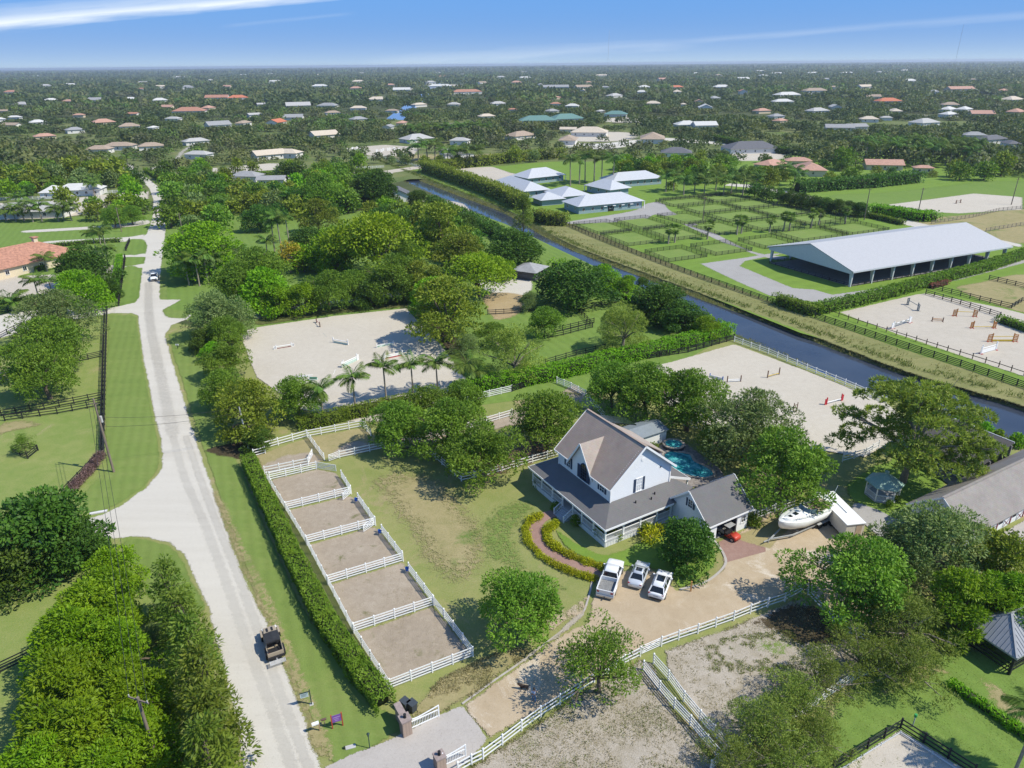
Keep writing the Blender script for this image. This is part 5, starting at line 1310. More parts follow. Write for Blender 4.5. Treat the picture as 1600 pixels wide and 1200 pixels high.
# ------------------------------------------------------------------ vehicles
wcar = plain('white_car_paint', (.78, .79, .80), .25, .01, 1, spec=.5, coat=.6)
scar = plain('silver_car_paint', (.60, .63, .66), .28, .02, 1, spec=.5, coat=.6, metal=.25)
tancar = plain('tan_car_paint', (.36, .30, .22), .45, .03, 2, spec=.4)
blk = plain('black_plastic', (.025, .025, .027), .5, .1, 4)
softtop = plain('black_canvas', (.03, .031, .034), .75, .15, 3, bump=.2)
chrome = plain('grey_alloy', (.45, .46, .47), .35, .05, 3, metal=.7)
redlamp = plain('red_lamp', (.35, .02, .02), .3); clear = plain('clear_lamp', (.7, .7, .68), .2)
liner = plain('grey_bed_liner', (.22, .22, .215), .8, .15, 4)
redp = plain('red_machine_paint', (.50, .06, .035), .4, .05, 3)
def loft(secs, closed=True):
    """skin over sections: each a list of (y, z) with its x"""
    mb = MB(); n = len(secs[0][1]); vs_ = [(x, y, z) for x, pr in secs for y, z in pr]; fs = []
    for i in range(len(secs) - 1):
        for k in range(n): k2 = (k + 1) % n; fs.append((i * n + k, (i + 1) * n + k, (i + 1) * n + k2, i * n + k2))
    fs.append(tuple(range(n))); fs.append(tuple((len(secs) - 1) * n + k for k in range(n))[::-1])
    return mb.add(vs_, fs)
def sec(w, zb, zt, crown=.04):
    return [(-w * .86, zb), (-w, zb + .18), (-w * 1.01, zb + (zt - zb) * .6), (-w * .95, zt - .05), (-w * .84, zt), (-w * .4, zt + crown), (w * .4, zt + crown), (w * .84, zt), (w * .95, zt - .05), (w * 1.01, zb + (zt - zb) * .6), (w, zb + .18), (w * .86, zb)]
def wheels(t, xs, half, r, w=.22):
    m = MB(); m.tube([(0, -w / 2, 0), (0, w / 2, 0)], r, 18); m = m.mesh('wheel', tyre, True)
    rm = MB(); rm.tube([(0, -w / 2 - .012, 0), (0, w / 2 + .012, 0)], r * .62, 12)
    rm = rm.mesh('rim', chrome)
    for x in xs:
        for s in (-1, 1): o = put('wheel', m, t, (x, s * half, r)); put('rim', rm, o)
def cabin(t, base, roof, zb, zr, mat, wb, wr, pillars=True):
    """glass house: base and roof are (x rear, x front); sloping glass all round under a painted roof"""
    (b0, b1), (r0, r1) = base, roof
    g = MB(); g.add([(b0, -wb, zb), (b1, -wb, zb), (b1, wb, zb), (b0, wb, zb), (r0, -wr, zr), (r1, -wr, zr), (r1, wr, zr), (r0, wr, zr)], [(0, 3, 2, 1), (4, 5, 6, 7), (0, 1, 5, 4), (1, 2, 6, 5), (2, 3, 7, 6), (3, 0, 4, 7)])
    g.build('windows', glass, t)
    rf = loft([(r0 - .04, [(-wr * .9, zr - .02), (-wr, zr), (-wr * .8, zr + .04), (wr * .8, zr + .04), (wr, zr), (wr * .9, zr - .02)]), ((r0 + r1) / 2, [(-wr * .96, zr - .02), (-wr * 1.03, zr + .02), (-wr * .8, zr + .085), (wr * .8, zr + .085), (wr * 1.03, zr + .02), (wr * .96, zr - .02)]), (r1 + .05, [(-wr * .9, zr - .03), (-wr, zr - .01), (-wr * .8, zr + .035), (wr * .8, zr + .035), (wr, zr - .01), (wr * .9, zr - .03)])])
    rf.build('roof', mat, t, True)
    p = MB()
    for s in (-1, 1):
        p.bar((b1, s * (wb + .01), zb), (r1, s * (wr + .01), zr), .07, .07); p.bar((b0, s * (wb + .01), zb), (r0, s * (wr + .01), zr), .12, .12)
        m_ = (r0 + r1) / 2; p.bar((m_ - .05, s * (wb + .012), zb), (m_, s * (wr + .012), zr), .06, .09)
    p.build('pillars', mat, t)
def car_at(name, label, cat, a, b, group=None):
    """a: ground pixel under the middle of the rear end, b: under the front end"""
    pa, pb = G(*a), G(*b); d = pb - pa
    return thing(name, label, cat, (pa + pb) / 2, atan2(d.y, d.x), group), d.length
def mirrors(t, x, w, z, mat):
    for s in (-1, 1): m = MB(); m.box(x - .1, s * w - .02 if s > 0 else s * w - .2, z - .07, x + .05, s * w + .2 if s > 0 else s * w + .02, z + .1); m.build('mirror', mat, t)
def lamps(t, xf, xr, w, zf, zr_):
    for s in (-1, 1):
        m = MB(); m.box(xf - .3, s * w - .16, zf - .08, xf + .012, s * w + .12, zf + .08); m.build('headlight', clear, t)
        m = MB(); m.box(xr - .012, s * w - .12, zr_ - .1, xr + .2, s * w + .14, zr_ + .1); m.build('tail_light', redlamp, t)

# white crew cab pickup
t, L = car_at('pickup_truck', 'white crew cab pickup with an open grey bed, leftmost of the parked cars', 'pickup', (944, 938), (963, 884))
L = 6.3; f = L / 2
mb = loft([(f, sec(.86, .45, .95, .02)), (f - .12, sec(.95, .38, 1.1)), (f - .6, sec(1.0, .35, 1.2)), (f - 1.55, sec(1.0, .35, 1.27)), (f - 1.8, sec(1.0, .35, 1.25, 0)), (f - 3.75, sec(1.0, .35, 1.25, 0))])
mb.build('body', wcar, t, True)
mb = MB(); x0, x1 = -f + .08, f - 3.76
for s in (-1, 1): mb.box(x0, s * 1.0 - .06 if s > 0 else -1.0 - .02, .4, x1, 1.02 if s > 0 else -.94, 1.3)
mb.box(x0 + .002, -.939, .4, x0 + .09, .939, 1.24); mb.box(x1 - .08, -.939, .4, x1 - .002, .939, 1.3)
for s in (-1, 1): mb.add([(-2.6, s * 1.02, .55), (-2.3, s * 1.12, .95), (-1.7, s * 1.12, .95), (-1.3, s * 1.02, .55), (-2.6, s * 1.0, 1.15), (-1.3, s * 1.0, 1.15)], [(0, 1, 2, 3), (0, 4, 1), (1, 4, 5, 2), (2, 5, 3)])
mb.build('bed', wcar, t)
mb = MB(); mb.box(x0 + .1, -.93, .72, x1 - .09, .93, .8)
for i in range(9): mb.box(x0 + .12, -.88 + i * .21, .8, x1 - .1, -.80 + i * .21, .825)
mb.build('bed_floor', liner, t)
mb = MB(); mb.box(-f - .14, -.98, .42, -f + .05, .98, .62); mb.build('rear_bumper', chrome, t)
mb = MB(); mb.box(-f - .4, -.06, .4, -f - .15, .06, .5); mb.build('tow_hitch', blk, t)
cabin(t, (f - 3.7, f - 1.5), (f - 3.55, f - 2.15), 1.25, 1.88, wcar, .93, .78)
wheels(t, (f - 1.1, -f + 1.25), .92, .41, .27); mirrors(t, f - 1.75, 1.0, 1.35, wcar); lamps(t, f - .1, -f + .06, .8, .95, 1.0)
# silver sedan
t, L = car_at('sedan', 'silver white sedan with dark rear window, middle of the three parked cars', 'car', (991, 922), (1005, 885))
f = 2.38
mb = loft([(f, sec(.62, .4, .62, .02)), (f - .15, sec(.8, .3, .74)), (f - .7, sec(.88, .26, .86)), (f - 1.45, sec(.9, .26, .95)), (0, sec(.91, .26, .96)), (-1.4, sec(.9, .26, .99)), (-f + .5, sec(.88, .26, 1.0)), (-f + .12, sec(.82, .32, .96)), (-f, sec(.72, .42, .8, .02))])
mb.build('body', scar, t, True)
cabin(t, (-1.75, 1.15), (-.95, .35), .95, 1.40, scar, .80, .58); mirrors(t, .75, .9, .98, scar); lamps(t, f - .1, -f + .06, .66, .66, .84)
wheels(t, (1.45, -1.4), .82, .33); mb = MB(); mb.box(-.55, -.36, 1.475, .1, .36, 1.492); mb.build('sunroof', glass, t)
mb = MB(); mb.box(-f - .015, -.26, .62, -f + .1, .26, .75); mb.build('number_plate', white, t)
# white suv
t, L = car_at('suv', 'white sport utility car with black glass roof panel, rightmost of the parked cars', 'car', (1023, 942), (1040, 899))
f = 2.42
mb = loft([(f, sec(.66, .45, .72, .02)), (f - .14, sec(.85, .34, .88)), (f - .7, sec(.94, .3, 1.0)), (f - 1.4, sec(.96, .3, 1.07)), (0, sec(.97, .3, 1.08)), (-f + .55, sec(.96, .3, 1.1)), (-f + .1, sec(.9, .36, 1.08)), (-f, sec(.82, .46, .98, .02))])
mb.build('body', wcar, t, True)
cabin(t, (-2.25, 1.25), (-1.65, .5), 1.07, 1.60, wcar, .86, .66); mirrors(t, .9, .95, 1.12, wcar); lamps(t, f - .1, -f + .06, .74, .82, .98)
wheels(t, (1.48, -1.45), .86, .37, .25); mb = MB(); mb.box(-.75, -.44, 1.676, .35, .44, 1.695); mb.build('glass_roof', glass, t)
for s in (-1, 1): mb = MB(); mb.bar((-1.5, s * .62, 1.70), (.4, s * .62, 1.70), .05, .05); mb.build('roof_rail', chrome, t)
mb = MB(); mb.box(-f - .03, -.7, .38, -f + .2, .7, .56); mb.build('rear_bumper', blk, t); mb = MB(); mb.box(-f - .02, -.26, .74, -f + .1, .26, .86); mb.build('number_plate', plain('grey_plate', (.45, .45, .45), .5), t)
# tan off roader with soft top on the road
t, L = car_at('off_road_car', 'tan off road car with black soft top driving on the white road', 'car', (434, 1035), (421, 988))
f = 2.1
mb = loft([(f, sec(.55, .6, 1.0, .02)), (f - .1, sec(.66, .55, 1.1, .02)), (f - 1.3, sec(.74, .55, 1.16, .03)), (f - 1.32, sec(.78, .5, 1.16, .0)), (.2, sec(.8, .5, 1.18, .0))]); mb.build('body', tancar, t)
mb = MB()
for s in (-1, 1): mb.box(-f + .05, .72 if s > 0 else -.8, .5, .2, .8 if s > 0 else -.72, 1.15)
mb.box(-f, -.8, .5, -f + .08, .8, 1.15); mb.box(-f + .08, -.72, .5, .2, .72, .62)
mb.build('tub', tancar, t)
for s in (-1, 1):
    for x in (1.45, -1.4): mb = MB(); mb.box(x - .52, s * .78 if s > 0 else -.98, .88, x + .52, .98 if s > 0 else -.78, .98); mb.build('fender', blk if x < 0 else tancar, t)
mb = MB(); mb.add([(.62, -.74, 1.2), (.62, .74, 1.2), (.38, .68, 1.72), (.38, -.68, 1.72), (.56, -.74, 1.2), (.56, .74, 1.2), (.32, .68, 1.72), (.32, -.68, 1.72)], [(0, 1, 2, 3), (7, 6, 5, 4), (3, 2, 6, 7), (0, 3, 7, 4), (1, 5, 6, 2)]); mb.build('windscreen', glass, t)
mb = loft([(.42, [(-.72, 1.66), (-.72, 1.74), (0, 1.80), (.72, 1.74), (.72, 1.66)]), (-.4, [(-.75, 1.68), (-.75, 1.80), (0, 1.87), (.75, 1.80), (.75, 1.68)]), (-1.15, [(-.74, 1.66), (-.74, 1.78), (0, 1.84), (.74, 1.78), (.74, 1.66)])]); mb.build('soft_top', softtop, t)
mb = MB(); mb.box(-.55, -.72, 1.18, -.5, .72, 1.3)
for s in (-1, 1): mb.bar((-1.1, s * .7, 1.1), (-1.1, s * .7, 1.72), .07); mb.bar((-1.1, s * .7, 1.7), (-f + .1, s * .7, 1.15), .06)
mb.bar((-1.1, -.7, 1.6), (-1.1, .7, 1.6), .06); mb.build('roll_bar', blk, t)
for y in (-.36, .36): mb = MB(); mb.box(-.5, y - .25, .65, .0, y + .25, .95); mb.box(-.62, y - .25, .9, -.48, y + .25, 1.45); mb.build('seat', blk, t)
mb = MB(); mb.box(-1.9, -.65, .62, -1.0, .65, .82); mb.build('cargo_mat', blk, t)
for y in (-.25, .25): mb = MB(); mb.box(1.2, y - .1, 1.17, 1.75, y + .1, 1.215); mb.build('bonnet_vent', blk, t)
mb = MB(); mb.box(f - .02, -.85, .5, f + .22, .85, .72); mb.build('front_bumper', blk, t); mb = MB(); mb.box(-f - .2, -.85, .5, -f - .002, .85, .7); mb.build('rear_bumper', blk, t)
wheels(t, (1.45, -1.4), .84, .42, .3); lamps(t, f - .02, -f + .02, .62, .92, .95)
mb = MB(); mb.bar((-f - .2, 0, .52), (-f - .55, 0, .52), .08)
for i in range(7): mb.bar((-f - .5 - i * .09, -.75, .55), (-f - .5 - i * .09, .75, .55), .035)
for s in (-1, 1): mb.bar((-f - .48, s * .75, .58), (-f - 1.1, s * .75, .58), .05, .1)
mb.build('hitch_carrier', plain('silver_frame', (.50, .50, .50), .5, .05, 3), t)
# distant pickup on the road
t, L = car_at('pickup_truck', 'small white pickup coming down the road in the distance', 'pickup', (243, 430), (241, 443))
f = 2.9
mb = loft([(f, sec(.86, .45, .95, .02)), (f - .4, sec(1.0, .35, 1.15)), (f - 1.6, sec(1.0, .35, 1.22)), (-f + .1, sec(1.0, .35, 1.25, 0)), (-f, sec(.95, .4, 1.2, 0))]); mb.build('body', wcar, t, True)
cabin(t, (f - 3.5, f - 1.4), (f - 3.3, f - 2.0), 1.22, 1.85, wcar, .93, .78); wheels(t, (f - 1.0, -f + 1.2), .9, .4, .26); lamps(t, f - .1, -f + .06, .75, .9, 1.0)
mb = MB(); mb.box(f - .03, -.6, .55, f + .02, .6, .85); mb.build('grille', blk, t); mb = MB(); mb.box(-f + .15, -.85, 1.252, f - 3.6, .85, 1.27); mb.build('bed_opening', liner, t)
# red utility cart at the garage mouth
t = thing('utility_cart', 'red utility cart with grey roof rack at the garage mouth', 'cart', HO + Vector((cos(HA), sin(HA), 0)) * 12.3 + Vector((-sin(HA), cos(HA), 0)) * -9.3, HA + radians(-84))
mb = loft([(1.45, sec(.5, .35, .7, .02)), (1.3, sec(.62, .3, .85)), (.6, sec(.66, .3, .98)), (.5, sec(.66, .3, .6, 0)), (-.3, sec(.66, .3, .6, 0))]); mb.build('body', redp, t, True)
mb = MB(); mb.box(-1.5, -.68, .6, -.35, .68, .66)
for s in (-1, 1): mb.box(-1.5, .62 if s > 0 else -.68, .66, -.35, .68 if s > 0 else -.62, .95)
mb.build('cargo_bed', liner, t)
mb = MB(); mb.box(-.3, -.6, .6, .1, .6, .85); mb.box(-.38, -.6, .8, -.24, .6, 1.25); mb.build('seat', blk, t)
mb = MB()
for s in (-1, 1): mb.bar((.55, s * .6, .95), (.15, s * .6, 1.85), .05); mb.bar((-.35, s * .6, .65), (-.35, s * .6, 1.85), .05)
mb.build('roll_cage', blk, t)
for i in range(6): mb = MB(); mb.box(-.5 + i * .15, -.66, 1.85, -.40 + i * .15, .66, 1.89); mb.build('roof_slat', plain('grey_slat', (.38, .38, .37), .7), t)
wheels(t, (.95, -.95), .6, .32, .24)
# motor cruiser on its trailer
gel = plain('white_gelcoat', (.78, .78, .74), .35, .04, 1.2, spec=.5)
t, L = car_at('motor_boat', 'white cabin motor boat resting on its trailer beside the big oak', 'boat', (1288, 810), (1216, 842))
t.scale = (1.14,) * 3; zk = .75; f = 4.3
def hs2(w, zk_, zt): return [(0, zk_), (-w * .55, zk_ + .25), (-w * .9, zk_ + .6), (-w, zt), (-w * .93, zt + .06), (w * .93, zt + .06), (w, zt), (w * .9, zk_ + .6), (w * .55, zk_ + .25)]
mb = loft([(-f, hs2(1.25, zk, 2.1)), (-1.5, hs2(1.42, zk - .03, 2.12)), (1.2, hs2(1.36, zk, 2.2)), (2.7, hs2(1.0, zk + .2, 2.34)), (3.7, hs2(.52, zk + .6, 2.46)), (4.2, hs2(.18, zk + 1.05, 2.54)), (4.32, hs2(.05, zk + 1.4, 2.55))]); mb.build('hull', gel, t, True)
mb = loft([(-.6, [(-1.0, 2.15), (-.85, 2.55), (.85, 2.55), (1.0, 2.15)]), (1.0, [(-.95, 2.2), (-.75, 2.62), (.75, 2.62), (.95, 2.2)]), (2.6, [(-.6, 2.36), (-.42, 2.56), (.42, 2.56), (.6, 2.36)]), (3.5, [(-.25, 2.48), (-.15, 2.54), (.15, 2.54), (.25, 2.48)])]); mb.build('cabin_top', gel, t, True)
beige = plain('beige_vinyl', (.42, .35, .24), .6, .1, 2)
mb = MB(); mb.box(-3.6, -1.05, 2.165, -.65, 1.05, 2.19); mb.build('cockpit_floor', plain('brown_carpet', (.16, .12, .08), .9, .2, 3), t)
for a in ((-3.5, -1.0, -2.9, 1.0), (-1.5, -.95, -.9, -.2), (-2.8, .45, -1.2, 1.0)): mb = MB(); mb.box(a[0], a[1], 2.192, a[2], a[3], 2.5); mb.build('seat', beige, t)
mb = MB()
for s in (-1, 1): mb.box(-3.9, 1.02 if s > 0 else -1.3, 2.16, -.6, 1.3 if s > 0 else -1.02, 2.48)
mb.box(-3.9, -1.02, 2.16, -3.62, 1.02, 2.48); mb.build('coaming', gel, t)
mb = MB(); ws = [(-.5, -1.1), (.35, -.75), (.55, 0), (.35, .75), (-.5, 1.1)]
for a, b in zip(ws, ws[1:]): mb.add([(a[0], a[1], 2.5), (b[0], b[1], 2.5), (b[0] - .35, b[1] * .92, 3.0), (a[0] - .35, a[1] * .92, 3.0)], [(0, 1, 2, 3)])
mb.build('windscreen', plain('blue_grey_glass', (.10, .15, .17), .1, .05, 1, spec=.7), t)
mb = MB(); mb.tube([(-2.6, -1.25, 2.3), (-3.0, -1.15, 3.2), (-3.05, -.6, 3.45), (-3.05, .6, 3.45), (-3.0, 1.15, 3.2), (-2.6, 1.25, 2.3)], .13, 6); mb.build('radar_arch', gel, t)
mb = MB(); mb.tube([(-3.0, .9, 3.3), (-3.6, 1.0, 5.2)], .03, 5); mb.build('antenna', gel, t)
for x, w in ((1.6, .25), (2.45, .2)): mb = MB(); mb.box(x - w, -w, 2.63 if x < 2 else 2.575, x + w, w, 2.66 if x < 2 else 2.6); mb.build('deck_hatch', glass, t)
mb = MB()
for s in (-1, 1): mb.tube([(.2, s * 1.3, 2.3), (.3, s * 1.25, 2.75), (2.6, s * .95, 2.95), (4.1, s * .2, 3.1)], .022, 5); mb.tube([(2.6, s * .95, 2.4), (2.6, s * .95, 2.95)], .02, 5)
stuff(mb.build('bow_rail', chrome, t))
tl = thing('boat_trailer', 'galvanised boat trailer under the white motor boat', 'trailer', t.location, t.rotation_euler[2]); tl.scale = t.scale
galv = plain('galvanised_steel', (.36, .37, .37), .55, .1, 3)
mb = MB()
for s in (-1, 1): mb.bar((-4.2, s * .8, .55), (2.6, s * .8, .55), .12, .18); mb.bar((2.6, s * .8, .55), (5.3, 0, .5), .12, .16)
for x in (-3.8, -2, -.2, 1.6): mb.bar((x, -.86, .66), (x, .86, .66), .1)
mb.bar((5.2, 0, .5), (6.3, 0, .5), .1); mb.build('frame', galv, tl)
mb = MB(); mb.bar((5.5, .3, .04), (5.5, -.3, .04), .12); mb.bar((5.5, 0, 0), (5.5, 0, .75), .08); mb.build('jack_stand', galv, tl)
for x in (-2.6, -1.7):
    for s in (-1, 1): mb = MB(); mb.tube([(x, s * 1.05 - .11, .34), (x, s * 1.05 + .11, .34)], .34, 14); o = mb.build('wheel', tyre, tl)
for s in (-1, 1): mb = MB(); mb.box(-3.1, s * 1.05 - .15, .7, -1.2, s * 1.05 + .15, .74); mb.build('fender', galv, tl)
# red kayak under the right hand trees
kp = G(1552, 912); t = thing('kayak', 'red plastic kayak lying under the bright tree at the right edge', 'kayak', kp + Vector((0, 0, .05)), radians(-40))
mb = loft([(-1.4, [(-.03, .15), (0, .05), (.03, .15), (0, .25)]), (-.6, [(-.28, .2), (0, 0), (.28, .2), (0, .32)]), (.6, [(-.28, .2), (0, 0), (.28, .2), (0, .32)]), (1.4, [(-.03, .18), (0, .08), (.03, .18), (0, .28)])]); mb.build('hull', redp, t)
mb = MB(); mb.box(-.35, -.13, .3, .35, .13, .335); mb.build('seat_well', blk, t)
# ------------------------------------------------------------------ fences
FM = {}
def fence(label, px, mat=None, h=1.4, rails=4, bay=2.4, group=None, name='rail_fence', pt=.13, rh=.14, caps=True, mode='single', cat='fence', world=False):
    """post and rail fence: every post and every rail of every bay is a piece of its own;
    mode 'long' keeps rails as whole sides and joins the posts, for fences too far to pick apart"""
    mat = mat or pvc
    pts = [Vector(p) for p in px] if world else [G(*p) for p in px]
    o = pts[0].copy(); t = thing(name, label, cat, o, 0, group)
    key = (mat.name, h, pt, rh)
    if key not in FM:
        m = MB(); m.box(-pt / 2, -pt / 2, -.05, pt / 2, pt / 2, h)
        if caps: m.add([(-pt * .65, -pt * .65, h), (pt * .65, -pt * .65, h), (pt * .65, pt * .65, h), (-pt * .65, pt * .65, h), (0, 0, h + pt * .6)], [(0, 1, 4), (1, 2, 4), (2, 3, 4), (3, 0, 4), (3, 2, 1, 0)])
        r = MB(); r.box(0, -.022, -rh / 2, 1, .022, rh / 2)
        FM[key] = (m.mesh('post', mat), r.mesh('rail', mat))
    pm, rm = FM[key]; joined = MB()
    zs = [h * (i + .62) / (rails + .05) for i in range(rails)]
    for si, (a, b) in enumerate(zip(pts, pts[1:])):
        d = b - a; L = d.length; n = max(1, round(L / bay)); az = atan2(d.y, d.x)
        for i in range(n + (si == len(pts) - 2)):
            q = a.lerp(b, i / n) - o
            if mode == 'single': put('post', pm, t, q, az + R.uniform(-.02, .02), rot=(R.uniform(-.012, .012), R.uniform(-.012, .012), az))
            else: joined.box(q.x - pt / 2, q.y - pt / 2, 0, q.x + pt / 2, q.y + pt / 2, h)
        if mode == 'single':
            for i in range(n):
                q = a.lerp(b, i / n) - o
                for z in zs: put('rail', rm, t, (q.x, q.y, z + R.uniform(-.008, .008)), az, (L / n, 1, 1))
        else:
            for z in zs: put('rail', rm, t, (a.x - o.x, a.y - o.y, z), az, (L, 1, 1))
    if mode != 'single': stuff(joined.build('posts', mat, t))
    return t
def gate(label, a, b, h=1.3, bars=5, mat=None, name='tube_gate', world=False):
    a, b = (Vector(a), Vector(b)) if world else (G(*a), G(*b)); d = b - a; L = d.length
    t = thing(name, label, 'gate', a, atan2(d.y, d.x)); mat = mat or trim
    m = MB(); m.bar((.05, 0, .2), (.05, 0, h), .06); m.bar((L - .05, 0, .2), (L - .05, 0, h), .06); m.bar((.05, 0, .25), (L - .05, 0, h - .05), .045, .06); m.build('gate_frame', mat, t)
    for i in range(bars): z = .25 + (h - .3) * i / (bars - 1); m = MB(); m.bar((.08, 0, z), (L - .08, 0, z), .05, .06); m.build('bar', mat, t)
    return t
WF = 'white rail fences of the paddock pens'
fence('white four rail fence along the inner side of the long clipped hedge', [(418, 750), (447, 798), (480, 852), (513, 914), (553, 990), (609, 1077)], bay=2.5)
fence('white four rail cross fence, uppermost of the five pens, nearest the gates', [(422, 750), (495, 733)], group=WF)
fence('white double cross fence just above the uppermost pen', [(414, 741), (482, 727)], group=WF, rails=3)
fence('white rail side of the uppermost pen, facing the lawn', [(534, 747), (549, 771)], group=WF)
fence('white cross fence between the first and second pen', [(447, 797), (549, 772)], group=WF)
fence('white rail side of the second pen with a blue bucket', [(560, 783), (586, 820)], group=WF)
fence('white cross fence between the second and third pen', [(479, 850), (587, 821)], group=WF)
fence('white rail side of the third pen with a blue bucket', [(597, 833), (629, 875)], group=WF)
fence('white cross fence between the third and fourth pen', [(512, 913), (630, 877)], group=WF)
fence('white rail side of the fourth pen with a blue bucket', [(639, 893), (677, 944)], group=WF)
fence('white cross fence between the fourth and lowest pen', [(553, 988), (678, 946)], group=WF)
fence('white rail side of the lowest pen beside the round lawn oak', [(694, 966), (739, 1026)], group=WF)
fence('white front fence of the lowest pen nearest the drive', [(609, 1077), (739, 1026)], group=WF)
gate('white tube gate closing the uppermost pen', (496, 733), (526, 738))
gate('white tube gate ajar at the first cross fence end', (549, 772), (536, 783)); gate('white tube gate ajar at the second cross fence end', (586, 821), (568, 833)); gate('thin grey gate at the lowest pen corner', (679, 947), (693, 965), mat=steel)
gate('white tube gate standing open in the upper pens', (482, 726), (489, 712)); gate('white tube gate beside the post and rail by the oaks', (531, 716), (514, 722))
fence('white three rail fence before the clipped hedge of the arena', [(412, 702), (480, 683), (567, 667), (571, 666)], rails=3)
fence('short white rail piece at the foot of the grey pole', [(397, 714), (415, 709), (411, 701)], rails=3)
fence('white rail fence dividing the two upper pens', [(480, 683), (507, 720)], rails=3)
fence('white three rail fence running under the lawn oaks', [(531, 716), (601, 701), (650, 690), (700, 680), (760, 662), (800, 650)], rails=3)
fence('white rail fence at the back of the right upper pen', [(567, 667), (580, 682)], rails=3)
fence('short white fence on the lawn between the oaks and the shade', [(672, 710), (721, 752)], rails=3, bay=1.9)
fence('white rail fence from the lawn fence to the porch end of the house', [(721, 752), (760, 744), (832, 723), (878, 710)], rails=3)
fence('white fence with two corner rails under the front oak', [(672, 710), (692, 706)], rails=3)
fence('white three rail fence at the sandy track beyond the oaks', [(731, 627), (765, 620), (800, 612)], rails=4)
fence('dark rail fence along the bright clipped hedge to the canal corner', [(800, 612), (870, 590), (940, 573), (1000, 563), (1075, 551), (1147, 531)], black, rails=4, caps=False, pt=.16)
fence('white rail fence behind the left house oak', [(870, 599), (892, 608), (915, 620)], rails=4)
fence('long white three rail fence between the sand arena and the canal', [(1147, 534), (1200, 553), (1260, 578), (1320, 602), (1384, 630)], rails=3, h=1.3)
fence('white rail fence behind the house and shed', [(915, 620), (940, 650), (975, 690), (1000, 698), (1040, 684)], rails=3)
fence('white fences of the chute behind the pool trees', [(1068, 664), (1110, 678), (1150, 700), (1180, 716)], rails=4)
fence('second white fence of the chute behind the pool trees', [(1075, 654), (1120, 668), (1165, 690)], rails=4)
fence('white fence between the garage and the boat', [(1182, 812), (1210, 800), (1240, 790)], rails=3, bay=2)
fence('white fence at the near corner of the big sand arena', [(1316, 722), (1352, 712), (1372, 700)], rails=3)
fence('white three rail fence along the gravel drive by the gate', [(716, 1208), (737, 1196), (755, 1187), (785, 1165), (815, 1142), (845, 1120), (875, 1101), (906, 1081)], rails=3, h=1.45, bay=2.5)
fence('white fence behind the airy drive tree', [(906, 1081), (950, 1052), (1000, 1026)], rails=3)
fence('white three rail fence between the gravel drive and the sandy paddock', [(1033, 1010), (1060, 1000), (1090, 990), (1118, 980), (1146, 970), (1172, 959), (1199, 949), (1226, 940), (1252, 926)], rails=3, h=1.4)
gate('white tube gate sloping beside the airy tree', (1002, 1024), (1031, 1011))
fence('upper white fence of the diagonal pair crossing the dry paddock', [(1021, 1037), (1044, 1063), (1068, 1096), (1093, 1126), (1115, 1150), (1136, 1174)], rails=4)
fence('lower white fence of the diagonal pair crossing the dry paddock', [(1005, 1048), (1030, 1080), (1053, 1107), (1078, 1134), (1104, 1165), (1129, 1194)], rails=4)
fence('white rear fence of the sandy paddock hidden among scraggly trees', [(1110, 1205), (1129, 1186), (1150, 1175), (1192, 1150), (1225, 1130), (1258, 1115), (1288, 1093), (1330, 1066), (1378, 1045)], rails=4)
fence('white side fence of the sandy paddock below the big round oak', [(1262, 930), (1283, 952), (1300, 971), (1327, 991), (1354, 1003)], rails=3)
fence('black rail fence round the corner arena at the bottom right', [(1300, 1205), (1406, 1139), (1520, 1212)], black, rails=3, caps=False, pt=.15)
fence('inner grey rail of the bottom right corner arena', [(1312, 1206), (1406, 1148), (1508, 1214)], steel, h=.5, rails=1, caps=False, pt=.08)
# black fences of the left pasture
fence('long black rail fence between the left pasture and the road verge', [(168, 486), (166, 560), (164, 640), (163, 710)], black, rails=4, caps=False, pt=.16)
fence('second black fence just inside the long pasture fence', [(164, 494), (162, 560), (160, 640), (159, 706)], black, rails=4, caps=False, pt=.16)
fence('black fence across the left pasture behind the nearest oak', [(0, 600), (70, 578), (115, 567), (161, 557)], black, rails=4, caps=False, pt=.16)
fence('upper black fence of the pair crossing the left pasture', [(-20, 654), (70, 640), (161, 622)], black, rails=3, caps=False, pt=.16)
fence('lower black fence of the pair crossing the left pasture', [(8, 658), (90, 647), (160, 634)], black, rails=3, caps=False, pt=.16)
fence('black fence at the pasture corner by the purple grasses', [(10, 797), (94, 782), (110, 765), (162, 711)], black, rails=4, caps=False, pt=.16)
fence('black curved fence beside the drive at the left edge', [(-40, 540), (0, 529), (35, 511)], black, rails=3, caps=False, pt=.16)
fence('black gate fence at the driveway mouth', [(118, 496), (166, 487)], black, rails=3, caps=False)
fence('black four rail fence end at the left edge, upper', [(-40, 1068), (0, 1052), (62, 1022)], black, rails=4, caps=False, pt=.16)
fence('black four rail fence end at the left edge, lower', [(-40, 1216), (0, 1200), (66, 1172)], black, rails=4, caps=False, pt=.16)
fence('black fence of the stable yard at the left', [(-20, 492), (60, 480), (110, 470)], black, rails=3, caps=False, mode='long')
g4 = [(20, 707), (35, 699), (60, 704), (44, 717)]
fence('small black square rail guard round the young sapling', g4 + g4[:1], black, h=1.1, rails=3, bay=1.8, caps=False, pt=.12, name='tree_guard', cat='tree guard')
# dark wall and fences by the road
fence('dark low rail wall beside the roadside lawn', [(186, 478), (193, 430), (196, 404)], near_black, h=1.5, rails=3, caps=False, pt=.3)
fence('dark rail piece by the driveway entrance', [(197, 392), (203, 378)], near_black, h=1.4, rails=3, caps=False, pt=.3)
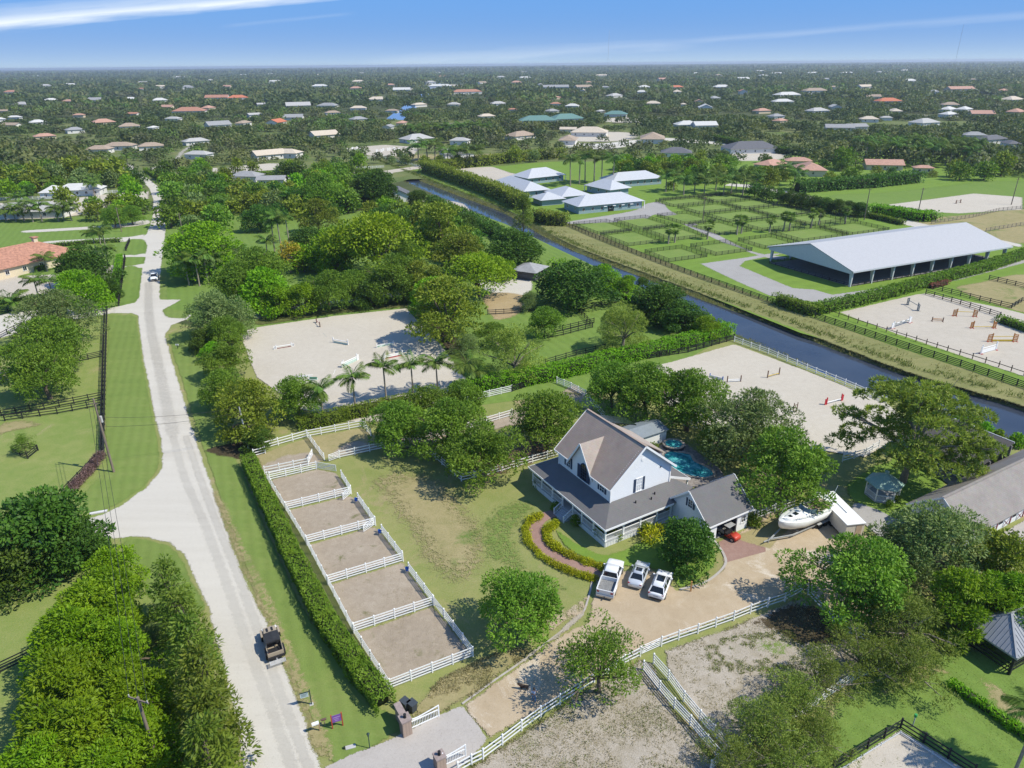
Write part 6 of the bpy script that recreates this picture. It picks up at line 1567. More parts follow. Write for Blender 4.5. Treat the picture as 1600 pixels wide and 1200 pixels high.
# middle paddock
fence('black fence round the middle green paddock, long side', [(762, 492), (800, 490), (838, 486)], black, rails=3, caps=False, mode='long')
fence('black fence pieces crossing the middle green paddock', [(848, 530), (880, 524), (926, 512), (905, 488)], black, rails=3, caps=False)
fence('black fence of the middle paddock behind the small oak', [(866, 520), (928, 505)], black, rails=3, caps=False)
fence('black fence from the pine down to the clipped hedge', [(852, 570), (900, 556), (945, 546)], black, rails=3, caps=False)
fence('black fence at the canal end of the middle paddock', [(905, 486), (940, 478), (985, 470)], black, rails=3, caps=False, mode='long')
# canal bank fence and the paddock grid
fence('long black fence on the canal bank in front of the paddocks', [(880, 350), (925, 370), (980, 392), (1040, 415), (1100, 437), (1160, 458), (1212, 476)], black, rails=4, caps=False, pt=.17, bay=2.7, rh=.16)
fence('outer black fence between bank and far right arena', [(1273, 497), (1320, 512), (1400, 539), (1500, 572), (1612, 611)], black, rails=4, caps=False, pt=.17, bay=2.7, rh=.16)
fence('brown single top rail fence along the far right arena', [(1296, 490), (1340, 505), (1400, 524), (1480, 549), (1560, 574), (1620, 594)], plain('brown_paint', (.10, .065, .045), .7), rails=1, caps=False, pt=.14, h=1.35)
fence('black fence behind the far right arena', [(1446, 460), (1500, 476), (1562, 496), (1556, 500)], black, rails=3, caps=False, pt=.16)
fence('black fence at the weedy lot behind the far right arena', [(1458, 452), (1530, 470), (1580, 482), (1600, 470)], black, rails=3, caps=False, pt=.16)
fence('black fence across the weedy lot at the right edge', [(1545, 437), (1600, 450), (1660, 464)], black, rails=3, caps=False, pt=.16)
fence('low black rail round the covered riding arena', [(1202, 412), (1330, 448), (1560, 410), (1440, 384), (1205, 410)], black, h=.9, rails=2, caps=False, pt=.12, mode='long')
pa_ = radians(24)
def grid(x, y): return (x * cos(pa_) - y * sin(pa_), x * sin(pa_) + y * cos(pa_))
COLS = [(131.5, 146), (149.5, 164), (169.5, 184), (187.5, 208.5), (210.5, 228.5)]
ROWS = [[(176, 189), (199, 217), (219, 237)]] * 3 + [[(178, 193), (197.5, 212), (215, 230.5), (233.5, 248), (251, 264)]] * 2
for ci, (x0, x1) in enumerate(COLS):
    for ri, (y0, y1) in enumerate(ROWS[ci]):
        q = [grid(x0, y0), grid(x1, y0), grid(x1, y1), grid(x0, y1)]
        patch('paddock_grass', q, m_pad, .1, .5, False, world=True)
        fence('black rail fence round a green paddock, %s in the %s line from the canal' % (ORD[ri], ORD[ci]), [(*p, 0) for p in q + q[:1]], black, h=1.3, rails=4, caps=False, pt=.12, bay=2.6, rh=.10, mode='long', group='black fenced paddocks by the stables', world=True)
fence('black fence along the lane behind the paddocks', [(1030, 314), (1090, 308), (1150, 302), (1172, 302)], black, rails=4, caps=False, mode='long', pt=.16)
fence('black fence along the street tree row', [(1172, 302), (1240, 318), (1340, 346)], black, rails=4, caps=False, mode='long', pt=.16)
fence('grey rail fence of the far field at right', [(1455, 350), (1520, 340), (1560, 330), (1640, 322)], plain('grey_wood', (.22, .19, .16), .85), rails=3, caps=False, mode='long')
fence('pale rail fence of the far field, lower', [(1540, 362), (1600, 352), (1680, 340)], plain('grey_wood', (.22, .19, .16), .85), rails=3, caps=False, mode='long')
for lb, q in (('white rail fence along the sand arena at the far left', [(-40, 314), (60, 312), (160, 303), (200, 300)]), ('second white fence row at the far left', [(-20, 304), (42, 302)]), ('white rail fence of the small far ring beyond the bridge', [(600, 247), (640, 258), (656, 262)]),
              ('white wall like fence beside the side road', [(540, 266), (600, 262)]), ('white rail fence beyond the light sand ring', [(548, 250), (600, 246), (640, 250)]), ('white rail fence near the far sand yards', [(880, 232), (960, 226), (1010, 221)])):
    fence(lb, q, rails=3, mode='long', h=1.5)
# ------------------------------------------------------------------ small things
# blue feed buckets on the pen fences
bl_ = plain('blue_plastic', (.02, .10, .42), .4, .05, 3)
for (x, y), lb in (((560, 786), 'blue bucket hung on the side of the second pen'), ((597, 836), 'blue bucket hung on the side of the third pen'), ((640, 895), 'blue bucket hung on the side of the fourth pen')):
    p = G(x, y); t = thing('bucket', lb, 'bucket', p + Vector((-.25, -.1, .45)), 0, 'blue buckets on the pens')
    m = MB(); m.tube([(0, 0, 0), (0, 0, .42)], [.17, .24], 14, cap=False); m.tube([(0, 0, .001), (0, 0, .03)], [.17, .17], 14); m.build('pail', bl_, t)
    m = MB(); m.tube([(.24 * cos(a), 0, .40 + .2 * sin(a)) for a in np.linspace(0, pi, 9)], .012, 4); m.build('handle', chrome, t)
# utility poles and wires
wood_p = plain('weathered_pole', (.20, .16, .125), .9, .2, 4, stretch=(1, 1, .1)); greyp = plain('grey_concrete_pole', (.46, .45, .43), .8, .08, 3); wire_m = plain('dark_wire', (.03, .03, .03), .6)
p1 = G(178, 738); t = thing('utility_pole', 'tall brown wooden utility pole leaning beside the purple grass bed', 'utility pole', p1)
top1 = Vector((-.3, .4, 12.2)); m = MB(); m.tube([(0, 0, -.3), top1 * .5, top1], [.19, .16, .12], 10); m.build('pole', wood_p, t)
m = MB(); m.tube([top1 + Vector((0, 0, -3.2)), top1 + Vector((.28, .1, -3.2))], .05, 6); m.tube([top1 + Vector((.30, .1, -3.9)), top1 + Vector((.30, .1, -2.9))], .17, 10); m.build('transformer', greyp, t)
m = MB(); m.box(-1.0, -.05, 11.5, .4, .05, 11.62); m.build('cross_arm', wood_p, t)
p2 = G(389, 702); t = thing('utility_pole', 'pale grey pole standing before the yellowish olive tree', 'utility pole', p2); top2 = Vector((-.45, .3, 7.2)); m = MB(); m.tube([(0, 0, -.3), top2], [.15, .10], 10); m.build('pole', greyp, t)
m = MB(); m.tube([top2 - Vector((0, 0, .1)), top2 + Vector((0, 0, .25))], .07, 6); m.build('pole_cap', greyp, t)
def wire(label, pts, sag=.5, r=.022):
    P_ = []
    for a, b in zip(pts, pts[1:]):
        for i in range(13): k = i / 12; q = Vector(a).lerp(Vector(b), k); q.z -= sag * 4 * k * (1 - k); P_.append(q)
    m = MB(); m.tube([q for i, q in enumerate(P_) if i == 0 or (q - P_[i - 1]).length > 1e-4], r, 4); tag(m.build('power_line', wire_m), label, 'wire')
A1_, A2_ = p1 + top1, p2 + top2
wire('upper overhead wire crossing the white road between two poles', [A1_ + Vector((0, 0, -3.0)), A2_ + Vector((0, 0, .1))], .6); wire('lower overhead wire crossing the white road between two poles', [A1_ + Vector((0, 0, -4.6)), A2_ + Vector((0, 0, -.7))], .6)
# the pole whose cross arm stands among the lower left trees
p3 = Vector((-30.5, 42.0, 0)); t = thing('utility_pole', 'utility pole with a cross arm standing among the roadside trees at the bottom left', 'utility pole', p3)
m = MB(); m.tube([(0, 0, -.3), (0, 0, 9.6)], [.18, .12], 10); m.build('pole', wood_p, t); m = MB(); m.bar((-1.0, .35, 9.3), (1.0, -.35, 9.3), .1, .12); m.build('cross_arm', wood_p, t)
for k in (-.9, 0, .9): m = MB(); m.cyl((k, -.35 * k, 9.36), .05, .2, 8); m.build('insulator', greyp, t)
for k, nm in ((-.9, 'left'), (0, 'middle'), (.9, 'right')):
    wire('overhead wire, ' + nm + ' of three running above the roadside trees to the wooden pole', [p3 + Vector((k, -.35 * k, 9.5)), p1 + top1 + Vector((k * .6 - .3, 0, -.5))], 1.2)
# road name board, estate sign, mail box and lamp post
green_m = plain('dark_green_paint', (.03, .06, .05), .5)
t = thing('hanging_sign', 'small pale board hanging from a dark green post by the road', 'sign', G(487, 1101), radians(20))
m = MB(); m.box(-.05, -.05, 0, .05, .05, 1.95); m.bar((-.05, 0, 1.75), (-1.0, 0, 1.75), .07); m.build('post', green_m, t)
m = MB(); m.box(-.9, -.02, 1.15, -.15, .02, 1.68); o = m.build('board', plain('pale_blue_board', (.45, .55, .56), .6), t)
m = MB()
for i, (a, b) in enumerate(((-.82, -.22), (-.78, -.3), (-.82, -.34))): m.box(a, -.026, 1.55 - i * .13, b, -.021, 1.6 - i * .13)
stuff(m.build('lettering', green_m, o))
m = MB(); m.box(-.18, -.18, 0, .18, .18, .08); m.build('footing', greyp, t)
purple = plain('purple_board', (.20, .085, .34), .5, .1, 3); rpost = plain('red_post', (.42, .05, .04), .5, .05, 3)
a, b = G(520, 1139), G(536, 1134); d = b - a
t = thing('purple_sign', 'purple board between two red posts on the roadside grass', 'sign', a, atan2(d.y, d.x)); L = d.length
for x in (0, L): m = MB(); m.box(x - .05, -.05, 0, x + .05, .05, 1.75); m.build('post', rpost, t)
m = MB(); m.box(.06, -.02, .75, L - .06, .02, 1.6); o = m.build('board', purple, t)
m = MB(); lil = plain('lilac_print', (.42, .28, .55), .5); m.box(.15, -.026, 1.3, L - .15, -.021, 1.38); m.box(.2, -.026, 1.1, L - .25, -.021, 1.16); m.box(.3, -.026, .92, L - .3, -.021, .98); stuff(m.build('print', lil, o))
t = thing('mailbox', 'white mailbox on a wooden post at the road edge', 'mailbox', G(500, 1142), radians(25)); m = MB(); m.box(-.05, -.05, 0, .05, .05, 1.0); m.bar((.0, 0, .85), (-.55, 0, .98), .07); m.build('post', plain('tan_wood', (.35, .24, .15), .8), t)
m = MB(); m.box(-.62, -.13, 1.0, .0, .13, 1.15); m.tube([(-.62, 0, 1.15), (0, 0, 1.15)], .13, 12); m.build('box', white, t)
t = thing('newspaper_box', 'small dark tube box on a short post beside the mailbox', 'box', G(508, 1134), .4); m = MB(); m.box(-.04, -.04, 0, .04, .04, .8); m.build('post', plain('tan_wood', (.35, .24, .15), .8), t); m = MB(); m.tube([(-.3, 0, .85), (.2, 0, .85)], .11, 10); m.build('tube', plain('brown_plastic', (.12, .07, .06), .5), t)
t = thing('lamp_post', 'dark garden lamp post at the drive mouth', 'lamp post', G(578, 1170), 0); m = MB(); m.tube([(0, 0, 0), (0, 0, .2), (0, 0, 1.6)], [.08, .045, .04], 8); m.build('post', green_m, t)
m = MB(); m.tube([(0, 0, 1.6), (0, 0, 1.9)], [.08, .12], 6); m.tube([(0, 0, 1.9), (0, 0, 2.05)], [.16, .02], 6); m.build('lantern', green_m, t)
t = thing('utility_box', 'low pale utility cover lying in the grass by the lamp post', 'box', G(548, 1168), .3); m = MB(); m.box(-.45, -.2, 0, .45, .2, .12); m.build('cover', greyp, t); m = MB(); m.box(-.6, -.1, 0, -.5, .1, .3); m.build('marker', near_black, t)
# gate with its brick pillars
brickm = plain('pillar_brick', (.33, .25, .20), .85, .2, 3, bump=.3)
def pillar(label, p, h=1.9, w=.85):
    t = thing('brick_pillar', label, 'pillar', p, HA); brick = MB(); brick.box(-.145, -.055, -.05, .145, .055, .05); bm_ = brick.mesh('brick', brickm)
    m = MB(); m.box(-w / 2 + .04, -w / 2 + .04, 0, w / 2 - .04, w / 2 - .04, h); m.build('mortar_core', plain('mortar', (.45, .41, .36), .9), t)
    for r in range(int(h / .12)):
        z = .06 + r * .12
        for k in (-1, 0, 1):
            for s in (-1, 1): put('brick', bm_, t, (k * .29 + (.06 if r % 2 else -.06) * (k != 0) * 0, s * (w / 2 - .04), z)); put('brick', bm_, t, (s * (w / 2 - .04), k * .27, z), pi / 2, (.9, .98, 1))
    m = MB(); m.box(-w / 2 - .08, -w / 2 - .08, h, w / 2 + .08, w / 2 + .08, h + .14); m.build('cap', plain('pillar_cap', (.30, .24, .22), .85, .15, 3), t)
    m = MB(); m.cyl((0, 0, h + .14), .14, .1, 8); m.cyl((0, 0, h + .24), .11, .3, 8, 0, .15); m.build('lantern', near_black, t)
pg = G(635, 1146); pillar('square brick gate pillar at the hedge end with a lantern on top', pg)
m = MB(); t = thing('garden_wall', 'low brown wall from the gate pillar into the hedge end', 'wall', pg + Vector((-.2, .45, 0)), HA + radians(90)); m.box(0, -.25, 0, 1.6, .25, 1.7); m.build('wall', brickm, t); m = MB(); m.box(-.05, -.32, 1.702, 1.65, .32, 1.82); m.build('coping', plain('pillar_cap', (.30, .24, .22), .85, .15, 3), t)
pillar('brick gate pillar at the bottom edge, on the right of the apron', G(688, 1201), 1.6, .8)
def picket_gate(label, a, b):
    d = b - a; L = d.length; t = thing('picket_gate', label, 'gate', a, atan2(d.y, d.x)); hh = lambda x: 1.75 - .55 * sin(pi * .5 * x / L)
    m = MB(); m.bar((.06, 0, .12), (.06, 0, hh(0)), .1); m.bar((L - .06, 0, .12), (L - .06, 0, 1.55), .1); m.bar((.1, 0, .22), (L - .1, 0, .22), .06, .12); m.bar((.1, 0, 1.0), (L - .1, 0, 1.0), .06, .12)
    for i in range(10): x0, x1 = .1 + (L - .2) * i / 10, .1 + (L - .2) * (i + 1) / 10; m.bar((x0, 0, 1.2 + .45 * abs(x0 / L - .25) ** 1.2), (x1, 0, 1.2 + .45 * abs(x1 / L - .25) ** 1.2), .06, .11)
    m.build('gate_frame', trim, t)
    n = int(L / .15)
    for i in range(1, n): x = L * i / n; mm = MB(); mm.bar((x, 0, .27), (x, 0, .95), .04); mm.build('picket', trim, t)
picket_gate('white picket gate leaf standing open beside the brick pillar', G(641, 1141), G(687, 1120)); picket_gate('white picket gate leaf at the bottom edge by the drive fence', G(692, 1199), G(729, 1182))
# wheelie bins
binm = plain('dark_grey_bin', (.055, .065, .075), .5, .08, 3)
for i, (x, y, lb) in enumerate(((634, 1108, 'dark refuse bin half behind the hedge end, left of two'), (645, 1111, 'dark refuse bin on the dry grass, right of two'))):
    t = thing('refuse_bin', lb, 'bin', G(x, y), HA + .3, 'refuse bins behind the gate pillar')
    m = MB(); m.add([(-.27, -.3, .08), (.27, -.3, .08), (.27, .3, .08), (-.27, .3, .08), (-.34, -.4, 1.1), (.34, -.4, 1.1), (.34, .4, 1.1), (-.34, .4, 1.1)], [(0, 3, 2, 1), (4, 5, 6, 7), (0, 1, 5, 4), (1, 2, 6, 5), (2, 3, 7, 6), (3, 0, 4, 7)]); m.build('body', binm, t)
    m = MB(); m.box(-.38, -.44, 1.102, .38, .44, 1.17); m.build('lid', binm, t)
    for s in (-1, 1): m = MB(); m.tube([(s * .3 - .04, .36, .12), (s * .3 + .04, .36, .12)], .12, 10); m.build('wheel', tyre, t)
t = thing('wooden_stake', 'orange wooden stake on the grass right of the white suv', 'post', G(1079, 925), 0); m = MB(); m.box(-.07, -.07, 0, .07, .07, 1.5); m.build('stake', plain('orange_wood', (.45, .24, .09), .8), t)
m = MB(); m.box(-.08, -.08, 1.5, .08, .08, 1.54); m.build('cap', plain('orange_wood', (.45, .24, .09), .8), t)
t = thing('green_hydrant_post', 'thin grey post with a green top beside the corner arena', 'post', G(1425, 1137), 0); m = MB(); m.tube([(0, 0, 0), (0, 0, 1.4)], .05, 8); m.build('post', greyp, t); m = MB(); m.cyl((0, 0, 1.4), .13, .3, 10); m.build('top', plain('green_plastic', (.04, .3, .09), .5), t)
for i in range(7):
    p = G(1108 + i * 20, 560 + i * 9)
# horse jumps
def jump(label, a, b, stand='white_paint', poles=('white_paint',), h=1.5, wing=.9, foot=None, panel=None, group=None, bar_h=None):
    a, b = G(*a), G(*b); d = b - a; L = d.length; az = atan2(d.y, d.x)
    t = thing('horse_jump', label, 'horse jump', a, az, group); sm = MATS[stand]; fm = MATS[foot] if foot else sm
    for x, s in ((0, -1), (L, 1)):
        m = MB(); m.box(x - .08, -.08, .08, x + .08, .08, h)
        if wing: 
            m.box(x + s * wing - .05, -.05, .08, x + s * wing + .05, .05, h * .85)
            for i in range(5): z = .2 + (h - .5) * i / 4; m.bar((x, 0, z), (x + s * wing, 0, z * .9), .06, .22)
        w = m.build('wing_stand', sm, t)
        m = MB(); m.box(x - .08, -.45, 0, x + .08, .45, .1)
        if wing: m.box(x + s * wing - .08, -.4, 0, x + s * wing + .08, .4, .1)
        m.build('foot', fm, w)
    for i, pl in enumerate(poles):
        z = (bar_h or h * .62) - i * .3
        m = MB(); n = 6
        for k in range(n): m.tube([(L * k / n, .02, z), (L * (k + 1) / n, .02, z)], .075, 7, k % 2 if pl.endswith('|') else 0)
        m.build('pole', [MATS[pl.rstrip('|')], MATS['white_paint']], t)
    if panel: m = MB(); m.box(.15, -.03, .12, L - .15, .03, .12 + panel[1]); m.build('panel', MATS[panel[0]], t)
    return t
plain('red_paint', (.50, .03, .045), .5); plain('yellow_paint', (.55, .38, .04), .5); plain('orange_paint', (.45, .17, .03), .5, .3, 6); plain('green_paint', (.05, .16, .09), .5); plain('blue_paint', (.03, .14, .45), .5); plain('brown_wood', (.16, .09, .06), .7); plain('grey_blue_paint', (.16, .20, .22), .6); plain('pale_green', (.45, .58, .52), .6)
jump('white jump with dark red under bars at the left of the near sand arena', (432, 546), (456, 542), poles=('white_paint',), panel=('wine_red_paint', .12), h=1.0, wing=.5)
jump('white jump with green hedge filling in the middle of the near sand arena', (521, 536), (544, 540), panel=('pale_green', .4), poles=('white_paint',), h=1.4, wing=0)
jump('white and green plank jump right of the middle of the near sand arena', (589, 544), (615, 539), panel=('pale_green', .5), poles=('white_paint', 'green_paint|'), h=1.0, wing=0)
jump('white jump with a red bottom bar, nearest the arena palms', (601, 562), (629, 556), panel=('red_paint', .14), poles=('white_paint', 'white_paint'), h=1.3, wing=0)
jump('tall white winged jump with pale green panels in the near sand arena', (537, 574), (558, 564), panel=('pale_green', .7), poles=('white_paint', 'white_paint'), h=1.6, wing=.5)
jump('dark and red crossed jump at the back of the near sand arena', (495, 505), (500, 511), stand='brown_wood', poles=('red_paint|',), h=1.3, wing=.4)
for (a, b, c, lb) in (((505, 521), (510, 527), 'grey_blue_paint', 'loose grey pole lying at the back of the near sand arena'), ((521, 586), (524, 578), 'white_paint', 'loose white pole lying near the arena palms')):
    a, b = G(*a), G(*b); m = MB(); m.tube([a + Vector((0, 0, .06)), b + Vector((0, 0, .06))], .06, 8); tag(m.build('jump_pole', MATS[c]), lb, 'pole')
t = thing('pole_stack', 'stack of white jump poles piled beside the arena oak', 'poles', G(474, 590))
for i in range(9): m = MB(); o_ = Vector((R.uniform(-.8, .8), R.uniform(-.8, .8), .06 + .1 * (i // 4))); an = R.uniform(-.25, .25); m.tube([o_ + Vector((-1.6 * cos(an), -1.6 * sin(an), 0)), o_ + Vector((1.6 * cos(an), 1.6 * sin(an), 0))], .055, 7); m.build('pole', white, t)
t = thing('bush_box', 'green filler box beside the stack of white poles', 'box', G(490, 594)); m = MB(); m.box(-.8, -.25, 0, .8, .25, .35); m.build('box', MATS['pale_green'], t); m = MB(); m.box(-.7, -.2, .352, .7, .2, .6); m.build('filler', MATS['green_paint'], t)
jump('blue and white plank jump behind the house trees in the big arena', (1109, 590), (1129, 595), stand='blue_paint', poles=('white_paint',), panel=('white_paint', .5), h=.9, wing=0)
jump('low brown post jump with white bars beside the blue one', (1136, 598), (1157, 597), stand='brown_wood', poles=('white_paint', 'white_paint'), h=1.4, wing=0, bar_h=.6)
jump('brown post jump with a yellow green bar in the big arena', (1199, 591), (1217, 586), stand='brown_wood', poles=('yellow_paint',), h=1.6, wing=0, bar_h=.4)
jump('red winged jump standing alone in the big arena', (1291, 633), (1314, 627), stand='red_paint', poles=('white_paint|',), h=1.5, wing=.4, bar_h=.5)
t = thing('jump_ladder', 'small brown ladder like jump stand at the edge of the feathery oak', 'horse jump', G(1239, 645), radians(20))
for x in (0, .75): m = MB(); m.box(x - .05, -.05, 0, x + .05, .05, 1.9); m.build('post', MATS['brown_wood'], t)
for z in (.3, .85, 1.4): m = MB(); m.box(.05, -.04, z, .7, .04, z + .1); m.build('rung', MATS['brown_wood'], t)
jump('dark green shrub like jump stands at the back of the far right arena', (1419, 477), (1433, 485), stand='grey_blue_paint', poles=('grey_blue_paint',), h=2.0, wing=.7)
jump('white winged jump with red feet, nearest the brown rail', (1396, 513), (1420, 505), foot='red_paint', poles=('grey_blue_paint|', 'grey_blue_paint'), h=1.7, wing=.8)
jump('plain thin wooden jump in the middle of the far right arena', (1456, 502), (1473, 503), stand='brown_wood', poles=('orange_paint', 'orange_paint'), h=1.1, wing=0)
jump('orange and yellow winged jump farthest back in the far right arena', (1494, 494), (1520, 495), stand='orange_paint', foot='red_paint', poles=('yellow_paint',), h=1.9, wing=.8)
jump('orange and yellow winged jump, middle of three in the far right arena', (1520, 513), (1551, 513), stand='orange_paint', foot='red_paint', poles=('yellow_paint',), h=1.8, wing=.6, bar_h=.4)
jump('orange and yellow winged jump with plank, nearest of three', (1549, 534), (1582, 534), stand='orange_paint', foot='red_paint', poles=('yellow_paint',), panel=('yellow_paint', .4), h=2.0, wing=.9)
jump('white jump with red feet at the right edge of the far right arena', (1533, 553), (1555, 547), foot='red_paint', panel=('white_paint', .8), poles=('white_paint',), h=2.0, wing=.3)
jump('dark low jump in the small arena beyond the covered one', (1494, 318), (1500, 317), stand='brown_wood', poles=('brown_wood',), h=1.6, wing=.5)
for i, (x, y) in enumerate(((545, 236), (552, 234), (556, 237), (564, 236), (590, 238), (600, 236), (610, 235), (618, 236))):
    jump('white jump in the distant sand ring beyond the canal, ' + ORD[i] + ' from the left', (x, y), (x + 5, y - .5), h=2.2, wing=1.2, group='white jumps in the distant ring')
# person and dog on the drive
def skin(name, verts, edges, mats, parent, root=0, sub=1):
    me = bpy.data.meshes.new(name); me.from_pydata([v[:3] for v in verts], edges, []); o = put(name, me, parent)
    me.materials.append(mats)
    sk = o.modifiers.new('skin', 'SKIN'); sk.use_smooth_shade = True
    d = me.skin_vertices[0].data
    for i, v in enumerate(verts): d[i].radius = (v[3], v[3]); d[i].use_root = (i == root)
    o.modifiers.new('sub', 'SUBSURF').levels = sub; o.modifiers['sub'].render_levels = sub
    return o
skin_m = plain('skin', (.45, .27, .18), .6, .05, 4); shirt = plain('pale_blue_shirt', (.42, .50, .62), .8, .08, 4); jeans = plain('blue_jeans', (.10, .19, .33), .85, .12, 5); hairm = plain('dark_hair', (.05, .035, .025), .7, .2, 9)
pp = G(834.5, 1096)
t = thing('person', 'person in a pale blue shirt and blue jeans walking a dog on the drive', 'person', pp, radians(105))
V = [(0, 0, .95, .13), (0, 0, 1.15, .14), (0, 0, 1.38, .16), (0, 0, 1.52, .06), (.03, 0, 1.60, .085), (.03, 0, 1.72, .09),
     (0, .09, .9, .10), (.14, .10, .5, .075), (.02, .10, .10, .05), (.14, .10, .04, .045), (0, -.09, .9, .10), (-.02, -.10, .5, .075), (-.24, -.10, .14, .05), (-.14, -.10, .05, .045),
     (0, .19, 1.42, .06), (-.06, .25, 1.16, .045), (.06, .26, .94, .035), (0, -.19, 1.42, .06), (.08, -.25, 1.16, .045), (.2, -.26, .98, .035)]
E_ = [(0, 1), (1, 2), (2, 3), (3, 4), (4, 5), (0, 6), (6, 7), (7, 8), (8, 9), (0, 10), (10, 11), (11, 12), (12, 13), (2, 14), (14, 15), (15, 16), (2, 17), (17, 18), (18, 19)]
for base in (16, 19):
    bx = V[base]
    for k in range(5):
        y = bx[1] + (k - 2) * .02; l = (.055, .075, .08, .072, .055)[k]; i = len(V)
        V.append((bx[0] + .025, y, bx[2] - .05, .009)); V.append((bx[0] + .035, y + (k - 2) * .003 - (.02 if k == 0 else 0), bx[2] - .05 - l, .007)); E_ += [(base, i), (i, i + 1)]
skin('body', V, E_, skin_m, t)
skin('shirt', [(0, 0, .98, .150), (0, 0, 1.15, .160), (0, 0, 1.38, .178), (0, .20, 1.42, .075), (-.05, .25, 1.2, .062), (0, -.20, 1.42, .075), (.07, -.25, 1.2, .062)], [(0, 1), (1, 2), (2, 3), (3, 4), (2, 5), (5, 6)], shirt, t)
skin('jeans', [(0, 0, .97, .148), (0, .09, .88, .115), (.14, .10, .5, .088), (.03, .10, .12, .068), (0, -.09, .88, .115), (-.02, -.10, .5, .088), (-.23, -.10, .16, .068)], [(0, 1), (1, 2), (2, 3), (0, 4), (4, 5), (5, 6)], jeans, t)
m = MB(); m.tube([(.0, 0, 1.63), (.0, 0, 1.72), (.02, 0, 1.80)], [.105, .112, .05], 10); m.build('hair', hairm, t, True)
m = MB(); m.box(.115, -.012, 1.63, .142, .012, 1.67); m.build('nose', skin_m, t)
for y in (-.035, .035): m = MB(); m.box(.108, y - .012, 1.68, .122, y + .012, 1.692); m.build('eye', hairm, t)
m = MB(); m.box(.105, -.03, 1.592, .118, .03, 1.602); m.build('mouth', rpost, t)
dogm = plain('dark_brown_fur', (.035, .025, .02), .85, .3, 8); dp = G(819, 1078)
t = thing('dog', 'dark brown dog walking ahead of the person on the drive', 'dog', dp, radians(175))
V = [(-.32, 0, .52, .12), (0, 0, .52, .14), (.28, 0, .54, .15), (.45, 0, .68, .09), (.56, 0, .78, .09), (.72, 0, .74, .045), (-.42, 0, .55, .05), (-.65, 0, .66, .025),
     (.28, .10, .38, .06), (.26, .10, .2, .035), (.32, .10, .03, .035), (.28, -.10, .38, .06), (.36, -.10, .2, .035), (.34, -.10, .03, .035),
     (-.3, .1, .42, .09), (-.22, .1, .28, .05), (-.36, .1, .17, .03), (-.33, .1, .03, .035), (-.3, -.1, .42, .09), (-.26, -.1, .28, .05), (-.44, -.1, .17, .03), (-.40, -.1, .03, .035), (.52, .07, .87, .03), (.52, -.07, .87, .03)]
skin('body', V, [(0, 1), (1, 2), (2, 3), (3, 4), (4, 5), (0, 6), (6, 7), (2, 8), (8, 9), (9, 10), (2, 11), (11, 12), (12, 13), (0, 14), (14, 15), (15, 16), (16, 17), (0, 18), (18, 19), (19, 20), (20, 21), (4, 22), (4, 23)], dogm, t, 1)
m = MB(); m.tube([(.42, 0, .58), (.5, 0, .68)], .105, 10, cap=False); m.build('collar', rpost, t)
# drain cover and bits by the far drive
for x, y, lb in ((620, 415, None),):
    pass
t = thing('culvert_end', 'pale concrete culvert end in the grass of the side road corner', 'culvert', G(154, 801), radians(20)); m = MB(); m.box(-1.1, -.3, 0, 1.1, .3, .12); m.build('headwall', greyp, t); m = MB(); m.box(-1.0, -.05, .121, 1.0, .05, .16); m.build('lip', trim, t)
for x, y, lb in ((137, 490, 'small sign cross post beside the driveway'), (278, 545, 'white marker box on the verge by the drive mouth'), (228, 275, 'orange warning sign post at the road bend, left')):
    t = thing('marker_post', lb, 'post', G(x, y)); m = MB(); m.box(-.05, -.05, 0, .05, .05, 1.1); m.build('post', near_black, t); m = MB(); m.box(-.35, -.04, .8, .35, .04, 1.1); m.build('board', white if 'orange' not in lb else MATS['orange_paint'], t)
for x, y, lb in ((248, 283, 'orange diamond road sign at the bend, first'), (258, 290, 'orange diamond road sign at the side road mouth'), (262, 304, 'orange diamond road sign below the side road')):
    t = thing('road_sign', lb, 'sign', G(x, y)); m = MB(); m.box(-.06, -.06, 0, .06, .06, 2.6); m.build('post', steel, t); m = MB(); m.add([(0, -.08, 1.7), (.8, -.08, 2.5), (0, -.08, 3.3), (-.8, -.08, 2.5), (0, -.05, 1.7), (.8, -.05, 2.5), (0, -.05, 3.3), (-.8, -.05, 2.5)], [(0, 1, 2, 3), (7, 6, 5, 4), (0, 4, 5, 1), (1, 5, 6, 2), (2, 6, 7, 3), (3, 7, 4, 0)]); m.build('board', plain('sign_orange', (.65, .28, .03), .5), t)
for x, y, h, lb in ((1098, 345, 9, 'tall thin pole by the lane right of the paddocks'), (1350, 344, 12, 'wooden utility pole beside the street tree row'), (1432, 343, 12, 'utility pole at the clipped far hedge'), (1580, 320, 11, 'utility pole at the right edge by the small arena'), (287, 372, 9, 'pole at the edge of the road wood'), (190, 362, 9, 'pole by the roadside lawn trees')):
    t = thing('utility_pole', lb, 'utility pole', G(x, y)); m = MB(); m.tube([(0, 0, 0), (0, 0, h)], [.2, .13], 8); m.build('pole', wood_p, t); m = MB(); m.bar((-.9, 0, h - .5), (.9, 0, h - .5), .12); m.build('cross_arm', wood_p, t)
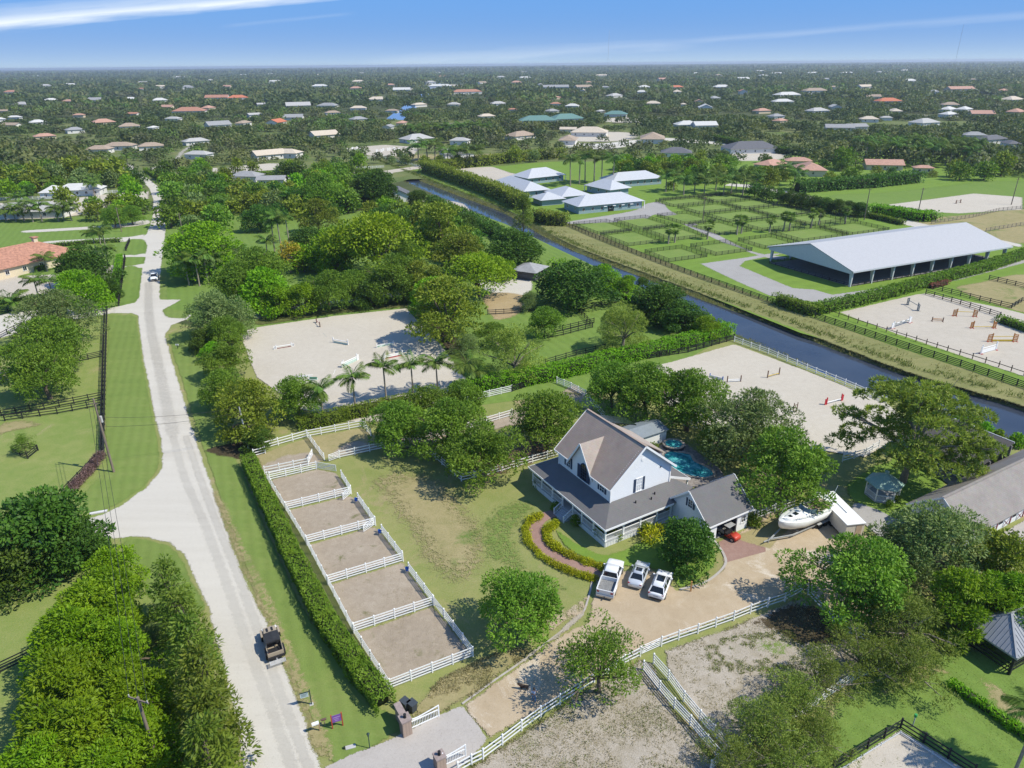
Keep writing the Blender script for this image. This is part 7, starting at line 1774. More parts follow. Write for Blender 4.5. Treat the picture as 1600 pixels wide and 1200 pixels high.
# ------------------------------------------------------------------ houses of the suburb beyond
ROOF = {'tan': tan_tile, 'light grey': lgrey_tile, 'grey': grey_tile, 'white': wtile, 'pink': pink_tile, 'orange': terra, 'red': red_tile, 'teal': teal_roof, 'dark grey': dgrey_tile, 'beige': plain('beige_roof_tiles', (.55, .47, .37), .85, .08, 1)}
FARH = [(189, 234, 42, 'tan'), (157, 239, 34, 'tan'), (237, 234, 34, 'tan'), (307, 226, 36, 'light grey'), (312, 248, 38, 'light grey'), (420, 248, 46, 'beige'), (450, 246, 40, 'beige'), (388, 283, 42, 'grey'), (426, 289, 40, 'grey'), (71, 218, 28, 'pink'), (162, 195, 32, 'pink'), (203, 202, 28, 'tan'), (240, 204, 16, 'white'), (341, 200, 34, 'grey'), (381, 197, 26, 'tan'), (432, 195, 30, 'red'), (506, 216, 40, 'beige'), (209, 182, 18, 'orange'), (297, 177, 46, 'orange'), (326, 172, 20, 'pink'), (466, 168, 36, 'light grey'), (513, 168, 30, 'grey'), (340, 155, 34, 'orange'), (372, 155, 30, 'red'), (250, 159, 22, 'white'), (108, 161, 16, 'pink'), (37, 166, 24, 'light grey'), (7, 177, 16, 'tan'), (152, 159, 22, 'grey'), (80, 159, 20, 'white'), (205, 157, 18, 'white'), (520, 180, 22, 'tan'), (398, 183, 20, 'light grey'), (60, 195, 22, 'white'), (118, 208, 24, 'grey'), (20, 200, 26, 'tan'), (272, 190, 22, 'light grey'), (560, 172, 24, 'beige'),
 (651, 222, 44, 'light grey'), (719, 226, 28, 'light grey'), (714, 246, 48, 'grey'), (888, 207, 24, 'beige'), (921, 212, 54, 'beige'), (888, 224, 46, 'tan'), (1019, 222, 52, 'tan'), (813, 217, 42, 'tan'), (840, 192, 56, 'teal'), (884, 190, 50, 'teal'), (962, 182, 34, 'teal'), (607, 203, 20, 'grey'), (628, 197, 22, 'pink'), (688, 138, 46, 'white'), (628, 144, 26, 'white'), (729, 148, 50, 'orange'), (655, 167, 22, 'beige'), (894, 169, 20, 'white'), (1056, 245, 44, 'dark grey'), (1072, 200, 34, 'white'), (1100, 201, 34, 'white'), (1006, 140, 18, 'white'), (1056, 140, 22, 'red'), (911, 140, 26, 'tan'), (868, 140, 44, 'grey'), (560, 190, 24, 'grey'), (760, 186, 24, 'beige'), (778, 165, 24, 'light grey'), (590, 158, 30, 'beige'), (960, 152, 24, 'light grey'), (1020, 165, 22, 'beige'),
 (1171, 238, 78, 'dark grey'), (1203, 264, 46, 'pink'), (1264, 272, 56, 'pink'), (1246, 259, 36, 'pink'), (1378, 264, 52, 'pink'), (1441, 270, 26, 'pink'), (1310, 204, 40, 'grey'), (1336, 203, 30, 'grey'), (1276, 177, 32, 'light grey'), (1480, 175, 28, 'white'), (1505, 175, 26, 'white'), (1443, 196, 38, 'light grey'), (1532, 182, 32, 'pink'), (1586, 179, 30, 'pink'), (1386, 161, 36, 'red'), (1229, 151, 40, 'white'), (1222, 162, 30, 'white'), (1272, 147, 36, 'tan'), (1498, 144, 40, 'pink'), (1102, 171, 30, 'white'), (1115, 156, 18, 'grey'), (1127, 140, 26, 'white'), (1580, 159, 30, 'beige'), (1546, 224, 46, 'dark grey'), (1578, 230, 30, 'dark grey'), (1520, 217, 30, 'grey'), (1215, 117, 26, 'white'), (1269, 116, 22, 'white'), (1323, 116, 30, 'white'), (1188, 113, 16, 'white'), (1414, 112, 16, 'white'), (1160, 126, 20, 'white'), (1350, 140, 24, 'beige'), (1420, 130, 22, 'white'), (430, 130, 22, 'white'), (280, 122, 24, 'white'), (60, 120, 40, 'white'), (20, 118, 30, 'white'), (140, 118, 20, 'beige'), (380, 119, 18, 'white'), (560, 130, 20, 'beige'), (500, 138, 24, 'white'), (820, 124, 20, 'white'), (940, 120, 24, 'beige')]
RF = random.Random(77)
for i in range(110):                 # the many small roofs that show between the woods farther out
    x, y = RF.uniform(-20, 1620), 113 + 80 * RF.random() ** 1.6
    if all(abs(x - q[0]) > 22 or abs(y - q[1]) > 6 for q in FARH): FARH.append((x, y, RF.uniform(9, 18) * (.6 + (y - 100) / 90), RF.choice(('white', 'light grey', 'light grey', 'grey', 'tan', 'beige', 'pink', 'orange'))))
cnt = {}
FARH.sort()
for x, y, wp_, rk in FARH:
    p = G(x, y); wm = wp_ * depth(p) / F
    zone = 'among the woods at left' if x < 540 else 'beyond the middle canal' if x < 1060 else 'in the woods at right'
    far_ = 'farther' if y < 165 else 'nearer'
    k = (rk, zone, far_); cnt[k] = cnt.get(k, 0) + 1
    lb = '%s roofed house %s, %s of the %s from left' % (rk, zone, ORD[cnt[k] - 1], far_)
    wm = min(wm, 60); d = min(wm * R.uniform(.5, .7), 20)
    building('house', lb, 'house', (x, y), wm, d, R.uniform(3, 3.6) * (1 if y > 150 else 1.8), d * .22, radians(R.choice((5, 24, -12, 40, 80))) if wm < 30 else radians(R.choice((6, 20))), W1 if rk in ('white', 'grey', 'dark grey', 'light grey') else W2 if rk != 'pink' else cream, ROOF[rk], R.random() < .8, max(2, int(wm / 6)) if y > 190 else 0, 'houses of the distant suburb', ov=.8)
    if wm > 16 and y > 150:           # a wing at right angles
        pass
# a water tower like mast and thin radio masts on the skyline
for x, y, h, lb in ((949, 104, 330, 'thin radio mast on the skyline, middle'), (1488, 108, 290, 'thin radio mast on the skyline, right'), (285, 113, 90, 'short mast on the skyline at left')):
    p = Vector((G(x, 118).x * 1.9, G(x, 118).y * 1.9, 0)); t = thing('radio_mast', lb, 'mast', p); m = MB()
    m.tube([(0, 0, 0), (0, 0, h)], [1.1, .7], 4); m.build('mast', steel, t)
    for k in (.4, .8): m = MB(); m.cyl((0, 0, h * k), 1.8, 5, 6); m.build('platform', steel, t)
# ------------------------------------------------------------------ trees of the near lots
TREES = [
 # around the white house
 ('oak', 618, 662, 104, 'leafy green oak at the back corner of the upper white pen'),
 ('oak', 672, 632, 92, 'oak by the sand arena hedge, behind the white rail track'),
 ('oak', 698, 664, 122, 'spreading oak between the white pens and the short white lawn fence'),
 ('oak', 757, 704, 128, 'oak beside the short white fence on the lawn, nearest the house front'),
 ('oak', 722, 622, 80, 'oak behind the lawn cluster, beside the white rail gate'),
 ('oak', 853, 648, 118, 'round oak just left of the white house, behind its porch end'),
 ('oak', 958, 598, 98, 'oak behind the house ridge, at the corner of the white arena'),
 ('oak', 1012, 606, 116, 'oak directly behind the house roof above the grey shed'),
 ('oak', 1078, 622, 128, 'wide oak at the arena edge behind the swimming pool spa'),
 ('grey', 1170, 660, 150, 'tall feathery oak between swimming pool and white sand arena'),
 ('oak', 1120, 690, 70, 'small oak shading the stone edge of the swimming pool'),
 ('oak', 1226, 726, 158, 'broad oak behind the grey garage roof and the boat'),
 ('dense', 1076, 846, 104, 'dark green tree in front of the house, beside the parked white cars'),
 ('oak', 812, 944, 146, 'round dense oak alone on the lawn beside the drive'),
 ('airy', 938, 1030, 162, 'airy feathery tree by the drive gate where the white fences meet'),
 ('oak', 1333, 896, 172, 'big round oak in front of the boat, beside the gravel drive'),
 ('grey', 1462, 842, 172, 'grey green wispy tree before the end of the grey barn'),
 ('grey', 1408, 862, 110, 'small wispy tree between the big round oak and the grey barn tree'),
 ('pine', 1432, 668, 196, 'tall round topped pine beside the green roofed gazebo'),
 ('olive', 1575, 872, 128, 'olive green tree at the right edge before the barn stalls'),
 ('spray', 1512, 936, 128, 'bright lime green spray tree beside the metal roofed pavilion'),
 ('spray', 1585, 940, 120, 'bright lime tree at the right edge above the metal pavilion'),
 ('scrag', 1420, 965, 142, 'thin olive tree with bare pale twigs left of the metal pavilion'),
 ('scrag', 1352, 1018, 119, 'scraggly olive tree over the white fence corner behind the gravel drive'),
 ('scrag', 1285, 1050, 117, 'scraggly olive tree at the far side of the sandy paddock'),
 ('scrag', 1420, 1030, 126, 'scraggly tree standing on the grass nearest the black pavilion shade'),
 ('scrag', 1242, 1088, 117, 'scraggly tree in the middle of the row along the rear white fence'),
 ('scrag', 1192, 1130, 126, 'scraggly tree with grey bare twigs near the double white fence end'),
 ('scrag', 1280, 1145, 100, 'scraggly tree next to the corner of the black railed arena'),
 ('scrag', 1148, 1182, 100, 'scraggly low tree at the bottom end of the double white fence'),
 ('scrag', 1235, 1180, 109, 'scraggly tree at the bottom edge left of the black railed arena'),
 # bottom left wood by the road
 ('dense', 62, 826, 176, 'dark broad tree at the left edge beside the side road mouth'),
 ('dense', 12, 876, 130, 'dark tree cut by the left edge below the side road'),
 ('dense', 118, 846, 110, 'dark tree between the broad edge tree and the bright rounded bush'),
 ('bright', 178, 888, 96, 'rounded bright green tree at the grassy road corner'),
 ('spray', 150, 946, 140, 'yellow green spray tree next to the rounded bright corner tree'),
 ('spray', 112, 1000, 150, 'spray tree above the black fence ends at the left edge'),
 ('spray', 185, 1010, 120, 'spray tree in the middle of the bright roadside row'),
 ('spray', 100, 1075, 160, 'large spray tree between the two black fence ends at left'),
 ('spray', 195, 1085, 140, 'spray tree facing the parked tan jeep across the road'),
 ('spray', 120, 1145, 170, 'spray tree at the bottom left, above the lowest black fence'),
 ('spray', 215, 1160, 140, 'spray tree at the bottom edge beside the grey shrubs'),
 ('spray', 70, 1200, 150, 'spray tree in the bottom left corner of the picture'),
 ('spray', 165, 1215, 150, 'spray tree cut by the bottom edge'),
 ('cone', 262, 915, 74, 'dark spiky tree at the upper end of the roadside row'),
 ('cone', 284, 965, 84, 'dark spiky roadside tree, second in the row below the corner'),
 ('cone', 298, 1018, 94, 'dark spiky roadside tree left of the tan jeep, third in its row'),
 ('cone', 316, 1070, 102, 'dark spiky roadside tree left of the bare verge, fourth in its row'),
 ('cone', 330, 1125, 112, 'dark spiky roadside tree reaching farthest over the white road'),
 ('cone', 326, 1185, 116, 'dark spiky tree at the bottom edge of the roadside row'),
 ('grey', 236, 1060, 60, 'dusty grey shrub like tree between the bright and the dark roadside rows'),
 ('grey', 240, 990, 44, 'thin grey tree with bare branches between the two roadside rows'),
 # left pasture
 ('grey', 78, 492, 112, 'grey green oak farthest back of three in the left pasture'),
 ('oak', 74, 536, 118, 'green oak in the middle of three in the left pasture'),
 ('oak', 64, 576, 116, 'green oak nearest of three beside the black cross fence'),
 ('bright', 124, 452, 86, 'olive green round tree on a pale stem by the black gate'),
 ('dense', 132, 412, 84, 'dark dense tree in front of the terracotta roofed house'),
 ('dense', 165, 446, 44, 'dark tree behind the round olive tree by the road'),
 # right of the road, round the first sand arena
 ('olive', 382, 632, 112, 'yellowish olive tree beside the grey street pole'),
 ('oak', 464, 618, 88, 'small oak between the yellowish tree and the arena palms'),
 ('dense', 402, 682, 50, 'dark shrubby tree at the foot of the grey pole'),
 ('oak', 352, 606, 84, 'oak behind the yellowish olive tree at the arena corner'),
 ('oak', 352, 560, 74, 'oak leaning over the left edge of the sand arena'),
 ('bright', 332, 548, 40, 'small bright bush like tree at the arena left side'),
 ('dense', 314, 530, 46, 'dark round shrub tree beside the road opposite the drive'),
 ('grey', 338, 488, 100, 'grey green oak at the drive mouth by the road'),
 ('oak', 352, 518, 70, 'oak between the drive mouth and the sand arena corner'),
 ('bright', 412, 450, 74, 'bright oak first from the left in the row above the arena'),
 ('oak', 372, 440, 74, 'oak at the left end of the row by the palms'),
 ('bright', 432, 466, 52, 'bright green oak second in the front row above the sand arena'),
 ('bright', 474, 464, 52, 'bright green oak third in the front row above the sand arena'),
 ('oak', 512, 450, 66, 'oak in the middle of the row above the sand arena'),
 ('oak', 552, 446, 58, 'oak right of the middle of the row above the sand arena'),
 ('dense', 578, 452, 50, 'dark green oak near the right end of the arena row'),
 ('oak', 612, 430, 78, 'tall oak at the right end of the arena row'),
 ('oak', 400, 422, 84, 'grey oak behind the left part of the arena row'),
 ('lime', 585, 378, 150, 'great bright green domed tree in the middle of the wood'),
 ('bright', 525, 384, 90, 'green tree left of the great bright dome'),
 ('oak', 628, 398, 70, 'oak leaning on the right side of the great bright dome'),
 ('dense', 482, 376, 62, 'dark brown green tree between palms and great bright dome'),
 ('yellow', 450, 398, 44, 'yellow blossoming tree with pale bare branches'),
 ('olive', 496, 334, 64, 'olive tree behind the small lawn of the wood'),
 ('dense', 404, 338, 52, 'dark tree standing alone on the small lawn'),
 ('bright', 316, 384, 130, 'broad glossy tree over the tall palms beside the road'),
 ('grey', 362, 402, 50, 'dull tree between the road palms and the arena row'),
 ('oak', 502, 296, 76, 'oak behind the olive tree, farther up the wood'),
 ('dense', 590, 290, 70, 'dark flat topped tree beside the small white stable'),
 ('dense', 560, 298, 50, 'dark tree left of the flat topped one by the stable'),
 ('lime', 656, 330, 44, 'small light green tree in the sandy yard of the white stable'),
 ('dense', 600, 336, 46, 'dark low tree at the sandy yard of the white stable'),
 ('olive', 690, 350, 96, 'olive tree beside the canal above the great bright dome'),
 ('dense', 722, 352, 66, 'dark tree over the canal edge above the round dark crown'),
 ('dense', 652, 308, 40, 'dark tree on the canal edge by the stable yard'),
 ('dense', 680, 322, 44, 'dark tree on the canal edge, nearest the bamboo hedge'),
 ('dense', 798, 384, 98, 'round dark crown at the canal behind the grey garage'),
 ('olive', 720, 392, 84, 'olive tree between the great bright dome and the lime tree'),
 ('lime', 748, 426, 104, 'lime yellow tree in front of the grey roofed garage'),
 ('olive', 660, 434, 78, 'golden olive tree at the far right corner of the arena'),
 ('olive', 700, 478, 128, 'wide golden green tree shading the arena right side'),
 ('bright', 680, 462, 84, 'green tree behind the wide golden one at the arena'),
 ('grey', 728, 536, 46, 'slender grey green tree right of the arena'),
 ('roundpine', 802, 545, 104, 'round pine between arena palms and the green paddock'),
 ('roundpine', 974, 506, 92, 'round pine at the black fence of the green paddock'),
 ('dense', 898, 440, 116, 'big dark fig tree beside the canal'),
 ('dense', 1028, 470, 104, 'dark spreading tree on the canal bank behind the round pine'),
 ('dense', 1066, 490, 78, 'dark tree at the canal end of the long clipped hedge'),
 ('bright', 1106, 510, 48, 'small green tree at the corner of hedge and canal'),
 ('grey', 828, 468, 38, 'small grey tree in the orange clay yard'),
 ('oak', 852, 500, 62, 'small oak inside the black fenced paddock'),
 ('bright', 945, 432, 54, 'green tree on the canal bank beside the big fig'),
 ('bright', 980, 446, 44, 'green bank tree between the fig and the dark spreading tree'),
 ('dense', 1004, 440, 24, 'small dark mound shaped tree on the canal bank'),
 ('cone', 818, 328, 36, 'tall dark conical tree at the end of the bamboo hedge'),
 ('dense', 788, 422, 36, 'dark tree beside the white paved yard'),
 ('olive', 98, 310, 46, 'brownish green tree before the cluster villa at left'),
 ('bright', 40, 294, 28, 'bright green dome tree at the end of the white fence at left'),
 ('oak', 146, 318, 34, 'oak between the sand arena and the villas at left'),
 ('bright', 206, 300, 42, 'bright round tree at the inside of the road bend'),
 ('oak', 176, 336, 44, 'tree with a pale stem beside the roadside lawn drive'),
 ('oak', 204, 334, 38, 'roadside tree nearest the driveway mouth at the upper lawn'),
 ('oak', 770, 520, 50, 'oak between the golden arena tree and the round pine'),
]
for kd, x, y, w_, lb in TREES:
    if 290 < x < 640 and 418 < y < 476: w_ *= 1.22           # the row over the arena
    rt = .62 if kd == 'dense' and x > 860 and y < 520 else .62 if (x, y) == (316, 384) or (kd == 'dense' and 640 < x < 810 and y < 400) else None
    tree(kd, x, y, w_, lb, ratio=rt, name='conifer_tree' if kd == 'cone' else 'pine_tree' if kd == 'roundpine' else None)
# sapling in a black guard
sap = tree('airy', 36, 692, 36, 'young sapling growing inside a small black rail guard', name='sapling', ratio=1.0)

# palms
for i, (x, y, h) in enumerate(((506, 656, 5.8), (556, 645, 6.8), (604, 628, 7.0), (646, 618, 6.2), (684, 612, 6.0))):
    palm('coco', x, y, h, ('first', 'second', 'third', 'fourth', 'fifth')[i] + ' palm from the left in the row along the sand arena', 'palms along the near edge of the sand arena', 1.2, True, 'coconut_palm')
palm('royal', 729, 612, 5.5, 'short lush palm among shrubs right of the arena palms', None, 1.15, True)
palm('coco', 745, 606, 3.2, 'low bushy palm beside the clipped hedge corner', None, 1.0, True)
for i, (x, y, h, lb) in enumerate(((296, 446, 7, 'royal palm under the broad glossy tree, nearest the road'), (312, 447, 8, 'royal palm with dark fronds beside the road, second from it'), (326, 444, 8.5, 'tallest royal palm of the roadside group'), (340, 440, 7, 'royal palm at the right side of the roadside group'), (352, 428, 6, 'royal palm behind the roadside group'),
                                 (430, 398, 11, 'tall palm at the edge of the small lawn, left of a pair'), (441, 398, 12, 'tall palm at the edge of the small lawn, right of a pair'), (452, 380, 9, 'tall palm by the yellow blossoming tree'), (418, 400, 5, 'short palm left of the yellow blossoming tree'), (374, 420, 5, 'short palm behind the left oaks of the arena row'),
                                 (352, 342, 7, 'palm with drooping dry fronds near the upper lawn'), (548, 330, 7, 'palm at the hedge of the upper wood'))):
    palm('royal', x, y, h, lb, None, 1.15, True, 'royal_palm')
for x, y, h, lb in ((172, 425, 7, 'feather palm in the driveway lawn, left of a group of three'), (152, 398, 7, 'feather palm by the terracotta house hedge, back left of three'), (162, 402, 8, 'feather palm by the terracotta house hedge, front of three'), (168, 396, 8, 'feather palm by the terracotta house hedge, back right of three'),
                    (62, 470, 5.5, 'slim palm beside the white stable yard'), (84, 466, 4.6, 'small palm next to the olive green round tree'), (74, 424, 4, 'small palm at the corner of the terracotta house')):
    palm('coco', x, y, h, lb, None, 1.3, True)
for i in range(3):
    pass
palm('coco', 20, 486, 2.4, 'bushy fan shaped palm clump at the left edge', None, 1.9, True)
FAN = [(1105, 374), (1151, 367), (1158, 365), (1202, 363), (1224, 361), (1233, 361), (1267, 356), (1279, 352), (1320, 350), (1044, 381), (1054, 379)]
for i, (x, y) in enumerate(sorted(FAN)):
    palm('fan', x, y, R.uniform(4.2, 5.4), 'cabbage palm among the black fenced green paddocks, ' + ORD[i] + ' from the left', 'cabbage palms among the paddocks', 1.5, False, 'cabbage_palm')
for i, (x, y, h) in enumerate(sorted(((891, 291, 13), (905, 288, 12), (928, 287, 14), (957, 290, 13), (940, 285, 12), (914, 284, 13)))):
    palm('royal', x, y, h, 'tall royal palm in the garden of the metal roofed stables, ' + ORD[i] + ' from the left', 'royal palms between the stables', 1.8, False, 'royal_palm')
for i in range(26):
    x = 1345 + i * 7.2 + R.uniform(-3, 3)
    palm('coco' if i % 3 else 'royal', x, 243 + (i % 4) * 4 + i * .35, R.uniform(9, 13), 'slim tall palm of the long row behind the terracotta villas, ' + ORD[i] + ' from the left', 'row of tall palms behind the villas', 2.0, False)
for i, (x, y) in enumerate(sorted(((1180, 300), (1165, 298), (1150, 296), (1085, 300), (1100, 303), (1118, 298), (1068, 305), (1052, 298), (1040, 300), (1225, 280), (1245, 296), (1240, 290), (1130, 305), (1142, 302), (1160, 306)))):
    palm('coco', x, y, R.uniform(6, 9), 'palm lining the lane by the paddocks, ' + ORD[i] + ' counted from the left', 'palms lining the paddock lane', 1.9, False)
for i, (x, y) in enumerate(sorted(((650, 216), (662, 218), (674, 216), (690, 214), (706, 214), (722, 213), (740, 214), (756, 213), (668, 250), (680, 250), (654, 254), (715, 258), (730, 262), (742, 260), (700, 262)))):
    palm('royal', x, y, R.uniform(8, 11), 'distant palm among the houses beyond the canal, ' + ORD[i] + ' from the left', 'distant palms beyond the canal', 2.3, False)
for i, (x, y) in enumerate(sorted(((10, 346), (25, 346), (38, 345), (52, 347), (66, 346), (92, 346), (100, 344), (112, 345), (34, 325), (70, 300), (148, 306), (150, 300), (190, 262), (200, 258)))):
    palm('coco', x, y, R.uniform(4, 6.5), 'palm in the planting round the white roofed villa, ' + ORD[i] + ' from the left', 'palms round the white roofed villa', 1.7, False)
# the clipped row by the lane
for i in range(10):
    t = i / 9
    tree('dense', 1181 + 164 * t, 294 + 30 * t + 3 * sin(t * 3), 30, 'flat topped street tree along the pale shell lane, ' + ORD[i] + ' from the far end', 'street trees along the shell lane', .75, zf=.62)

# hedges
hedge('long clipped green hedge between the road verge and the white pens', [(390, 728), (418, 790), (460, 880), (510, 980), (560, 1055), (602, 1108)], 2.0, 2.1, per=95, L=.22, Wd=.07, rough=.3)
hedge('clipped hedge between the upper white pen and the sand arena', [(470, 672), (540, 655), (600, 642), (640, 634)], 2.2, 2.2, per=50, L=.25, Wd=.08)
hedge('long bright clipped hedge ending at the canal beside the white arena', [(735, 612), (800, 604), (870, 590), (960, 568), (1040, 550), (1095, 536), (1138, 524)], 3.0, 2.8, L_bright, per=34, L=.3, Wd=.1, rough=.4)
hedge('low clipped hedge with leafy tops in the lower right pasture', [(1484, 1072), (1530, 1105), (1580, 1140), (1640, 1180)], .8, .9, L_bright, per=110, L=.2, Wd=.07)
hedge('flowering hedge of green and red along the covered arena lane', [(1275, 490), (1330, 478), (1400, 460), (1470, 440), (1540, 422), (1600, 402), (1660, 386)], 3.0, 2.6, per=22, L=.4, Wd=.13, rough=.5)
hedge('dark hedge along the bank beside the covered arena lawn', [(1213, 474), (1240, 484), (1275, 494)], 3.0, 2.6, L_hedge, per=22, L=.4, Wd=.13, rough=.5)
hedge('red bougainvillea along the fence of the far right arena', [(1452, 451), (1480, 444)], 1.4, 1.3, L_red, per=20, L=.35, Wd=.12, name='flowering_hedge')
hedge('tall feathery bamboo hedge along the far canal bank', [(664, 268), (700, 280), (740, 294), (790, 314), (816, 328)], 6, 6, L_olive, per=5, L=1.0, Wd=.22, rough=1.4, name='bamboo_hedge')
hedge('bamboo hedge beyond the light sand ring', [(672, 268), (760, 258), (830, 249), (880, 246)], 6, 5.5, L_olive, per=4, L=1.1, Wd=.25, rough=1.2, name='bamboo_hedge')
hedge('short bamboo hedge between the canal bank and the front stable', [(838, 345), (860, 351), (884, 352)], 5, 4.5, L_olive, per=7, L=.9, Wd=.2, rough=1.0, name='bamboo_hedge')
hedge('clipped hedge beside the pale lane right of the paddocks', [(1348, 338), (1380, 345), (1410, 352)], 2, 2, per=14, L=.5, Wd=.16)
hedge('rounded clipped hedge before the small far arena', [(1362, 333), (1400, 338), (1440, 345), (1458, 344)], 6, 3.5, L_bright, per=8, L=.7, Wd=.22)
hedge('clipped hedge in front of the terracotta villa', [(1246, 300), (1300, 296), (1360, 292), (1430, 284)], 8, 5, L_dark, per=5, L=1.0, Wd=.3, rough=1)
hedge('dark hedge square beside the road bend', [(228, 268), (262, 288)], 2.5, 2.2, per=8, L=.6, Wd=.2)
hedge('hedge along the side road by the road bend', [(262, 288), (340, 281), (440, 272)], 2.5, 2.2, per=7, L=.6, Wd=.2)
hedge('hedge square in front of the terracotta house', [(38, 421), (62, 424), (80, 414)], 2, 1.6, per=20, L=.35, Wd=.11)
hedge('hedge along the driveway of the terracotta house', [(75, 387), (140, 381), (190, 378)], 1.6, 1.4, per=14, L=.4, Wd=.13)
hedge('hedge behind the stable yard fence at the left', [(-20, 478), (40, 472), (100, 466)], 1.6, 1.5, per=20, L=.35, Wd=.11)
hedge('hedge strip between the road wall and the verge', [(176, 470), (184, 430), (188, 405)], 1.6, 1.8, L_bright, per=18, L=.35, Wd=.11)
hedge('hedge at the right edge beyond the far right arena', [(1562, 503), (1600, 516), (1650, 534)], 2.5, 1.6, per=18, L=.4, Wd=.13)
hedge('far hedge line beside the grey villas on the right', [(1100, 216), (1200, 238), (1330, 250)], 5, 4, L_dark, per=4, L=1.2, Wd=.3, rough=1)
hedge('weedy growth along the canal bank beside the fig tree', [(868, 420), (920, 442), (990, 474), (1070, 504), (1125, 524)], 5, 2.6, L_bright, per=7, L=.6, Wd=.18, rough=1.2, name='bank_shrubs', cat='shrubs')
hedge('dense shrubs along the canal bank above the stable yard', [(672, 318), (716, 338), (765, 362), (830, 402)], 5, 3.2, L_dark, per=6, L=.8, Wd=.25, rough=1.4, name='bank_shrubs', cat='shrubs')

def shrub(kind, x, y, wpx, label, group=None, ratio=None):
    return tree(kind, x, y, wpx, label, group, ratio, name='shrub', cat='shrub', zf=.4)
for x, y, w_, lb in ((940, 832, 30, 'clipped green shrub at the near corner of the porch'), (962, 836, 24, 'light green shrub beside the porch corner'), (900, 815, 22, 'dark shrub at the porch steps'), (842, 755, 20, 'shrub at the far end of the porch'), (1008, 826, 26, 'shrub below the side porch rail'),
                     (1180, 815, 26, 'shrub beside the garage door'), (1020, 700, 22, 'leafy shrub at the back of the house by the spa'), (868, 792, 18, 'shrub left of the porch steps'), (1390, 788, 16, 'shrub at the gazebo base'), (1402, 780, 14, 'shrub beside the gazebo step')):
    shrub('bush', x, y, w_, lb)
shrub('ylwbush', 1016, 838, 26, 'yellow green shrub in the bed of the side porch')
shrub('ylwbush', 1030, 828, 20, 'small yellow shrub near the garage link')
for i in range(34):                  # the two borders of the brick path
    t = i / 33
    x = np.interp(t, [0, .12, .25, .4, .55, .7, .85, 1], [845, 828, 822, 826, 845, 872, 902, 928]); y = np.interp(t, [0, .12, .25, .4, .55, .7, .85, 1], [806, 812, 828, 848, 868, 884, 896, 904])
    shrub('ylwbush', x + R.uniform(-1.5, 1.5), y + R.uniform(-1, 1), 10.5 * R.uniform(.75, 1.25), 'yellow border shrub on the outer side of the brick path, ' + ORD[i] + ' from the porch', 'yellow shrubs along the outer side of the path')
for i in range(30):
    t = i / 29
    x = np.interp(t, [0, .12, .25, .4, .55, .7, .85, 1], [868, 858, 852, 858, 872, 895, 920, 942]); y = np.interp(t, [0, .12, .25, .4, .55, .7, .85, 1], [818, 824, 832, 846, 858, 870, 878, 886])
    shrub('ylwbush', x + R.uniform(-1.5, 1.5), y + R.uniform(-1, 1), 10.5 * R.uniform(.75, 1.25), 'yellow border shrub on the house side of the brick path, ' + ORD[i] + ' from the porch', 'yellow shrubs along the house side of the path')
for i in range(12):
    t = i / 11
    shrub('purplebush', 112 + 46 * t + R.uniform(-2, 2), 764 - 52 * t + R.uniform(-2, 2), 17, 'purple ornamental grass clump at the fence corner, ' + ORD[i] + ' from the lower end', 'purple grass clumps at the fence corner')
for i, (x, y, w_) in enumerate(((262, 1095, 34), (246, 1120, 30), (236, 1140, 36), (252, 1050, 26), (256, 1165, 34))):
    shrub('greybush', x, y, w_, 'dusty grey shrub between the roadside tree rows, ' + ('second from the top', 'in the middle', 'second from the bottom', 'topmost', 'lowest')[i], 'grey shrubs between the roadside rows')
for i, (x, y, w_) in enumerate(((1500, 655, 26), (1520, 662, 30), (1540, 672, 26), (1560, 680, 20), (1590, 690, 28))):
    shrub('brightbush', x, y, w_, 'bushy plant on the canal edge behind the barn, ' + ORD[i] + ' from the left', 'plants on the canal edge behind the barn')

q_ = G(1500, 1192); q2_ = G(1462, 1186)
for q, h_, lb in ((q_, 8.5, 'palm beyond the right edge whose shadow falls on the grass'), (q2_, 7.2, 'second palm beyond the right edge beside the corner arena')):
    d_ = h_ / math.tan(SUN_EL); c = q + Vector((sin(SUN_AZ), cos(SUN_AZ), 0)) * d_
    (tm, ln), h0 = PT['coco'][0]; t = thing('palm_tree', lb, 'palm', c, R.uniform(0, 6)); put('trunk', tm, t, scale=(1, 1, h_ / h0))
    for az, el, me in frond_set('coco', 14): put('frond', me, t, (ln, 0, h_), rot=(0, el, az))
# ------------------------------------------------------------------ woods and distant trees
def inpoly(q, pl):
    c = False; j = len(pl) - 1
    for i in range(len(pl)):
        if (pl[i].y > q.y) != (pl[j].y > q.y) and q.x < (pl[j].x - pl[i].x) * (q.y - pl[i].y) / (pl[j].y - pl[i].y + 1e-9) + pl[i].x: c = not c
        j = i
    return c
CAND = []
def wood_area(px, step, kinds, dr, label, group, keep=.9, hr=(.7, .95)):
    pl = [G(*p) for p in px]
    x0, x1 = min(p.x for p in pl), max(p.x for p in pl); y0, y1 = min(p.y for p in pl), max(p.y for p in pl)
    y = y0
    while y < y1:
        x = x0
        while x < x1:
            q = Vector((x + R.uniform(-.4, .4) * step, y + R.uniform(-.4, .4) * step, 0))
            D_t = R.uniform(*dr); h_t = R.uniform(*hr)
            if R.random() < keep and inpoly(q, pl) and free(q, step * .45):
                c_ = cap(q)
                if c_ > 2.2: CAND.append((q, min(D_t, c_ * 1.6), h_t if c_ > D_t * h_t else min(1.0, c_ / min(D_t, c_ * 1.6)), R.choice(kinds), label, group))
            x += step
        y += step
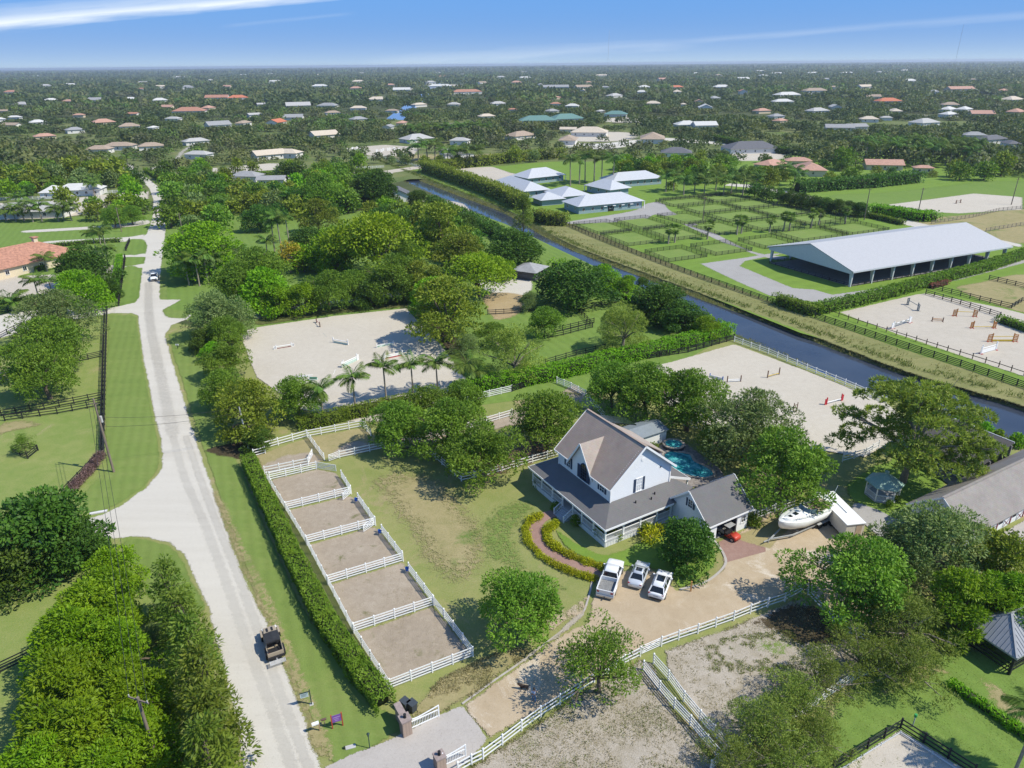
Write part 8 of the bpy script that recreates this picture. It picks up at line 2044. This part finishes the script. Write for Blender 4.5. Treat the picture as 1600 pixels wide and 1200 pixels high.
def cap(q):
    """greatest height at q that keeps the houses behind in sight: gardens and low planting lie before them"""
    r = q.length; b = q.x / q.y; c = 99.0
    for dh, bh, wh, ev in SIGHT:
        if r < dh < r + 260 and abs(b - bh) < wh + 4 / q.y: c = min(c, ev * .5 + (dh - r) * (CAM_H - ev * .5) / dh)
    return c
def free(q, m=3):
    for (c, r) in BLOCK:
        if (c.x - q.x) ** 2 + (c.y - q.y) ** 2 < (r + m) ** 2: return False
    for pl, (x0, y0, x1, y1) in AVOID:
        if x0 < q.x < x1 and y0 < q.y < y1 and inpoly(q, pl): return False
    if q.y > 440: return True
    d = [(a, b) for a, b in zip(canal_mid, canal_mid[1:]) if min(a.y, b.y) <= q.y <= max(a.y, b.y)]
    for a, b in d:
        t = (q.y - a.y) / (b.y - a.y + 1e-9)
        if abs(a.x + (b.x - a.x) * t - q.x) < 13 + m: return False
    return True
canal_mid = [(a + b) / 2 for a, b in zip(wa, wb)]
OK, DN, BR, OL, GR = 'f_oak', 'f_dense', 'f_bright', 'f_olive', 'f_grey'
wood_area([(-40, 232), (60, 226), (135, 236), (175, 262), (188, 292), (150, 300), (90, 296), (-40, 306)], 10, [OK, OL, OL, GR], (10, 15), 'tree in the grove left of the road bend', 'trees of the grove left of the road bend')
wood_area([(120, 345), (160, 335), (210, 322), (228, 330), (226, 342), (180, 352), (140, 352)], 8, [OK, OL, BR], (7, 11), 'garden tree between the white roofed villa and the road', 'garden trees by the white roofed villa')
wood_area([(196, 262), (206, 272), (224, 300), (226, 318), (205, 318), (196, 300)], 8, [BR, OK, DN], (8, 11), 'roadside tree inside the road bend', 'roadside trees inside the road bend')
wood_area([(268, 296), (330, 290), (400, 288), (440, 300), (470, 320), (470, 350), (440, 352), (400, 340), (350, 345), (340, 372), (300, 372), (266, 360)], 8.5, [OK, OK, DN, OL, GR], (9, 13), 'tree in the wood right of the road', 'trees of the wood right of the road')
wood_area([(440, 300), (540, 284), (600, 288), (612, 330), (640, 345), (690, 362), (640, 372), (540, 342), (500, 345), (470, 325)], 9, [OK, DN, OL, BR], (9, 12), 'tree in the wood around the small white stable', 'trees of the wood round the white stable')
wood_area([(455, 384), (520, 410), (560, 420), (520, 432), (455, 425)], 8, [OK, DN, BR], (7, 10), 'tree behind the row of oaks above the arena', 'trees behind the arena row')
wood_area([(640, 360), (720, 372), (770, 400), (740, 415), (680, 415), (650, 400)], 8, [DN, OL, OK], (8, 11), 'tree between the great bright dome and the canal', 'trees between the bright dome and the canal')
wood_area([(262, 262), (360, 250), (480, 238), (470, 252), (300, 275)], 11, [OK, OL, GR], (8, 12), 'garden tree near the sand ring by the side road', 'garden trees by the side road', .5)
wood_area([(420, 282), (480, 274), (570, 272), (560, 285), (470, 292)], 9, [OK, DN, OL], (8, 12), 'tree along the side road before the canal bridge', 'trees along the side road', .7)
wood_area([(970, 285), (1040, 278), (1130, 270), (1250, 270), (1330, 290), (1220, 296), (1120, 290), (1030, 300)], 9, [OK, DN, OL, BR], (7, 11), 'garden tree between the stables and the terracotta villa', 'garden trees by the terracotta villa', .55)
wood_area([(900, 268), (990, 262), (1060, 262), (1120, 270), (1010, 280), (960, 290), (905, 280)], 9, [DN, OL, BR], (8, 11), 'tree in the garden behind the grey metal stables', 'trees behind the metal stables', .75)
wood_area([(1270, 250), (1400, 245), (1560, 252), (1660, 262), (1660, 282), (1500, 282), (1400, 276), (1280, 268)], 12, [OK, DN, OL], (9, 14), 'tree in the belt behind the terracotta villas', 'trees of the belt behind the villas', .85)
wood_area([(1480, 325), (1500, 318), (1510, 332), (1490, 338)], 7, [DN], (6, 8), 'bushy tree at the corner of the small far arena', 'trees by the small far arena')
wood_area([(1590, 330), (1660, 330), (1660, 350), (1590, 348)], 8, [DN, BR], (8, 11), 'tree at the right edge beside the far field', 'trees at the right edge by the far field')
wood_area([(-100, 205), (300, 208), (600, 210), (600, 222), (470, 236), (250, 232), (170, 240), (130, 234), (-100, 226)], 13, [OK, OK, DN, OL, GR], (9, 14), 'tree among the houses left of the canal', 'trees among the houses left of the canal', .8)
wood_area([(560, 205), (900, 198), (880, 212), (780, 232), (640, 226), (560, 224)], 13, [OK, DN, OL, GR], (9, 14), 'tree among the houses beyond the far canal bank', 'trees among the houses beyond the canal', .62)
wood_area([(900, 205), (1300, 200), (1700, 214), (1700, 262), (1420, 236), (1250, 226), (1040, 212), (900, 212)], 14, [OK, DN, DN, OL], (10, 15), 'tree in the wood belt on the right', 'trees of the wood belt on the right', .8)
wood_area([(-300, 300), (-200, 204), (600, 204), (600, 262), (560, 290), (262, 300), (232, 262), (160, 300), (-60, 320)], 10.5, [OK, OK, DN, OL, GR, BR], (6, 11), '', 'garden trees of the suburb at left', .62)
wood_area([(600, 204), (1060, 200), (1060, 262), (900, 250), (660, 262), (600, 255)], 11, [OK, DN, OL, GR], (6, 11), '', 'garden trees of the suburb beyond the canal', .5)
wood_area([(1060, 200), (1800, 205), (1800, 290), (1400, 262), (1180, 285), (1060, 268)], 11, [OK, DN, DN, OL], (6, 11), '', 'garden trees of the suburb at right', .55)
CAND.sort(key=lambda c: c[0].length)
FARS = {k: [] for k in (OK, DN, BR, OL, GR)}
near_ = CAND[:300]; rank = {}
for gp in {c[5] for c in near_}:
    rows = sorted([c for c in near_ if c[5] == gp], key=lambda c: c[0].y)
    per = max(4, int(math.ceil(len(rows) ** .5)))
    for r in range(0, len(rows), per):
        for j, c in enumerate(sorted(rows[r:r + per], key=lambda c: c[0].x / c[0].y)): rank[id(c)] = (r // per, j)
TINT = {OK: 'green', DN: 'dark green', BR: 'bright green', OL: 'olive', GR: 'grey green'}
for c in CAND:
    q, D, hr, k, lb, gp = c
    if id(c) in rank:
        r, j = rank[id(c)]
        plant_at(KIND[k], q, D, D * hr, '%s %s, row %s, %s from left' % (TINT[k], gp.replace('trees', 'tree', 1), NUM[r], ORD[j]), gp, 'tree', 'tree')
    else: FARS[k].append((q.x, q.y, D, D * hr))
# the country beyond: woods that read as one mass
def scatter(y0, y1, cell, dr, hr, cover, spread=.74):
    y = y0
    while y < y1:
        st_ = cell * (1 + (y - y0) / y0 * .35)
        half = y * spread + 60; x = -half
        while x < half:
            q = Vector((x + R.uniform(-.5, .5) * st_, y + R.uniform(-.5, .5) * st_, 0)); x += st_
            den = noise.noise(Vector((q.x * .0022, q.y * .0013, 3))) + .6 * noise.noise(Vector((q.x * .007, q.y * .005, 8)))
            if R.random() < cover + .55 * den and free(q, 3):
                t = noise.noise(Vector((q.x * .004, q.y * .003, 21))) + R.uniform(-.5, .5)
                k = DN if t < -.22 else OK if t < .18 else OL if t < .42 else GR if t < .6 else BR
                sz = 1 + .55 * noise.noise(Vector((q.x * .009, q.y * .006, 40)))
                D = R.uniform(*dr) * (st_ / cell) ** .5 * (.75 + .25 * sz)
                c_ = cap(q)
                if c_ > 2.0: FARS[k].append((q.x, q.y, min(D, c_ * 2.2), min(R.uniform(*hr) * sz, c_)))
        y += st_
scatter(705, 1150, 12.5, (10, 16), (6, 11), .80)
scatter(1150, 2400, 21, (17, 28), (7, 12), .80)
scatter(2400, 6000, 48, (40, 70), (7, 13), .85)
scatter(6000, 17000, 120, (100, 190), (8, 15), .9)
def mass(name, rows, mat):
    A = np.array(rows); dist_ = np.hypot(A[:, 0], A[:, 1])
    Ps, Ds, Ns, Ls, Ws, Ts = [], [], [], [], [], []
    for lo_, hi_, m in ((0, 1150, 92), (1150, 2450, 40), (2450, 6100, 22), (6100, 9e9, 14)):
        B = A[(dist_ >= lo_) & (dist_ < hi_)]
        if not len(B): continue
        n = len(B); d = rdir(n * m); d[:, 2] = np.abs(d[:, 2]) * 1.0 - .15
        rad = (B[:, 2] / 2).repeat(m); h = B[:, 3].repeat(m)
        k = .8 + .2 * NP.random(n * m)
        lob = 1 + .22 * np.sin(np.arctan2(d[:, 1], d[:, 0]) * 3 + NP.random(n).repeat(m) * 6.28)
        P = np.stack([B[:, 0].repeat(m) + d[:, 0] * rad * k * lob, B[:, 1].repeat(m) + d[:, 1] * rad * k * lob, np.maximum(.3, h * (.35 + .62 * d[:, 2] * k))], 1)
        s = np.minimum(rad * (.33 if m > 50 else .48 if m > 30 else .6), 9.0 if m > 20 else 22.0)
        Ps.append(P); Ds.append(rdir(n * m) + d * .3); Ns.append(d + rdir(n * m) * .28 + np.array([0, 0, .45])); Ls.append(s * (.8 + .5 * NP.random(n * m))); Ws.append(s * .42)
        Ts.append(NP.random(n).repeat(m) * .55 + .1 + .35 * NP.random(n * m))
    P, D, N, L, Wd, T = map(np.concatenate, (Ps, Ds, Ns, Ls, Ws, Ts))
    return stuff(put(name, leaf_mesh(name, P, D, N, L, Wd, T, mat)))
F1 = leaf_mat('far_green_leaves', (.07, .105, .035), (.16, .215, .075)); F2 = leaf_mat('far_dark_leaves', (.05, .082, .03), (.115, .16, .06)); F3 = leaf_mat('far_bright_leaves', (.07, .115, .03), (.17, .225, .06))
F4 = leaf_mat('far_olive_leaves', (.09, .11, .036), (.20, .215, .08)); F5 = leaf_mat('far_grey_leaves', (.075, .095, .045), (.16, .18, .09))
for k, nm, m_ in ((OK, 'distant_oak_woods', F1), (DN, 'distant_dark_woods', F2), (BR, 'distant_bright_woods', F3), (OL, 'distant_olive_woods', F4), (GR, 'distant_grey_woods', F5)):
    mass(nm, FARS[k], m_)
# ------------------------------------------------------------------ rough grass that stands up from the near paddocks
m_tuft = leaf_mat('dry_grass_blades', (.20, .19, .07), (.50, .43, .28), trans=.2, tintvar=0, hue=0)
m_tuftg = leaf_mat('green_grass_blades', (.16, .21, .05), (.34, .38, .12), trans=.2, tintvar=0, hue=0)
def tufts(name, px, n, mat, h=.16, thr=-.2):
    pl = [G(*p) for p in px]; x0, x1 = min(p.x for p in pl), max(p.x for p in pl); y0, y1 = min(p.y for p in pl), max(p.y for p in pl)
    Ps = []; k = 0
    while len(Ps) < n and k < n * 6:
        k += 1; q = Vector((R.uniform(x0, x1), R.uniform(y0, y1), 0))
        if inpoly(q, pl) and noise.noise(q * .35) + .7 * noise.noise(q * 1.3) > thr: Ps.append((q.x, q.y, .04))
    A = np.array(Ps); m = len(A); P = A.repeat(3, 0) + NP.normal(size=(m * 3, 3)) * np.array([.06, .06, 0]); D = NP.normal(size=(m * 3, 3)) * .75 + np.array([0, 0, .9]); D[:, 2] = np.abs(D[:, 2])
    T = np.clip(.5 + .3 * NP.normal(size=m), 0, 1).repeat(3)
    stuff(put(name, leaf_mesh(name, P, D, rdir(m * 3), h * (.6 + .8 * NP.random(m * 3)), .03, T, mat)))
tufts('dry_grass_tufts', [(908, 1084), (1000, 1030), (1022, 1042), (1050, 1105), (1104, 1165), (1140, 1230), (700, 1260), (735, 1198), (850, 1124)], 9000, m_tuft, .2, -.35)
tufts('dry_grass_tufts', [(1040, 1018), (1150, 977), (1250, 932), (1330, 990), (1380, 1040), (1290, 1092), (1190, 1150), (1140, 1172)], 6000, m_tuft, .18, -.15)
tufts('green_grass_tufts', [(908, 1084), (1022, 1042), (1104, 1165), (1140, 1230), (700, 1260), (735, 1198)], 3000, m_tuftg, .2, .2)
tufts('green_grass_tufts', [(1100, 1000), (1235, 985), (1258, 1010), (1240, 1045), (1110, 1060)], 2500, m_tuftg, .2, .0)
tufts('green_grass_tufts', [(640, 1110), (690, 1060), (740, 1035), (800, 1010), (830, 1020), (770, 1068), (724, 1100), (660, 1128)], 2500, m_tuft, .2, -.1)
tufts('dry_grass_tufts', [(553, 990), (677, 947), (739, 1026), (609, 1077)], 1500, m_tuft, .10, .1)
tufts('dry_grass_tufts', [(513, 914), (629, 878), (677, 945), (553, 988)], 1000, m_tuft, .10, .1)
tufts('green_grass_tufts', [(1330, 1066), (1400, 1030), (1600, 1020), (1600, 1200), (1200, 1200)], 5000, m_tuftg, .14, -.1)

# reeds and rank grass along the water's edge
m_reed = leaf_mat('reed_blades', (.13, .14, .04), (.40, .36, .16), trans=.25, tintvar=0, hue=0)
m_reedg = leaf_mat('green_reed_blades', (.07, .12, .02), (.20, .25, .06), trans=.25, tintvar=0, hue=0)
def reeds(name, line, w0, w1, n, mat, h, z):
    seg = [(a, b) for a, b in zip(line, line[1:]) if 60 < a.y < 420 or 60 < b.y < 420]; Ls = [(b - a).length for a, b in seg]; Ps = []
    for (a, b), l in zip(seg, Ls):
        d = (b - a).normalized(); nr = Vector((-d.y, d.x, 0))
        for _ in range(int(n * l / sum(Ls))):
            q = a.lerp(b, R.random()) + nr * R.uniform(w0, w1)
            if noise.noise(q * .2) + .6 * noise.noise(q * .9) > -.25: Ps.append((q.x, q.y, z))
    A = np.array(Ps); m = len(A); P = A.repeat(3, 0) + NP.normal(size=(m * 3, 3)) * np.array([.15, .15, 0]); D = NP.normal(size=(m * 3, 3)) * .5 + np.array([0, 0, 1]); D[:, 2] = np.abs(D[:, 2])
    stuff(put(name, leaf_mesh(name, P, D, rdir(m * 3), h * (.5 + .8 * NP.random(m * 3)), .055, np.clip(.5 + .3 * NP.normal(size=m), 0, 1).repeat(3), mat)))
reeds('bank_reeds', canal_right, -2.4, .3, 9000, m_reed, .75, -.75); reeds('bank_reeds', canal_left, -.4, 1.8, 7000, m_reed, .6, -.7)
reeds('bank_weeds', canal_right, -4.5, -2.0, 8000, m_reedg, .8, 0.02); reeds('bank_weeds', canal_right, -9, -4, 5000, m_reed, .5, 0.02)
# ------------------------------------------------------------------ the air: thin haze over the whole country
m, nt = new_mat('haze_air')
v = nn(nt, 'ShaderNodeVolumePrincipled', Density=HAZE, Anisotropy=.2); v.inputs['Color'].default_value = (.80, .89, 1.0, 1)
o_ = nt.nodes.new('ShaderNodeOutputMaterial'); nt.links.new(v.outputs[0], o_.inputs['Volume'])
mb = MB(); mb.box(-31000, -700, -2.2, 31000, 31000, 62)
stuff(mb.build('haze', m))
